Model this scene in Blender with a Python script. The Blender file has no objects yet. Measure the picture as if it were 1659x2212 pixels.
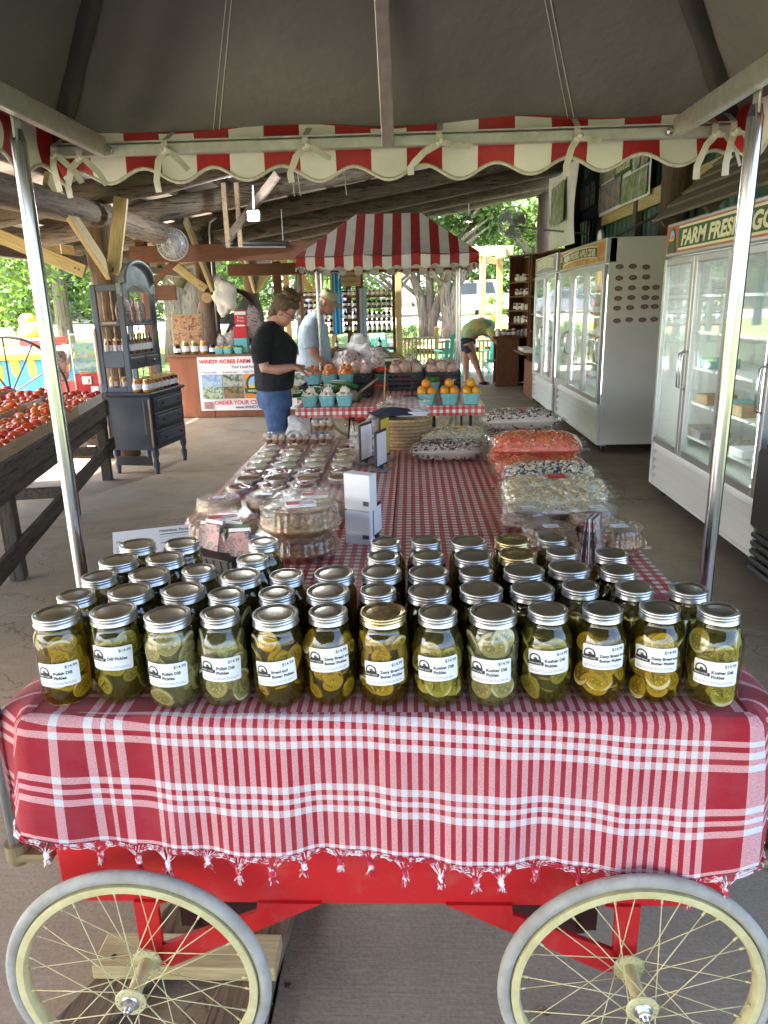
import bpy, bmesh, math, random
from mathutils import Vector, Matrix, Euler
PI = math.pi
R = math.radians
random.seed(7)
SC = bpy.context.scene
COL = SC.collection

# ------------------------------------------------------------------ camera
cam_data = bpy.data.cameras.new('camera')
cam_data.sensor_fit = 'VERTICAL'
cam_data.sensor_height = 24.0
cam_data.lens = 24.0 * 1570.0 / 2212.0
cam_data.clip_start = 0.05
cam_data.clip_end = 600.0
cam = bpy.data.objects.new('camera', cam_data)
COL.objects.link(cam)
_p, _r, _y = R(16.0), R(1.35), R(2.4)
_fw = Vector((-math.sin(_y) * math.cos(_p), math.cos(_y) * math.cos(_p), -math.sin(_p)))
_rt = Vector((math.cos(_y), math.sin(_y), 0))
_up = _rt.cross(_fw)
_rt2 = _rt * math.cos(_r) - _up * math.sin(_r)
_up2 = _up * math.cos(_r) + _rt * math.sin(_r)
cam.matrix_world = Matrix(((_rt2.x, _up2.x, -_fw.x, 0), (_rt2.y, _up2.y, -_fw.y, 0), (_rt2.z, _up2.z, -_fw.z, 1.65), (0, 0, 0, 1)))
SC.camera = cam

# ------------------------------------------------------------------ sky, sun, exposure
SUN_EL, SUN_AZ = R(50), R(-105)          # azimuth of the sun measured from +Y towards +X
world = bpy.data.worlds.new('World')
SC.world = world
world.use_nodes = True
_wn = world.node_tree.nodes
_wl = world.node_tree.links
_wn.clear()
_sky = _wn.new('ShaderNodeTexSky')
_sky.sky_type = 'NISHITA'
_sky.sun_disc = False
_sky.sun_elevation = SUN_EL
_sky.sun_rotation = SUN_AZ
_sky.air_density = .8
_sky.dust_density = 3.0
_sky.ozone_density = 1.0
_bg = _wn.new('ShaderNodeBackground')
_bg.inputs['Strength'].default_value = 0.15
_wo = _wn.new('ShaderNodeOutputWorld')
_wl.new(_sky.outputs[0], _bg.inputs[0])
_wl.new(_bg.outputs[0], _wo.inputs[0])
sun_data = bpy.data.lights.new('sun', 'SUN')
sun_data.energy = 5.0
sun_data.angle = R(0.6)
sun_data.color = (1.0, 0.97, 0.92)
sun = bpy.data.objects.new('sun', sun_data)
COL.objects.link(sun)
_sd = Vector((math.sin(SUN_AZ) * math.cos(SUN_EL), math.cos(SUN_AZ) * math.cos(SUN_EL), math.sin(SUN_EL)))
sun.rotation_euler = _sd.to_track_quat('Z', 'Y').to_euler()
sun.location = (0, 0, 30)
SC.view_settings.view_transform = 'Standard'
SC.view_settings.look = 'None'
SC.view_settings.gamma = 1.0
SC.view_settings.use_curve_mapping = False
SC.view_settings.exposure = 3.3
SC.render.engine = 'CYCLES'
SC.cycles.max_bounces = 12
SC.cycles.diffuse_bounces = 5
SC.cycles.glossy_bounces = 4
SC.cycles.transmission_bounces = 6
SC.cycles.transparent_max_bounces = 32
SC.cycles.use_denoising = True
SC.cycles.caustics_reflective = False
SC.cycles.caustics_refractive = False
SC.cycles.sample_clamp_indirect = 6.0

# ------------------------------------------------------------------ materials
MATS = {}
def nodes(name):
    m = bpy.data.materials.new(name)
    m.use_nodes = True
    nt = m.node_tree
    nt.nodes.clear()
    out = nt.nodes.new('ShaderNodeOutputMaterial')
    b = nt.nodes.new('ShaderNodeBsdfPrincipled')
    nt.links.new(b.outputs[0], out.inputs[0])
    MATS[name] = m
    return m, nt, b, out
def N(nt, t, **kw):
    n = nt.nodes.new(t)
    for k, v in kw.items():
        if k.startswith('i_'):
            n.inputs[int(k[2:])].default_value = v
        else:
            setattr(n, k, v)
    return n
def math_n(nt, op, a, b=None, c=None):
    n = nt.nodes.new('ShaderNodeMath')
    n.operation = op
    for i, v in enumerate((a, b, c)):
        if v is None:
            continue
        if isinstance(v, (int, float)):
            n.inputs[i].default_value = v
        else:
            nt.links.new(v, n.inputs[i])
    return n.outputs[0]
def mixc(nt, fac, a, b, blend='MIX'):
    n = nt.nodes.new('ShaderNodeMix')
    n.data_type = 'RGBA'
    n.blend_type = blend
    for s, v in ((0, fac), (6, a), (7, b)):
        if isinstance(v, (int, float)):
            n.inputs[s].default_value = v
        elif isinstance(v, (tuple, list)):
            n.inputs[s].default_value = (v[0], v[1], v[2], 1)
        else:
            nt.links.new(v, n.inputs[s])
    return n.outputs[2]
def ramp(nt, fac, stops, interp='LINEAR'):
    n = nt.nodes.new('ShaderNodeValToRGB')
    n.color_ramp.interpolation = interp
    e = n.color_ramp.elements
    while len(e) > 1:
        e.remove(e[0])
    for i, (p, c) in enumerate(stops):
        if isinstance(c, (int, float)):
            c = (c, c, c)
        k = e[0] if i == 0 else e.new(p)
        k.position = p
        k.color = (c[0], c[1], c[2], 1)
    nt.links.new(fac, n.inputs[0])
    return n.outputs[0]
def coords(nt, kind='Object', scale=(1, 1, 1), rot=(0, 0, 0)):
    t = nt.nodes.new('ShaderNodeTexCoord')
    mp = nt.nodes.new('ShaderNodeMapping')
    mp.inputs['Scale'].default_value = scale
    mp.inputs['Rotation'].default_value = rot
    nt.links.new(t.outputs[kind], mp.inputs[0])
    return mp.outputs[0]
def noise(nt, vec, scale, detail=4, rough=.55, dist=0):
    n = nt.nodes.new('ShaderNodeTexNoise')
    n.inputs['Scale'].default_value = scale
    n.inputs['Detail'].default_value = detail
    n.inputs['Roughness'].default_value = rough
    n.inputs['Distortion'].default_value = dist
    if vec is not None:
        nt.links.new(vec, n.inputs['Vector'])
    return n.outputs[0]
def bump(nt, b, h, strength=.3, dist=.01):
    n = nt.nodes.new('ShaderNodeBump')
    n.inputs['Strength'].default_value = strength
    n.inputs['Distance'].default_value = dist
    nt.links.new(h, n.inputs['Height'])
    nt.links.new(n.outputs[0], b.inputs['Normal'])
    return n
def obj_random(nt):
    return nt.nodes.new('ShaderNodeObjectInfo').outputs['Random']
def pm(name, col, rough=.6, metal=0., col2=None, ns=8., lo=.35, hi=.65, bs=0., bscale=60., bd=.005, spec=.5, trans=0., emit=0., ecol=None, coat=0., sss=0., stretch=(1, 1, 1), orand=0., kind='Object', alpha=1., rvar=0., sheen=0.):
    """general procedural material: two tones by noise, fine relief, variation from object to object"""
    m, nt, b, out = nodes(name)
    vec = coords(nt, kind, stretch)
    c = None
    if col2 is not None:
        f = ramp(nt, noise(nt, vec, ns, 5), [(lo, 0), (hi, 1)])
        c = mixc(nt, f, col, col2)
    if orand:
        hs = nt.nodes.new('ShaderNodeHueSaturation')
        rnd = obj_random(nt)
        nt.links.new(math_n(nt, 'MULTIPLY_ADD', rnd, orand, 1 - orand * .5), hs.inputs['Value'])
        rr = math_n(nt, 'FRACT', math_n(nt, 'MULTIPLY', rnd, 7.31))
        nt.links.new(math_n(nt, 'MULTIPLY_ADD', rr, orand * .08, .5 - orand * .04), hs.inputs['Hue'])
        if c is None:
            hs.inputs['Color'].default_value = (*col, 1)
        else:
            nt.links.new(c, hs.inputs['Color'])
        c = hs.outputs[0]
    if c is None:
        b.inputs['Base Color'].default_value = (*col, 1)
    else:
        nt.links.new(c, b.inputs['Base Color'])
    b.inputs['Roughness'].default_value = rough
    if rvar:
        nt.links.new(math_n(nt, 'MULTIPLY_ADD', noise(nt, vec, ns * 2.3, 4), rvar, rough - rvar * .5), b.inputs['Roughness'])
    b.inputs['Metallic'].default_value = metal
    b.inputs['Specular IOR Level'].default_value = spec
    b.inputs['Transmission Weight'].default_value = trans
    b.inputs['Coat Weight'].default_value = coat
    b.inputs['Alpha'].default_value = alpha
    if sheen:
        b.inputs['Sheen Weight'].default_value = sheen
    if sss:
        b.inputs['Subsurface Weight'].default_value = sss
        b.inputs['Subsurface Scale'].default_value = .02
    if emit:
        b.inputs['Emission Color'].default_value = (*(ecol or col), 1)
        b.inputs['Emission Strength'].default_value = emit
    if bs:
        bump(nt, b, noise(nt, vec, bscale, 4), bs, bd)
    return m
def wood(name, c1, c2, axis=0, scale=6., rough=.75, bs=.35, orand=.25, dark=None):
    """wood grain: noise drawn out along one axis, with darker streaks"""
    m, nt, b, out = nodes(name)
    st = [14., 14., 14.]
    st[axis] = .9
    tc = nt.nodes.new('ShaderNodeTexCoord')
    add = nt.nodes.new('ShaderNodeVectorMath')
    add.operation = 'ADD'
    nt.links.new(tc.outputs['Object'], add.inputs[0])
    rnd = obj_random(nt)
    cx = nt.nodes.new('ShaderNodeCombineXYZ')
    for i in range(3):
        nt.links.new(math_n(nt, 'MULTIPLY', rnd, 13.7 + 5 * i), cx.inputs[i])
    nt.links.new(cx.outputs[0], add.inputs[1])
    mp = nt.nodes.new('ShaderNodeMapping')
    mp.inputs['Scale'].default_value = st
    nt.links.new(add.outputs[0], mp.inputs[0])
    f = noise(nt, mp.outputs[0], scale * .35, 6, .65, .6)
    c = mixc(nt, ramp(nt, f, [(.36, 0), (.62, 1)]), c1, c2)
    f3 = noise(nt, mp.outputs[0], scale * 1.3, 4, .7, .3)
    c = mixc(nt, ramp(nt, f3, [(.42, .45), (.6, 0)]), c, tuple(q * .55 for q in c1))
    if dark:
        f2 = noise(nt, mp.outputs[0], scale * .5, 4, .7, 1.0)
        c = mixc(nt, ramp(nt, f2, [(.53, 0), (.60, 1)]), c, dark)
    hs = nt.nodes.new('ShaderNodeHueSaturation')
    nt.links.new(math_n(nt, 'MULTIPLY_ADD', rnd, orand, 1 - orand * .5), hs.inputs['Value'])
    nt.links.new(c, hs.inputs['Color'])
    nt.links.new(hs.outputs[0], b.inputs['Base Color'])
    b.inputs['Roughness'].default_value = rough
    b.inputs['Specular IOR Level'].default_value = .3
    bump(nt, b, f, bs, .006)
    return m
def clear_film(name, tint=(1, 1, 1), gloss=.9, rough=.03, base=.06, ior=1.45, wrinkle=0., wscale=30., haze=0.):
    """thin clear glass or plastic: see-through with fresnel reflections"""
    m, nt, b, out = nodes(name)
    nt.nodes.remove(b)
    tr = N(nt, 'ShaderNodeBsdfTransparent')
    tr.inputs[0].default_value = (*tint, 1)
    gl = N(nt, 'ShaderNodeBsdfGlossy')
    gl.inputs['Roughness'].default_value = rough
    gl.inputs[0].default_value = (gloss, gloss, gloss, 1)
    fr = N(nt, 'ShaderNodeLayerWeight')
    fr.inputs[0].default_value = .5
    f0 = ((ior - 1) / (ior + 1)) ** 2
    mx = N(nt, 'ShaderNodeMixShader')
    fac = math_n(nt, 'MULTIPLY_ADD', math_n(nt, 'POWER', fr.outputs['Facing'], 5.), 1 - f0, f0 + base)
    fac.node.use_clamp = True
    nt.links.new(fac, mx.inputs[0])
    base_sh = tr.outputs[0]
    if haze:
        df = N(nt, 'ShaderNodeBsdfDiffuse')
        df.inputs[0].default_value = (.85, .85, .85, 1)
        m2 = N(nt, 'ShaderNodeMixShader')
        m2.inputs[0].default_value = haze
        nt.links.new(base_sh, m2.inputs[1])
        nt.links.new(df.outputs[0], m2.inputs[2])
        base_sh = m2.outputs[0]
    nt.links.new(base_sh, mx.inputs[1])
    nt.links.new(gl.outputs[0], mx.inputs[2])
    nt.links.new(mx.outputs[0], out.inputs[0])
    if wrinkle:
        bn = N(nt, 'ShaderNodeBump')
        bn.inputs['Strength'].default_value = wrinkle
        bn.inputs['Distance'].default_value = .02
        nt.links.new(noise(nt, coords(nt, 'Object'), wscale, 3, .6, 1.), bn.inputs['Height'])
        nt.links.new(bn.outputs[0], gl.inputs['Normal'])
        nt.links.new(bn.outputs[0], fr.inputs['Normal'])
    return m

# ------------------------------------------------------------------ mesh builder
class MB:
    def __init__(s):
        s.v, s.f, s.uv, s.mi = [], [], {}, []
        s.cur = 0
    def add(s, vs, fs, uvs=None):
        o = len(s.v)
        s.v += [Vector(v) for v in vs]
        for k, f in enumerate(fs):
            if uvs is not None:
                s.uv[len(s.f)] = [uvs[i] for i in f]
            s.f.append([i + o for i in f])
            s.mi.append(s.cur)
        return s
    def box(s, c, d, rot=None, ch=0.):
        """box of size d about c, edges chamfered by ch"""
        x, y, z = d[0] / 2, d[1] / 2, d[2] / 2
        vs, fs = [], []
        if ch <= 0:
            vs = [(sx * x, sy * y, sz * z) for sx in (-1, 1) for sy in (-1, 1) for sz in (-1, 1)]
            fs = [(0, 1, 3, 2), (4, 6, 7, 5), (0, 4, 5, 1), (2, 3, 7, 6), (0, 2, 6, 4), (1, 5, 7, 3)]
        else:
            ch = min(ch, x * .9, y * .9, z * .9)
            idx = {}
            for sx in (-1, 1):
                for sy in (-1, 1):
                    for sz in (-1, 1):
                        for a in range(3):
                            p = [sx * (x - ch), sy * (y - ch), sz * (z - ch)]
                            p[a] = (sx * x, sy * y, sz * z)[a]
                            idx[sx, sy, sz, a] = len(vs)
                            vs.append(p)
            for a in range(3):
                b, c2 = (a + 1) % 3, (a + 2) % 3
                for sa in (-1, 1):
                    q = []
                    for sb, scc in ((-1, -1), (1, -1), (1, 1), (-1, 1)):
                        k = [0, 0, 0]
                        k[a], k[b], k[c2] = sa, sb, scc
                        q.append(idx[k[0], k[1], k[2], a])
                    fs.append(q if sa > 0 else q[::-1])
                for sb in (-1, 1):
                    for scc in (-1, 1):
                        q = []
                        for sa, ax in ((-1, b), (1, b), (1, c2), (-1, c2)):
                            k = [0, 0, 0]
                            k[a], k[b], k[c2] = sa, sb, scc
                            q.append(idx[k[0], k[1], k[2], ax])
                        fs.append(q if sb * scc > 0 else q[::-1])
            for sx in (-1, 1):
                for sy in (-1, 1):
                    for sz in (-1, 1):
                        q = [idx[sx, sy, sz, a] for a in range(3)]
                        fs.append(q if sx * sy * sz > 0 else q[::-1])
        M = Matrix.Translation(c)
        if rot is not None:
            M = M @ (rot.to_4x4() if isinstance(rot, Matrix) else Euler(rot).to_matrix().to_4x4())
        return s.add([M @ Vector(v) for v in vs], fs)
    def bar(s, p0, p1, w, h, ch=0., upv=(0, 0, 1)):
        """rectangular bar from p0 to p1; w across, h along upv"""
        p0, p1 = Vector(p0), Vector(p1)
        d = p1 - p0
        L = d.length
        d.normalize()
        u = Vector(upv)
        if abs(d.dot(u)) > .98:
            u = Vector((0, 1, 0))
        r = d.cross(u).normalized()
        u = r.cross(d)
        rot = Matrix((d, r, u)).transposed()
        if rot.determinant() < 0:
            rot = Matrix((d, -r, u)).transposed()
        return s.box((p0 + p1) / 2, (L, w, h), rot, ch)
    def ring_surface(s, rings, cap0=True, cap1=True, closed=True, loop=False):
        n = len(rings[0])
        vs = [p for r in rings for p in r]
        fs = []
        m = len(rings)
        for i in range(m if loop else m - 1):
            i2 = (i + 1) % m
            for j in range(n if closed else n - 1):
                j2 = (j + 1) % n
                fs.append((i * n + j, i * n + j2, i2 * n + j2, i2 * n + j))
        if not loop:
            if cap0:
                fs.append(tuple(range(n))[::-1])
            if cap1:
                fs.append(tuple(range((m - 1) * n, m * n)))
        return s.add(vs, fs)
    def tube(s, path, r, n=8, caps=True, loop=False, squash=1.):
        path = [Vector(p) for p in path]
        m = len(path)
        rr = r if isinstance(r, (list, tuple)) else [r] * m
        rings = []
        prev = None
        for i, p in enumerate(path):
            if loop:
                d = path[(i + 1) % m] - path[i - 1]
            else:
                d = path[min(i + 1, m - 1)] - path[max(i - 1, 0)]
            if d.length < 1e-9:
                d = Vector((0, 0, 1))
            d.normalize()
            if prev is None:
                a = Vector((0, 0, 1)) if abs(d.z) < .9 else Vector((0, 1, 0))
                u = d.cross(a).normalized()
            else:
                u = prev - d * prev.dot(d)
                if u.length < 1e-6:
                    u = d.cross(Vector((0, 0, 1)))
                u.normalize()
            prev = u
            w = d.cross(u)
            rings.append([p + (u * math.cos(2 * PI * k / n) + w * math.sin(2 * PI * k / n) * squash) * rr[i] for k in range(n)])
        return s.ring_surface(rings, caps, caps, loop=loop)
    def lathe(s, prof, n=24, c=(0, 0, 0), caps=True, uv=False, axis='Z'):
        """profile of (radius, height) turned about the axis"""
        rings = []
        c = Vector(c)
        for r, z in prof:
            ring = []
            for k in range(n):
                a = 2 * PI * k / n
                if axis == 'Z':
                    q = Vector((r * math.cos(a), r * math.sin(a), z))
                elif axis == 'Y':
                    q = Vector((r * math.cos(a), z, -r * math.sin(a)))
                else:
                    q = Vector((z, r * math.cos(a), r * math.sin(a)))
                ring.append(c + q)
            rings.append(ring)
        return s.ring_surface(rings, caps and prof[0][0] > 1e-6, caps and prof[-1][0] > 1e-6)
    def grid(s, fn, nu, nv, uvfn=None, closed_u=False):
        vs, uvs, fs = [], [], []
        for j in range(nv + 1):
            for i in range(nu + 1):
                u, v = i / nu, j / nv
                vs.append(fn(u, v))
                uvs.append(uvfn(u, v) if uvfn else (u, v))
        for j in range(nv):
            for i in range(nu):
                a = j * (nu + 1) + i
                fs.append((a, a + 1, a + nu + 2, a + nu + 1))
        return s.add(vs, fs, uvs)
    def prism(s, outline, axis, a0, a1):
        """closed outline of 2-D points extruded along an axis from a0 to a1"""
        n = len(outline)
        def P(p, a):
            if axis == 'X':
                return (a, p[0], p[1])
            if axis == 'Y':
                return (p[0], a, p[1])
            return (p[0], p[1], a)
        vs = [P(p, a0) for p in outline] + [P(p, a1) for p in outline]
        fs = [tuple(range(n))[::-1], tuple(range(n, 2 * n))]
        fs += [(i, (i + 1) % n, n + (i + 1) % n, n + i) for i in range(n)]
        return s.add(vs, fs)
    def ball(s, c, r, nu=12, nv=8, sq=(1, 1, 1)):
        rings = []
        c = Vector(c)
        for j in range(1, nv):
            t = PI * j / nv
            rings.append([c + Vector((r * sq[0] * math.sin(t) * math.cos(2 * PI * k / nu), r * sq[1] * math.sin(t) * math.sin(2 * PI * k / nu), -r * sq[2] * math.cos(t))) for k in range(nu)])
        return s.ring_surface(rings)
    def mesh(s, name='mesh', smooth=False):
        me = bpy.data.meshes.new(name)
        me.from_pydata([tuple(v) for v in s.v], [], s.f)
        if s.uv:
            ul = me.uv_layers.new(name='UVMap')
            li = 0
            for fi, f in enumerate(s.f):
                u = s.uv.get(fi)
                for k in range(len(f)):
                    ul.data[li].uv = u[k] if u else (0, 0)
                    li += 1
        if any(s.mi):
            me.polygons.foreach_set('material_index', s.mi)
        if smooth:
            me.polygons.foreach_set('use_smooth', [True] * len(me.polygons))
        me.update()
        bm = bmesh.new()
        bm.from_mesh(me)
        bmesh.ops.recalc_face_normals(bm, faces=bm.faces)
        bm.to_mesh(me)
        bm.free()
        return me
    def build(s, name, mat, parent=None, smooth=False, auto=None, loc=None):
        me = s.mesh(name, smooth)
        return put(name, me, mat, parent, loc, auto)
def put(name, me, mat=None, parent=None, loc=None, auto=None, rot=None, scale=None):
    o = bpy.data.objects.new(name, me)
    COL.objects.link(o)
    if mat is not None and not me.materials:
        for m in (mat if isinstance(mat, (list, tuple)) else [mat]):
            me.materials.append(MATS[m] if isinstance(m, str) else m)
    if parent is not None:
        o.parent = parent
    if loc is not None:
        o.location = loc
    if rot is not None:
        o.rotation_euler = rot
    if scale is not None:
        o.scale = scale if isinstance(scale, (tuple, list)) else (scale,) * 3
    if auto:
        sharp(me, auto)
    return o
def sharp(me, deg=35):
    """smooth shading with hard edges past an angle"""
    bm = bmesh.new()
    bm.from_mesh(me)
    lim = R(deg)
    for f in bm.faces:
        f.smooth = True
    for e in bm.edges:
        if len(e.link_faces) == 2:
            e.smooth = e.calc_face_angle(0) < lim
    bm.to_mesh(me)
    bm.free()
def tag(o, label=None, cat=None, group=None, kind=None):
    if label:
        o['label'] = label
    if cat:
        o['category'] = cat
    if group:
        o['group'] = group
    if kind:
        o['kind'] = kind
    return o
def thing(name, label, cat, loc=(0, 0, 0), rz=0., group=None):
    o = bpy.data.objects.new(name, None)
    COL.objects.link(o)
    o.empty_display_size = .1
    o.location = loc
    o.rotation_euler = (0, 0, rz)
    return tag(o, label, cat, group)
def struct(name, mb, mat, smooth=False, auto=None):
    o = mb.build(name, mat, None, smooth, auto)
    o['kind'] = 'structure'
    return o
def copy_tree(root, loc=None, rz=None, label=None, group=None, parent=None, scale=None):
    c = root.copy()
    COL.objects.link(c)
    c.parent = parent
    c.matrix_parent_inverse = root.matrix_parent_inverse.copy()
    if loc is not None:
        c.location = loc
    if rz is not None:
        c.rotation_euler = (0, 0, rz)
    if scale is not None:
        c.scale = (scale,) * 3
    if label:
        c['label'] = label
    if group:
        c['group'] = group
    for ch in list(root.children):
        k = copy_tree(ch, parent=c)
    return c
# text as mesh
_txt = {}
def text_mesh(body, size, align='LEFT', bold=0., italic=0., sx=1.):
    key = (body, size, align, bold, italic, sx)
    if key in _txt:
        return _txt[key]
    cu = bpy.data.curves.new('lettering', 'FONT')
    cu.body = body
    cu.size = size
    cu.align_x = align
    cu.offset = bold
    cu.shear = italic
    cu.resolution_u = 3
    ob = bpy.data.objects.new('lettering', cu)
    COL.objects.link(ob)
    dg = bpy.context.evaluated_depsgraph_get()
    me = bpy.data.meshes.new_from_object(ob.evaluated_get(dg))
    bpy.data.objects.remove(ob)
    bpy.data.curves.remove(cu)
    me.materials.clear()
    if sx != 1.:
        for v in me.vertices:
            v.co.x *= sx
    _txt[key] = me
    return me
def text_on(mb, body, size, fn, align='LEFT', bold=0., italic=0., sx=1., at=(0, 0)):
    """add lettering to a builder, each vertex carried by fn(x, y) -> 3-D point"""
    me = text_mesh(body, size, align, bold, italic, sx)
    mb.add([fn(v.co.x + at[0], v.co.y + at[1]) for v in me.vertices], [tuple(p.vertices) for p in me.polygons])
    return mb
def jit(a):
    return random.uniform(-a, a)
# ------------------------------------------------------------------ the materials of the place
pm('aluminium', (.66, .65, .63), .36, .75, (.54, .53, .51), 30, bs=.05, bscale=80, rvar=.25)
pm('chrome_tube', (.5, .5, .51), .2, 1., (.36, .36, .375), 14, stretch=(8, 8, .6), rvar=.12)
pm('steel', (.7, .7, .7), .25, 1.)
pm('lid_silver', (.6, .59, .57), .34, 1., (.42, .41, .39), 40, rvar=.16, orand=.2)
pm('lid_disc', (.56, .5, .38), .34, 1., (.47, .45, .4), 25, rvar=.2, orand=.3)
pm('lid_gold', (.72, .57, .3), .27, 1., (.6, .47, .24), 25, rvar=.15)
def worn_paint(name, base, dark, scratch):
    m, nt, b, out = nodes(name)
    v = coords(nt, 'Object')
    c = mixc(nt, ramp(nt, noise(nt, v, 3.5, 5), [(.3, 0), (.75, 1)]), base, dark)
    s1 = noise(nt, coords(nt, 'Object', (3, 3, 70), (0, .5, 0)), 1.6, 4, .7, .6)
    s2 = noise(nt, coords(nt, 'Object', (60, 3, 3), (0, -.35, 0)), 1.4, 4, .7, .6)
    sc = math_n(nt, 'MAXIMUM', ramp(nt, s1, [(.70, 0), (.74, .5)]), ramp(nt, s2, [(.71, 0), (.75, .45)]))
    c = mixc(nt, sc, c, scratch)
    dust = ramp(nt, noise(nt, v, 11, 5, .7), [(.52, 0), (.78, .35)])
    c = mixc(nt, dust, c, (.36, .17, .13))
    nt.links.new(c, b.inputs['Base Color'])
    nt.links.new(math_n(nt, 'MULTIPLY_ADD', noise(nt, v, 7, 4), .35, .28), b.inputs['Roughness'])
    bump(nt, b, noise(nt, v, 9, 3), .15, .01)
worn_paint('cart_red', (.55, .011, .015), (.44, .012, .014), (.62, .2, .18))
pm('cart_dark', (.05, .012, .012), .5)
pm('cream_paint', (.62, .56, .3), .42, 0, (.5, .44, .22), 30, rvar=.2, bs=.05)
pm('tyre', (.4, .385, .34), .8, 0, (.29, .275, .24), 22, .35, .7, bs=.4, bscale=120)
pm('bracket_bronze', (.3, .24, .13), .45, .6)
pm('canopy_under', (.205, .206, .206), .8, 0, (.15, .15, .15), 2.2, .3, .75, bs=.35, bscale=5, bd=.05)
pm('canopy_red', (.42, .018, .025), .6, 0, (.33, .014, .02), 9, bs=.1, bscale=60)
pm('canopy_white', (.82, .79, .83), .6, 0, (.69, .66, .68), 7, .45, .8, bs=.1, bscale=60)
pm('trim_white', (.68, .66, .62), .85, 0, (.52, .5, .46), 60, bs=.5, bscale=200)
pm('strap', (.7, .67, .66), .85, 0, (.58, .55, .53), 25, bs=.4, bscale=150)
pm('thread', (.8, .78, .74), .8)
pm('fringe', (.82, .74, .74), .9, 0, (.5, .03, .06), 60, .46, .54)
pm('fringe_red', (.5, .03, .06), .9, 0, (.75, .6, .6), 60, .5, .56)
pm('lens_dark', (.02, .02, .02), .3)
pm('black_metal', (.025, .025, .027), .45, .3)
pm('black_plastic', (.03, .03, .033), .5, 0, (.02, .02, .022), 20)
pm('white_plastic', (.8, .8, .79), .35)
pm('white_paper', (.82, .82, .82), .55)
pm('label_paper', (.84, .84, .86), .45)
pm('ink', (.02, .02, .02), .6)
pm('ink_grey', (.09, .09, .09), .6)
pm('ink_red', (.62, .03, .03), .6)
pm('ink_navy', (.03, .05, .16), .6)
pm('ink_yellow', (.8, .55, .05), .6)
pm('ink_green', (.028, .09, .02), .6)
pm('ink_cream', (.85, .8, .55), .6)
pm('ink_sky', (.3, .5, .75), .6)
pm('ink_orange', (.75, .25, .03), .6)
pm('cardboard', (.42, .29, .17), .85, 0, (.36, .25, .14), 6, bs=.1)
pm('tray_white', (.62, .58, .52), .8, 0, (.5, .44, .36), 5)
pm('teal_pulp', (.2, .5, .5), .85, 0, (.16, .42, .43), 30, bs=.4, bscale=120, orand=.2)
pm('tomato', (.5, .035, .012), .2, 0, (.62, .10, .02), 1.6, .4, .7, orand=.35, coat=.3)
pm('tomato_orange', (.68, .13, .02), .2, 0, (.6, .07, .015), 1.6, .4, .7, orand=.3, coat=.3)
pm('orange_peel', (.78, .36, .03), .38, 0, (.72, .28, .02), 3, bs=.3, bscale=120, orand=.2)
pm('apricot', (.7, .28, .07), .5, 0, (.6, .14, .05), 1.7, orand=.35)
pm('garlic', (.78, .73, .62), .6, 0, (.62, .5, .45), 5, .5, .8, orand=.12)
pm('cucumber', (.03, .10, .02), .4, 0, (.06, .17, .03), 5, stretch=(6, 6, 1), orand=.3)
pm('green_veg', (.09, .2, .03), .5, 0, (.05, .13, .02), 8, orand=.3)
pm('stem_green', (.08, .16, .03), .6)
pm('yellow_veg', (.8, .5, .03), .45, orand=.3)
pm('skin', (.62, .34, .25), .5, 0, (.55, .27, .2), 6, sss=.15)
pm('skin_tan', (.5, .25, .17), .5, 0, (.42, .2, .14), 6, sss=.1)
pm('hair', (.06, .034, .018), .6, 0, (.19, .115, .055), 40, stretch=(3, 3, .6), bs=.8, bscale=160)
pm('hair_grey', (.3, .27, .24), .6, bs=.6, bscale=120)
pm('shirt_black', (.009, .009, .011), .9, 0, (.016, .016, .018), 20, bs=.7, bscale=8, bd=.04)
pm('denim', (.05, .10, .22), .85, 0, (.10, .17, .32), 12, .35, .75, bs=.7, bscale=11, bd=.03)
pm('shirt_blue', (.5, .6, .7), .85, 0, (.42, .52, .63), 8, bs=.7, bscale=8, bd=.04)
pm('shorts_navy', (.03, .045, .075), .85, bs=.3, bscale=20)
pm('cap_tan', (.5, .43, .31), .85)
pm('bag_film_white', (.85, .83, .82), .4, 0, (.7, .66, .66), 9, alpha=.72, bs=.6, bscale=18, bd=.03)
pm('crate_black', (.018, .018, .02), .5)
pm('fridge_white', (.8, .8, .8), .38, 0, (.75, .75, .75), 3)
pm('fridge_grey', (.5, .51, .52), .35, .55)
pm('fridge_inner', (.74, .77, .74), .4)
pm('louver', (.78, .78, .77), .4)
pm('appliance_grey', (.07, .075, .085), .4, .3)
pm('green_wall', (.02, .075, .05), .5, 0, (.03, .09, .06), 2, bs=.05)
pm('roof_metal', (.62, .62, .61), .4, .3, (.5, .5, .49), 4, rvar=.2)
pm('hutch_blue', (.055, .07, .095), .6, 0, (.075, .09, .12), 4, bs=.15, bscale=30)
pm('hutch_dark', (.025, .03, .038), .6, 0, (.045, .05, .055), 14)
pm('hutch_wear', (.45, .32, .2), .8)
pm('pergola_brown', (.15, .055, .028), .7, 0, (.11, .04, .02), 6, stretch=(1, 8, 8), bs=.2)
pm('shelf_brown', (.20, .075, .028), .6, 0, (.14, .05, .02), 5, stretch=(6, 6, 1), bs=.2)
pm('counter_brown', (.26, .088, .035), .6, 0, (.19, .06, .024), 4, stretch=(1.5, 1, .4), bs=.1)
pm('green_chair', (.18, .62, .45), .5)
pm('jar_lid_white', (.75, .75, .73), .4)
pm('jam_dark', (.03, .008, .008), .15, coat=.5)
pm('jam_red', (.25, .02, .015), .15, coat=.5)
pm('honey', (.55, .22, .02), .15, coat=.5, orand=.3)
pm('salsa', (.35, .1, .02), .3, 0, (.2, .16, .03), 30, orand=.5)
pm('pickle_far', (.2, .19, .03), .2, 0, (.1, .1, .015), 20, coat=.5)
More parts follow.
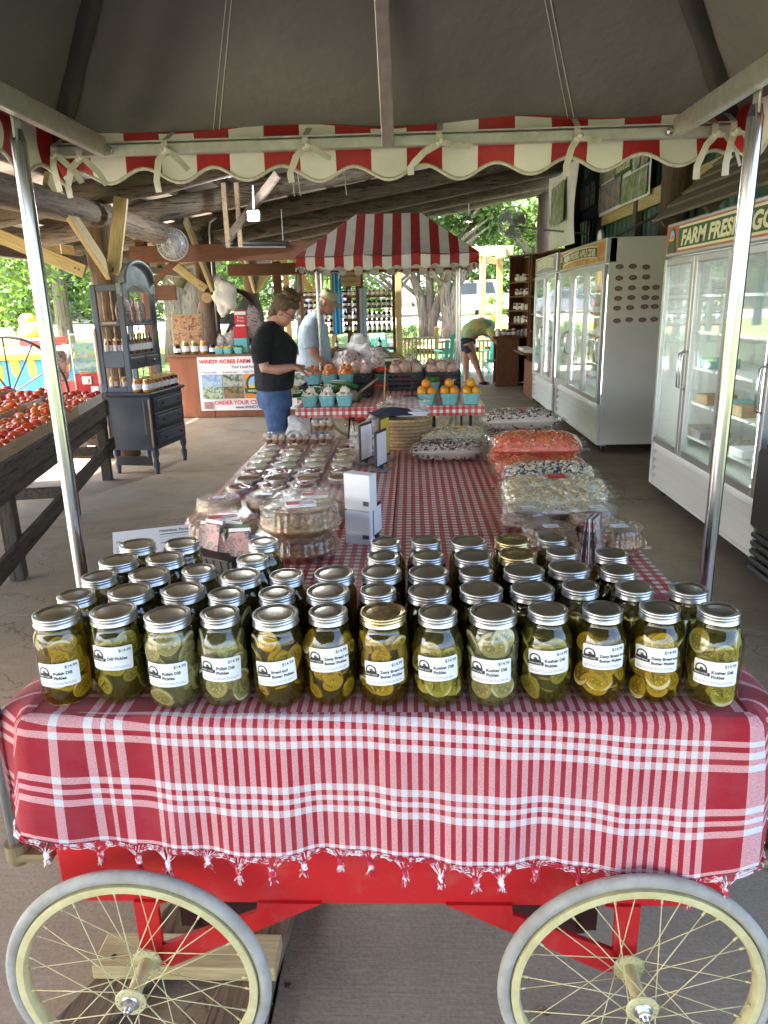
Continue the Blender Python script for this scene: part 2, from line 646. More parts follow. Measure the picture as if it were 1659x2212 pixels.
pm('pie_crust', (.42, .22, .08), .8, 0, (.64, .42, .19), 16, .38, .62, bs=.8, bscale=40, bd=.012)
pm('pie_brown', (.2, .085, .03), .8, 0, (.42, .22, .08), 18, .4, .6, bs=.6, bscale=35, bd=.01)
pm('cookie', (.34, .18, .08), .85, 0, (.14, .06, .03), 22, .58, .66, bs=.7, bscale=45, bd=.01)
pm('berry', (.16, .008, .015), .2, 0, (.3, .02, .02), 30, coat=.5, bs=.5, bscale=60)
pm('cream_fill', (.74, .68, .55), .6, 0, (.62, .6, .4), 12)
pm('lemon_fill', (.72, .6, .18), .5, 0, (.6, .6, .4), 12)
pm('muffin', (.3, .12, .03), .8, 0, (.18, .065, .018), 15, bs=.4)
pm('foil', (.75, .75, .75), .3, 1.)
pm('popcorn_white', (.78, .71, .52), .8, 0, (.62, .5, .28), 70, .5, .7, orand=.1)
pm('popcorn_red', (.72, .11, .05), .7, 0, (.82, .25, .12), 70, orand=.1)
pm('popcorn_zebra', (.7, .62, .52), .7, 0, (.05, .022, .014), 55, .44, .5)
pm('popcorn_blue', (.75, .66, .42), .7, 0, (.02, .03, .09), 30, .56, .6)
pm('popcorn_yellow', (.8, .48, .05), .7, 0, (.75, .62, .3), 60)
def flakes(name, cols):
    m, nt, b, out = nodes(name)
    gi = nt.nodes.new('ShaderNodeNewGeometry')
    n = len(cols)
    c = ramp(nt, gi.outputs['Random Per Island'], [(i / n, k) for i, k in enumerate(cols)], 'CONSTANT')
    f = noise(nt, coords(nt, 'Object'), 120, 2)
    c = mixc(nt, math_n(nt, 'MULTIPLY', f, .25), c, (.6, .45, .25), 'MULTIPLY')
    nt.links.new(c, b.inputs['Base Color'])
    b.inputs['Roughness'].default_value = .7
flakes('flake_white', [(.8, .7, .46), (.74, .58, .3), (.82, .76, .58), (.7, .52, .24)])
flakes('flake_red', [(.78, .15, .035), (.82, .22, .06), (.7, .10, .025), (.85, .3, .1)])
flakes('flake_zebra', [(.75, .68, .58), (.08, .035, .02), (.6, .5, .42), (.05, .02, .015), (.3, .2, .15)])
flakes('flake_blue', [(.8, .74, .55), (.72, .64, .4), (.82, .78, .62), (.02, .03, .1), (.76, .68, .45), (.8, .72, .5)])
pm('wicker', (.5, .33, .16), .75, 0, (.36, .22, .1), 40, bs=.5, bscale=80, orand=.2)
pm('navy_cloth', (.02, .025, .05), .8)
pm('machine_red', (.5, .015, .02), .35, coat=.3)
pm('kid_yellow', (.7, .48, .06), .5)
pm('kid_blue', (.04, .26, .5), .5)
pm('kid_red', (.75, .03, .03), .4)
pm('pink', (.8, .2, .25), .6)
pm('galv', (.5, .51, .52), .4, .8, (.4, .41, .42), 10)
pm('lamp_white', (1, 1, 1), .5, emit=60.)
pm('tube_light', (.95, 1, .97), .5, emit=1.7)
pm('bulb_warm', (1, .92, .75), .5, emit=6.)
pm('truck_white', (.78, .79, .8), .3, coat=.5)
pm('truck_glass', (.04, .05, .06), .08)
pm('rubber', (.03, .03, .03), .8)
pm('rock', (.3, .27, .22), .9, 0, (.2, .18, .15), 5, bs=.6, bscale=12, orand=.3)
pm('mulch', (.16, .1, .06), .95, 0, (.26, .2, .13), 14, bs=.6)
pm('office_grey', (.12, .13, .15), .6, 0, (.10, .11, .13), 3)
pm('office_brick', (.17, .13, .12), .8, 0, (.13, .1, .1), 12)
pm('office_glass', (.08, .12, .16), .06)
pm('office_pale', (.6, .6, .6), .6)
wood('log', (.10, .08, .062), (.175, .145, .115), 0, 5, dark=(.035, .027, .021), bs=1.)
wood('log_z', (.115, .072, .05), (.175, .115, .08), 2, 5, dark=(.06, .038, .028), bs=.8)
wood('log_y', (.12, .09, .065), (.2, .155, .115), 1, 5, dark=(.045, .033, .025), bs=1.)
wood('lumber_x', (.45, .34, .16), (.56, .45, .24), 0, 6, orand=.2)
wood('lumber_y', (.45, .34, .16), (.56, .45, .24), 1, 6, orand=.2)
wood('lumber_z', (.5, .33, .13), (.6, .42, .19), 2, 6, orand=.2)
wood('old_lumber_y', (.10, .075, .058), (.16, .125, .095), 1, 6, orand=.4)
wood('old_lumber_x', (.10, .075, .058), (.16, .125, .095), 0, 6, orand=.4)
wood('brace_wood', (.44, .34, .17), (.55, .45, .25), 2, 6, orand=.15)
wood('table_grey', (.07, .057, .045), (.12, .10, .08), 1, 6, orand=.3, dark=(.03, .025, .02))
wood('table_grey_z', (.07, .057, .045), (.12, .10, .08), 2, 6, orand=.3, dark=(.03, .025, .02))
wood('deck_brown', (.15, .1, .06), (.22, .155, .1), 1, 6, dark=(.07, .05, .03))
wood('bark', (.16, .13, .10), (.26, .22, .17), 2, 3, bs=1., dark=(.07, .055, .04))
wood('drawer_dark', (.03, .016, .011), (.05, .026, .018), 0, 6)
wood('awning_wood', (.13, .105, .08), (.19, .155, .12), 0, 5)
clear_film('jar_glass', (.95, .97, .94), .9, .02, .035, 1.45)
clear_film('door_glass', (.93, .97, .95), .9, .02, .05, 1.5)
clear_film('clear_plastic', (.985, .985, .985), .95, .05, .045, 1.45, .3, 40, .012)
clear_film('dome_plastic', (.985, .985, .985), 1., .04, .05, 1.48, .3, 45, .012)
clear_film('bag_film', (.99, .99, .98), 1., .09, .05, 1.45, 1., 30, .015)
clear_film('acrylic', (.93, .95, .95), .9, .04, .05, 1.45)
clear_film('fan_mesh', (.75, .75, .74), .6, .3, .02, 1.2, 0, 1, .12)

def brine(name, tint, haze_col, haze):
    """coloured pickling liquid: light passes tinted, a little is scattered back"""
    m, nt, b, out = nodes(name)
    nt.nodes.remove(b)
    tr = N(nt, 'ShaderNodeBsdfTransparent')
    tr.inputs[0].default_value = (*tint, 1)
    df = N(nt, 'ShaderNodeBsdfDiffuse')
    df.inputs[0].default_value = (*haze_col, 1)
    mx = N(nt, 'ShaderNodeMixShader')
    mx.inputs[0].default_value = haze
    nt.links.new(tr.outputs[0], mx.inputs[1])
    nt.links.new(df.outputs[0], mx.inputs[2])
    nt.links.new(mx.outputs[0], out.inputs[0])
brine('brine_gold', (.86, .72, .28), (.17, .125, .01), .12)
brine('brine_green', (.86, .79, .42), (.16, .14, .022), .14)
brine('brine_pale', (.86, .82, .58), (.28, .25, .12), .2)
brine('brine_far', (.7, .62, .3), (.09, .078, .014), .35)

def slice_mat(name, rim, flesh, seed):
    """cucumber slice: rind, pale flesh, a star of seeds round the middle"""
    m, nt, b, out = nodes(name)
    tc = nt.nodes.new('ShaderNodeTexCoord')
    sp = nt.nodes.new('ShaderNodeSeparateXYZ')
    nt.links.new(tc.outputs['Object'], sp.inputs[0])
    x, y = sp.outputs[0], sp.outputs[1]
    r = math_n(nt, 'SQRT', math_n(nt, 'ADD', math_n(nt, 'MULTIPLY', x, x), math_n(nt, 'MULTIPLY', y, y)))
    ang = math_n(nt, 'ARCTAN2', y, x)
    vo = nt.nodes.new('ShaderNodeTexVoronoi')
    vo.inputs['Scale'].default_value = 1.0
    cx = nt.nodes.new('ShaderNodeCombineXYZ')
    nt.links.new(math_n(nt, 'MULTIPLY', ang, 2.0), cx.inputs[0])
    nt.links.new(math_n(nt, 'MULTIPLY', r, 130), cx.inputs[1])
    nt.links.new(math_n(nt, 'MULTIPLY', obj_random(nt), 30), cx.inputs[2])
    nt.links.new(cx.outputs[0], vo.inputs['Vector'])
    seeds = ramp(nt, vo.outputs['Distance'], [(.26, 1), (.40, 0)])
    inner = ramp(nt, math_n(nt, 'DIVIDE', r, .022), [(.12, .3), (.2, 1), (.55, 1), (.66, 0)])
    nz = noise(nt, tc.outputs['Object'], 90, 3)
    fl = mixc(nt, nz, flesh, tuple(c * .75 for c in flesh))
    fl = mixc(nt, ramp(nt, math_n(nt, 'DIVIDE', r, .022), [(.5, .75), (.68, 0)]), fl, tuple(c * .42 for c in flesh))
    c = mixc(nt, math_n(nt, 'MULTIPLY', seeds, inner), fl, seed)
    edge = ramp(nt, math_n(nt, 'DIVIDE', r, .022), [(.88, 0), (.96, 1)])
    c = mixc(nt, edge, c, rim)
    nt.links.new(c, b.inputs['Base Color'])
    b.inputs['Roughness'].default_value = .35
    b.inputs['Subsurface Weight'].default_value = 0.
    return m
slice_mat('slice_yellow', (.16, .12, .015), (.74, .62, .28), (.92, .84, .52))
slice_mat('slice_green', (.09, .085, .012), (.58, .53, .24), (.8, .74, .46))
slice_mat('slice_pale', (.2, .19, .08), (.62, .57, .38), (.8, .74, .54))

def floor_mat():
    m, nt, b, out = nodes('concrete')
    v = coords(nt, 'Object')
    big = noise(nt, v, .55, 4, .55, .4)
    c = mixc(nt, ramp(nt, big, [(.35, 0), (.65, 1)]), (.40, .30, .195), (.335, .295, .235))
    mid = noise(nt, v, 3.1, 6, .7)
    c = mixc(nt, ramp(nt, mid, [(.42, 0), (.75, .55)]), c, (.23, .175, .12))
    fine = noise(nt, v, 90, 3, .6)
    c = mixc(nt, ramp(nt, fine, [(.35, .35), (.62, 0)]), c, (.1, .09, .075))
    vo = nt.nodes.new('ShaderNodeTexVoronoi')
    vo.inputs['Scale'].default_value = 38
    nt.links.new(v, vo.inputs['Vector'])
    c = mixc(nt, ramp(nt, vo.outputs['Distance'], [(.05, .5), (.11, 0)]), c, (.42, .36, .28))
    nt.links.new(c, b.inputs['Base Color'])
    st = noise(nt, v, 1.15, 5, .62, .8)
    c = mixc(nt, ramp(nt, st, [(.55, 0), (.66, .5)]), c, (.13, .105, .08))
    sc_ = noise(nt, coords(nt, 'Object', (1, 4, 1)), 2.3, 6, .7, 1.)
    c = mixc(nt, ramp(nt, sc_, [(.58, 0), (.68, .4)]), c, (.45, .4, .33))
    vd = nt.nodes.new('ShaderNodeTexVoronoi')
    vd.feature = 'DISTANCE_TO_EDGE'
    vd.inputs['Scale'].default_value = .42
    wob = nt.nodes.new('ShaderNodeVectorMath')
    wob.operation = 'ADD'
    nt.links.new(v, wob.inputs[0])
    nw = nt.nodes.new('ShaderNodeTexNoise')
    nw.inputs['Scale'].default_value = 3.
    nw.inputs['Detail'].default_value = 6
    nt.links.new(v, nw.inputs['Vector'])
    nt.links.new(nw.outputs[1], wob.inputs[1])
    nt.links.new(wob.outputs[0], vd.inputs['Vector'])
    c = mixc(nt, ramp(nt, vd.outputs['Distance'], [(.0015, .75), (.004, 0)]), c, (.06, .05, .04))
    nt.links.new(c, b.inputs['Base Color'])
    nt.links.new(math_n(nt, 'MULTIPLY_ADD', mid, .35, .42), b.inputs['Roughness'])
    br = coords(nt, 'Object', (5, 85, 1))
    h = math_n(nt, 'ADD', math_n(nt, 'MULTIPLY', noise(nt, br, 1.0, 3, .6, .8), .8), math_n(nt, 'MULTIPLY', fine, .6))
    bump(nt, b, h, .35, .004)
floor_mat()

def ground_mat(name, c1, c2, c3, s=.6):
    m, nt, b, out = nodes(name)
    v = coords(nt, 'Object')
    c = mixc(nt, ramp(nt, noise(nt, v, s, 4), [(.35, 0), (.65, 1)]), c1, c2)
    c = mixc(nt, ramp(nt, noise(nt, v, 30, 4), [(.45, 0), (.7, .7)]), c, c3)
    nt.links.new(c, b.inputs['Base Color'])
    b.inputs['Roughness'].default_value = .95
    bump(nt, b, noise(nt, v, 45, 3), .7, .03)
ground_mat('lawn', (.12, .18, .035), (.15, .215, .045), (.09, .14, .03))
ground_mat('road', (.36, .355, .34), (.42, .41, .39), (.3, .3, .29))
ground_mat('path', (.42, .4, .36), (.46, .44, .4), (.36, .35, .32))
ground_mat('field', (.14, .16, .06), (.17, .19, .08), (.12, .14, .05), .1)

def plaid(name):
    """hand-woven red and white cloth; u runs along the cloth and v up from its fringed hem, both in metres"""
    m, nt, b, out = nodes(name)
    tc = nt.nodes.new('ShaderNodeTexCoord')
    sp = nt.nodes.new('ShaderNodeSeparateXYZ')
    nt.links.new(tc.outputs['UV'], sp.inputs[0])
    u, v = sp.outputs[0], sp.outputs[1]
    per = .0212
    st = math_n(nt, 'LESS_THAN', math_n(nt, 'FRACT', math_n(nt, 'DIVIDE', u, per)), .56)
    ins = math_n(nt, 'MULTIPLY', math_n(nt, 'GREATER_THAN', u, .553), math_n(nt, 'LESS_THAN', u, 1.6245))
    st = math_n(nt, 'MULTIPLY', st, ins)
    def bands(val, lo, hi, lst):
        t = math_n(nt, 'DIVIDE', math_n(nt, 'SUBTRACT', val, lo), hi - lo)
        stops = [(0, 0)]
        for a, c in lst:
            stops += [((a - lo) / (hi - lo), 1), ((c - lo) / (hi - lo), 0)]
        return ramp(nt, t, stops, 'CONSTANT')
    bu = bands(u, 0., 2.2, [(.06, .072), (.13, .142), (.2, .214), (.25, .264), (.345, .361), (.42, .434), (.45, .463), (.478, .49), (1.69, 1.706), (1.755, 1.77), (1.83, 1.845), (1.9, 1.915), (2.0, 2.02), (2.08, 2.1)])
    su = math_n(nt, 'MAXIMUM', st, bu)
    sv = bands(v, 0., 1., [(0, .010), (.088, .102), (.114, .128), (.140, .154), (.238, .252), (.264, .278), (.290, .304), (.40, .414), (.426, .44), (.452, .466), (.56, .574), (.586, .6)])
    tot = math_n(nt, 'ADD', su, sv)
    wv = coords(nt, 'UV', (1, 1, 1))
    weave = noise(nt, coords(nt, 'UV', (900, 260, 1)), 1., 2, .6)
    weave2 = noise(nt, coords(nt, 'UV', (260, 900, 1)), 1., 2, .6)
    wmix = math_n(nt, 'MULTIPLY', math_n(nt, 'ADD', weave, weave2), .5)
    fade = noise(nt, wv, 9, 4)
    half = mixc(nt, ramp(nt, wmix, [(.38, 0), (.62, 1)]), (.52, .17, .19), (.68, .42, .435))
    red = mixc(nt, ramp(nt, wmix, [(.35, 0), (.65, 1)]), (.28, .009, .02), (.36, .022, .038))
    white = mixc(nt, ramp(nt, wmix, [(.35, 0), (.65, 1)]), (.55, .55, .57), (.70, .70, .72))
    c = mixc(nt, math_n(nt, 'GREATER_THAN', tot, .5), red, half)
    c = mixc(nt, math_n(nt, 'GREATER_THAN', tot, 1.5), c, white)
    c = mixc(nt, ramp(nt, fade, [(.45, 0), (.85, .12)]), c, (.62, .42, .42))
    nt.links.new(c, b.inputs['Base Color'])
    b.inputs['Roughness'].default_value = .9
    b.inputs['Specular IOR Level'].default_value = .2
    b.inputs['Sheen Weight'].default_value = .15
    bump(nt, b, wmix, .5, .002)
plaid('plaid')
def gingham(name, sq, rough=.28):
    """vinyl cloth printed in red and white checks; uv in metres"""
    m, nt, b, out = nodes(name)
    tc = nt.nodes.new('ShaderNodeTexCoord')
    sp = nt.nodes.new('ShaderNodeSeparateXYZ')
    nt.links.new(tc.outputs['UV'], sp.inputs[0])
    f = []
    for k in (0, 1):
        f.append(math_n(nt, 'LESS_THAN', math_n(nt, 'FRACT', math_n(nt, 'DIVIDE', sp.outputs[k], sq * 2)), .5))
    tot = math_n(nt, 'ADD', f[0], f[1])
    nz = noise(nt, tc.outputs['UV'], 6, 4)
    c = mixc(nt, math_n(nt, 'GREATER_THAN', tot, .5), (.74, .71, .66), (.56, .15, .13))
    c = mixc(nt, math_n(nt, 'GREATER_THAN', tot, 1.5), c, (.42, .02, .022))
    c = mixc(nt, ramp(nt, nz, [(.45, 0), (.8, .2)]), c, (.45, .36, .3))
    nt.links.new(c, b.inputs['Base Color'])
    b.inputs['Roughness'].default_value = rough
    bump(nt, b, noise(nt, tc.outputs['UV'], 7, 3), .25, .01)
gingham('gingham', .019)
gingham('gingham_far', .028)
def photo_print(name, cols, s=14, kind='Object', stretch=(1, 1, 1), dist=.35):
    """printed photograph seen from afar: soft patches of its colours"""
    m, nt, b, out = nodes(name)
    v = coords(nt, kind, stretch)
    f = noise(nt, v, s, 4, .65, dist)
    n = len(cols)
    c = ramp(nt, f, [(.28 + .44 * i / max(1, n - 1), k) for i, k in enumerate(cols)])
    nt.links.new(c, b.inputs['Base Color'])
    b.inputs['Roughness'].default_value = .45
photo_print('print_field', [(.02, .05, .02), (.12, .2, .06), (.3, .3, .2), (.5, .55, .6)], 6)
photo_print('print_people', [(.02, .02, .03), (.1, .12, .2), (.35, .25, .2), (.15, .3, .1)], 7)
photo_print('print_bluefield', [(.1, .08, .25), (.25, .28, .6), (.35, .55, .6), (.6, .58, .4)], 9)
photo_print('print_greenhouse', [(.01, .03, .02), (.05, .12, .05), (.5, .5, .45), (.02, .05, .02)], 8)
photo_print('print_purple', [(.08, .01, .06), (.1, .25, .1), (.5, .55, .45), (.1, .02, .08)], 16)
photo_print('print_wood', [(.01, .03, .01), (.05, .1, .03), (.35, .2, .1), (.03, .06, .02)], 9)
photo_print('print_pastry', [(.06, .02, .01), (.2, .08, .04), (.5, .3, .15), (.12, .04, .02)], 18)
photo_print('print_toy', [(.05, .1, .4), (.15, .3, .5), (.2, .45, .2), (.5, .5, .1)], 26)
photo_print('print_cider', [(.35, .07, .01), (.6, .2, .02), (.75, .4, .05), (.4, .1, .02)], 6)
photo_print('print_meat', [(.22, .2, .22), (.3, .28, .3), (.25, .25, .28)], 5)
photo_print('print_boards', [(.4, .09, .03), (.52, .14, .05), (.35, .075, .03)], 5, stretch=(1, 9, .6))
photo_print('packet', [(.5, .48, .45), (.1, .15, .05), (.6, .3, .3), (.05, .05, .05), (.6, .6, .55)], 22)
photo_print('packet_pink', [(.55, .2, .3), (.35, .06, .12), (.6, .55, .5), (.05, .03, .05), (.5, .3, .1)], 20)
photo_print('bagged_goods', [(.5, .45, .4), (.3, .08, .06), (.65, .6, .55), (.1, .1, .08), (.6, .58, .5)], 22)
photo_print('bagged_peach', [(.6, .45, .4), (.65, .3, .15), (.7, .62, .6), (.6, .15, .1)], 16)
photo_print('tie_dye', [(.75, .15, .25), (.85, .4, .15), (.8, .7, .2), (.25, .6, .4), (.8, .65, .2), (.8, .25, .3)], 5.5)
# ------------------------------------------------------------------ ground: slabs, lawn, road
def terr(x, y):
    """the land lies flat round the shelter and climbs gently beyond it"""
    d = max(y - 18.5, (-x - 9.0) * .8, 0.)
    return min(.8, d * .075)
XJ = (-9.0, -4.2, -.36, 3.3)
YJ = (-6.0, 0.05, 3.72, 7.4, 11.1, 14.8, 18.4)
fl = MB().box((-2.85, 6.2, -.08), (12.28, 24.38, .08))
floor_o = struct('concrete_floor', fl, 'mulch')
for i in range(len(XJ) - 1):
    for j in range(len(YJ) - 1):
        g = .004
        s = MB().box(((XJ[i] + XJ[i + 1]) / 2, (YJ[j] + YJ[j + 1]) / 2, -.019), (XJ[i + 1] - XJ[i] - 2 * g, YJ[j + 1] - YJ[j] - 2 * g, .038), ch=.003)
        adopt_o = s.build('slab', 'concrete', floor_o)
mb = MB()
def gfn(u, v):
    x, y = -110 + 220 * u, -60 + 230 * v
    return Vector((x, y, terr(x, y) - .05))
mb.grid(gfn, 110, 115)
struct('ground', mb, 'field', smooth=True)
def strip(name, x0, x1, y0, y1, mat, dz, fn=None, nx=24, ny=10):
    def f(u, v):
        x, y = x0 + (x1 - x0) * u, y0 + (y1 - y0) * v
        if fn:
            x, y = fn(x, y)
        return Vector((x, y, terr(x, y) - .05 + dz))
    return struct(name, MB().grid(f, nx, ny), mat, smooth=True)
strip('lawn', -60, 40, 18.6, 30.5, 'lawn', .012, lambda x, y: (x, y + .6 * math.sin(x * .12)))
strip('lawn_left', -34, -9.3, -2, 19, 'lawn', .012)
strip('road', -75, 60, 31, 48, 'road', .02, lambda x, y: (x, y + .05 * x * .1 + .6 * math.sin(x * .12)), 40)
strip('footpath', 1.5, 26, 22.4, 24.0, 'path', .024, lambda x, y: (x, y + .08 * x))
strip('patio', -3.4, 6, 18.45, 20.2, 'path', .03)
# planting bed under the twin trees
mb = MB()
mb.lathe([(2.6, 0), (2.45, .08), (1.6, .16), (.0, .2)], 28, (.8, 24.2, terr(.8, 24.2) - .06), caps=False)
struct('planting_bed', mb, 'mulch', smooth=True)

# ------------------------------------------------------------------ the open market shelter
def zr(x):
    return 3.30 + .168 * x            # underside of the log rafters
sh = thing('market_shelter', 'open timber market shelter with log rafters, metal roof and green wall', 'building', (0, 0, 0))
RY0, RY1 = -8.0, 17.0  # roof stretched unseen behind the camera to dim the light on the cart
def log(p0, p1, r, seed, n=14, m=14):
    """a barked pole, never quite straight or round"""
    rr = random.Random(seed)
    p0, p1 = Vector(p0), Vector(p1)
    pts, rad = [], []
    for k in range(m):
        t = k / (m - 1)
        pts.append(p0.lerp(p1, t) + Vector((rr.uniform(-1, 1), rr.uniform(-1, 1), rr.uniform(-1, 1))) * r * .09)
        rad.append(r * (1 + rr.uniform(-.07, .07)))
    mb = MB().tube(pts, rad, n)
    for v in mb.v:
        v += Vector((rr.uniform(-1, 1), rr.uniform(-1, 1), rr.uniform(-1, 1))) * r * .035
    return mb
for k, y in enumerate((-6.5, -4.0, -1.6, .8, 3.4, 5.9, 8.35, 10.2, 12.0, 13.9, 15.4, 16.6)):
    log((-5.25, y + jit(.06), zr(-5.25) + .13), (3.1, y + jit(.06), zr(3.1) + .13), .135, 40 + k).build('rafter', 'log', sh, smooth=True)
for k in range(15):
    x = -5.45 + k * .6
    MB().box((x, (RY0 + RY1) / 2, zr(x) + .335), (.045, RY1 - RY0, .13), ch=.003).build('purlin', 'old_lumber_y', sh)
mb = MB()
npr = int((RY1 - RY0) / .076 * 4)
xs = [-5.6, 3.2]
mb.grid(lambda u, v: Vector((xs[0] + (xs[1] - xs[0]) * u, RY0 - .2 + (RY1 - RY0 + .4) * v, zr(xs[0] + (xs[1] - xs[0]) * u) + .42 + .011 * math.sin(2 * PI * (v * npr / 4)))), 8, npr)
mb.build('roof_sheet', 'roof_metal', sh, smooth=True)
log((-3.35, 2.6, zr(-3.35) - .13), (-3.22, 17.0, zr(-3.22) - .13), .135, 77).build('girder', 'log_y', sh, smooth=True)
for k, (x, y, r) in enumerate(((-3.36, 8.3, .165), (-3.15, 11.7, .15), (-3.2, 15.2, .15), (-3.4, 2.9, .16))):
    log((x, y, -.02), (x, y, zr(x) - .02), r, 90 + k).build('post', 'log_z', sh, smooth=True)
for k, (x, y, r) in enumerate(((2.83, 8.45, .16), (2.83, 13.6, .13), (2.83, 16.6, .13))):
    log((x, y, 0), (x, y, zr(x) + .02), r, 95 + k).build('post', 'log_z', sh, smooth=True)
def brace(p0, p1, w=.10, h=.045):
    p0, p1 = Vector(p0), Vector(p1)
    d = (p1 - p0)
    L = d.length
    mb = MB().box((0, 0, L / 2), (w, h, L), ch=.003)
    o = mb.build('brace', 'brace_wood', sh)
    o.location = p0
    side = Vector((0, 1, 0)) if abs(d.y) < abs(d.x) else Vector((1, 0, 0))
    z = d.normalized()
    yv = (side - z * side.dot(z)).normalized()
    xv = yv.cross(z)
    o.rotation_euler = Matrix((xv, yv, z)).transposed().to_euler()
    for f in (.045, .075):
        b = MB().lathe([(.011, 0), (.011, .004)], 8, axis='Y')
        bo = b.build('bolt', 'lens_dark', o)
        bo.location = (.0, -h / 2 - .003, L * f)
    return o
brace((-3.24, 8.12, 2.02), (-3.24, 6.95, 2.80), .14, .05)
brace((-3.5, 8.12, 2.05), (-4.75, 8.12, 2.60), .14, .05)
brace((-3.2, 8.13, 2.02), (-3.02, 8.13, 2.78), .14, .05)
brace((-3.12, 11.5, 1.92), (-4.2, 11.5, 2.78), .12, .05)
brace((-3.02, 11.5, 1.92), (-3.02, 10.4, 2.80), .12, .05)
brace((-3.1, 15.0, 1.95), (-3.1, 14.0, 2.8), .12, .05)
brace((-3.1, 15.0, 1.95), (-2.3, 15.0, 2.85), .12, .05)
for y0, y1 in ((2.5, 7.0), (7.02, 12.0), (12.02, 17.1)):
    MB().box((-5.54, (y0 + y1) / 2, zr(-5.5) + .18), (.045, y1 - y0, .22), ch=.004).build('fascia', 'lumber_y', sh)
    MB().box((-5.1, (y0 + y1) / 2, zr(-5.1) - .06), (.12, y1 - y0, .13), ch=.004).build('eave_beam', 'old_lumber_y', sh)
for x0, x1 in ((-5.5, -3.4), (-3.38, -.2), (-.18, 3.05)):
    MB().bar((x0, 17.08, zr(x0) + .28), (x1, 17.08, zr(x1) + .28), .045, .30, .004).build('barge_board', 'lumber_x', sh)
# ribbed green wall along the right side
mb = MB()
WX_ = 3.08
def wallp(u, v):
    y = 1.8 + (14.6 - 1.8) * u
    k = (y / .23) % 1.
    rib = .025 if k < .12 else (.025 * (1 - (k - .12) / .08) if k < .2 else (.0 if k < .92 else .025 * (k - .92) / .08))
    return Vector((WX_ - rib, y, (zr(3.0) + .38) * v))
mb.grid(wallp, 560, 1)
mb.build('wall_sheet', 'green_wall', sh)
MB().box((3.0, 9.9, 2.83), (.05, 4.6, .20), ch=.004).build('wall_beam', 'lumber_y', sh)
for y in (2.4, 5.0, 10.4, 12.4, 14.4):
    MB().box((3.0, y, 1.9), (.09, .14, 3.8), ch=.004).build('wall_stud', 'old_lumber_y', sh)
MB().tube([(2.97, 9.05, 1.0), (2.97, 9.05, 3.6)], .014, 8).build('conduit', 'galv', sh, smooth=True)
MB().tube([(-3.0, 11.5, 1.3), (-3.0, 11.5, 2.75), (-2.95, 11.4, 2.86), (-2.8, 11.2, 2.9)], .014, 8).build('conduit', 'galv', sh, smooth=True)
MB().box((-3.0, 11.48, 2.0), (.10, .06, .16), ch=.006).build('junction_box', 'galv', sh)
for x in (-2.28, -2.12):
    MB().box((x, 9.6, 2.74), (.055, .045, .75), ch=.003).build('hanger', 'deck_brown', sh)
MB().bar((-1.55, 9.3, 3.15), (-2.35, 9.7, 2.42), .05, .10, .003).build('knee_brace', 'old_lumber_x', sh)
for x in (-1.35, -1.28, -.75):
    MB().bar((x, 9.0, 3.18), (x + .03, 9.0, 2.86), .012, .012).build('hook', 'steel', sh)
# ------------------------------------------------------------------ lamps and fans under the roof
t = thing('flood_lamp', 'lit white flood lamp hanging from the rafters', 'lamp', (-1.84, 9.1, 2.66))
put('housing', MB().box((0, .06, .02), (.15, .07, .12), ch=.01).mesh('housing'), 'galv', t)
put('lens', MB().ball((0, 0, 0), .045, 14, 10, (1, .5, 1)).mesh('lens', True), 'lamp_white', t)
put('bracket', MB().bar((0, .08, .06), (0, .12, .36), .02, .02).mesh('bracket'), 'galv', t)
pl = bpy.data.lights.new('flood_light', 'POINT')
pl.energy = 12
pl.color = (.9, .97, 1)
pl.shadow_soft_size = .05
plo = bpy.data.objects.new('flood_light', pl)
COL.objects.link(plo)
plo.parent = t
plo.location = (0, -.08, 0)
t = thing('strip_light', 'dark strip light fixture hanging below the flood lamp', 'lamp', (-2.0, 10.0, 2.44), .35)
put('housing', MB().box((0, 0, 0), (.85, .12, .05), ch=.01).mesh('housing'), 'black_metal', t)
put('tube', MB().tube([(-.38, 0, -.04), (.38, 0, -.04)], .015, 8).mesh('tube'), 'galv', t)
for s in (-.35, .35):
    put('hanger', MB().tube([(s, 0, .02), (s, 0, .42)], .006, 6).mesh('hanger'), 'steel', t)
def clamp_lamp(x, y, z, label, warm):
    t = thing('bell_lamp', label, 'lamp', (x, y, z), 0, 'bell lamps under the roof')
    put('shade', MB().lathe([(.03, .10), (.045, .08), (.075, .03), (.085, 0), (.08, .002), (.04, .075), (.025, .09)], 20, caps=False).mesh('shade', True), 'galv', t)
    put('bulb', MB().ball((0, 0, .025), .035, 10, 8).mesh('bulb', True), 'bulb_warm' if warm else 'white_plastic', t)
    put('stem', MB().tube([(0, 0, .09), (0, 0, .3)], .008, 6).mesh('stem'), 'galv', t)
clamp_lamp(-3.3, 10.3, 2.62, 'bell lamp near the left log posts', False)
clamp_lamp(1.02, 13.6, 2.98, 'bell lamp right of the striped far canopy', True)
clamp_lamp(-1.0, 12.2, 2.62, 'bell lamp left of the striped far canopy', True)
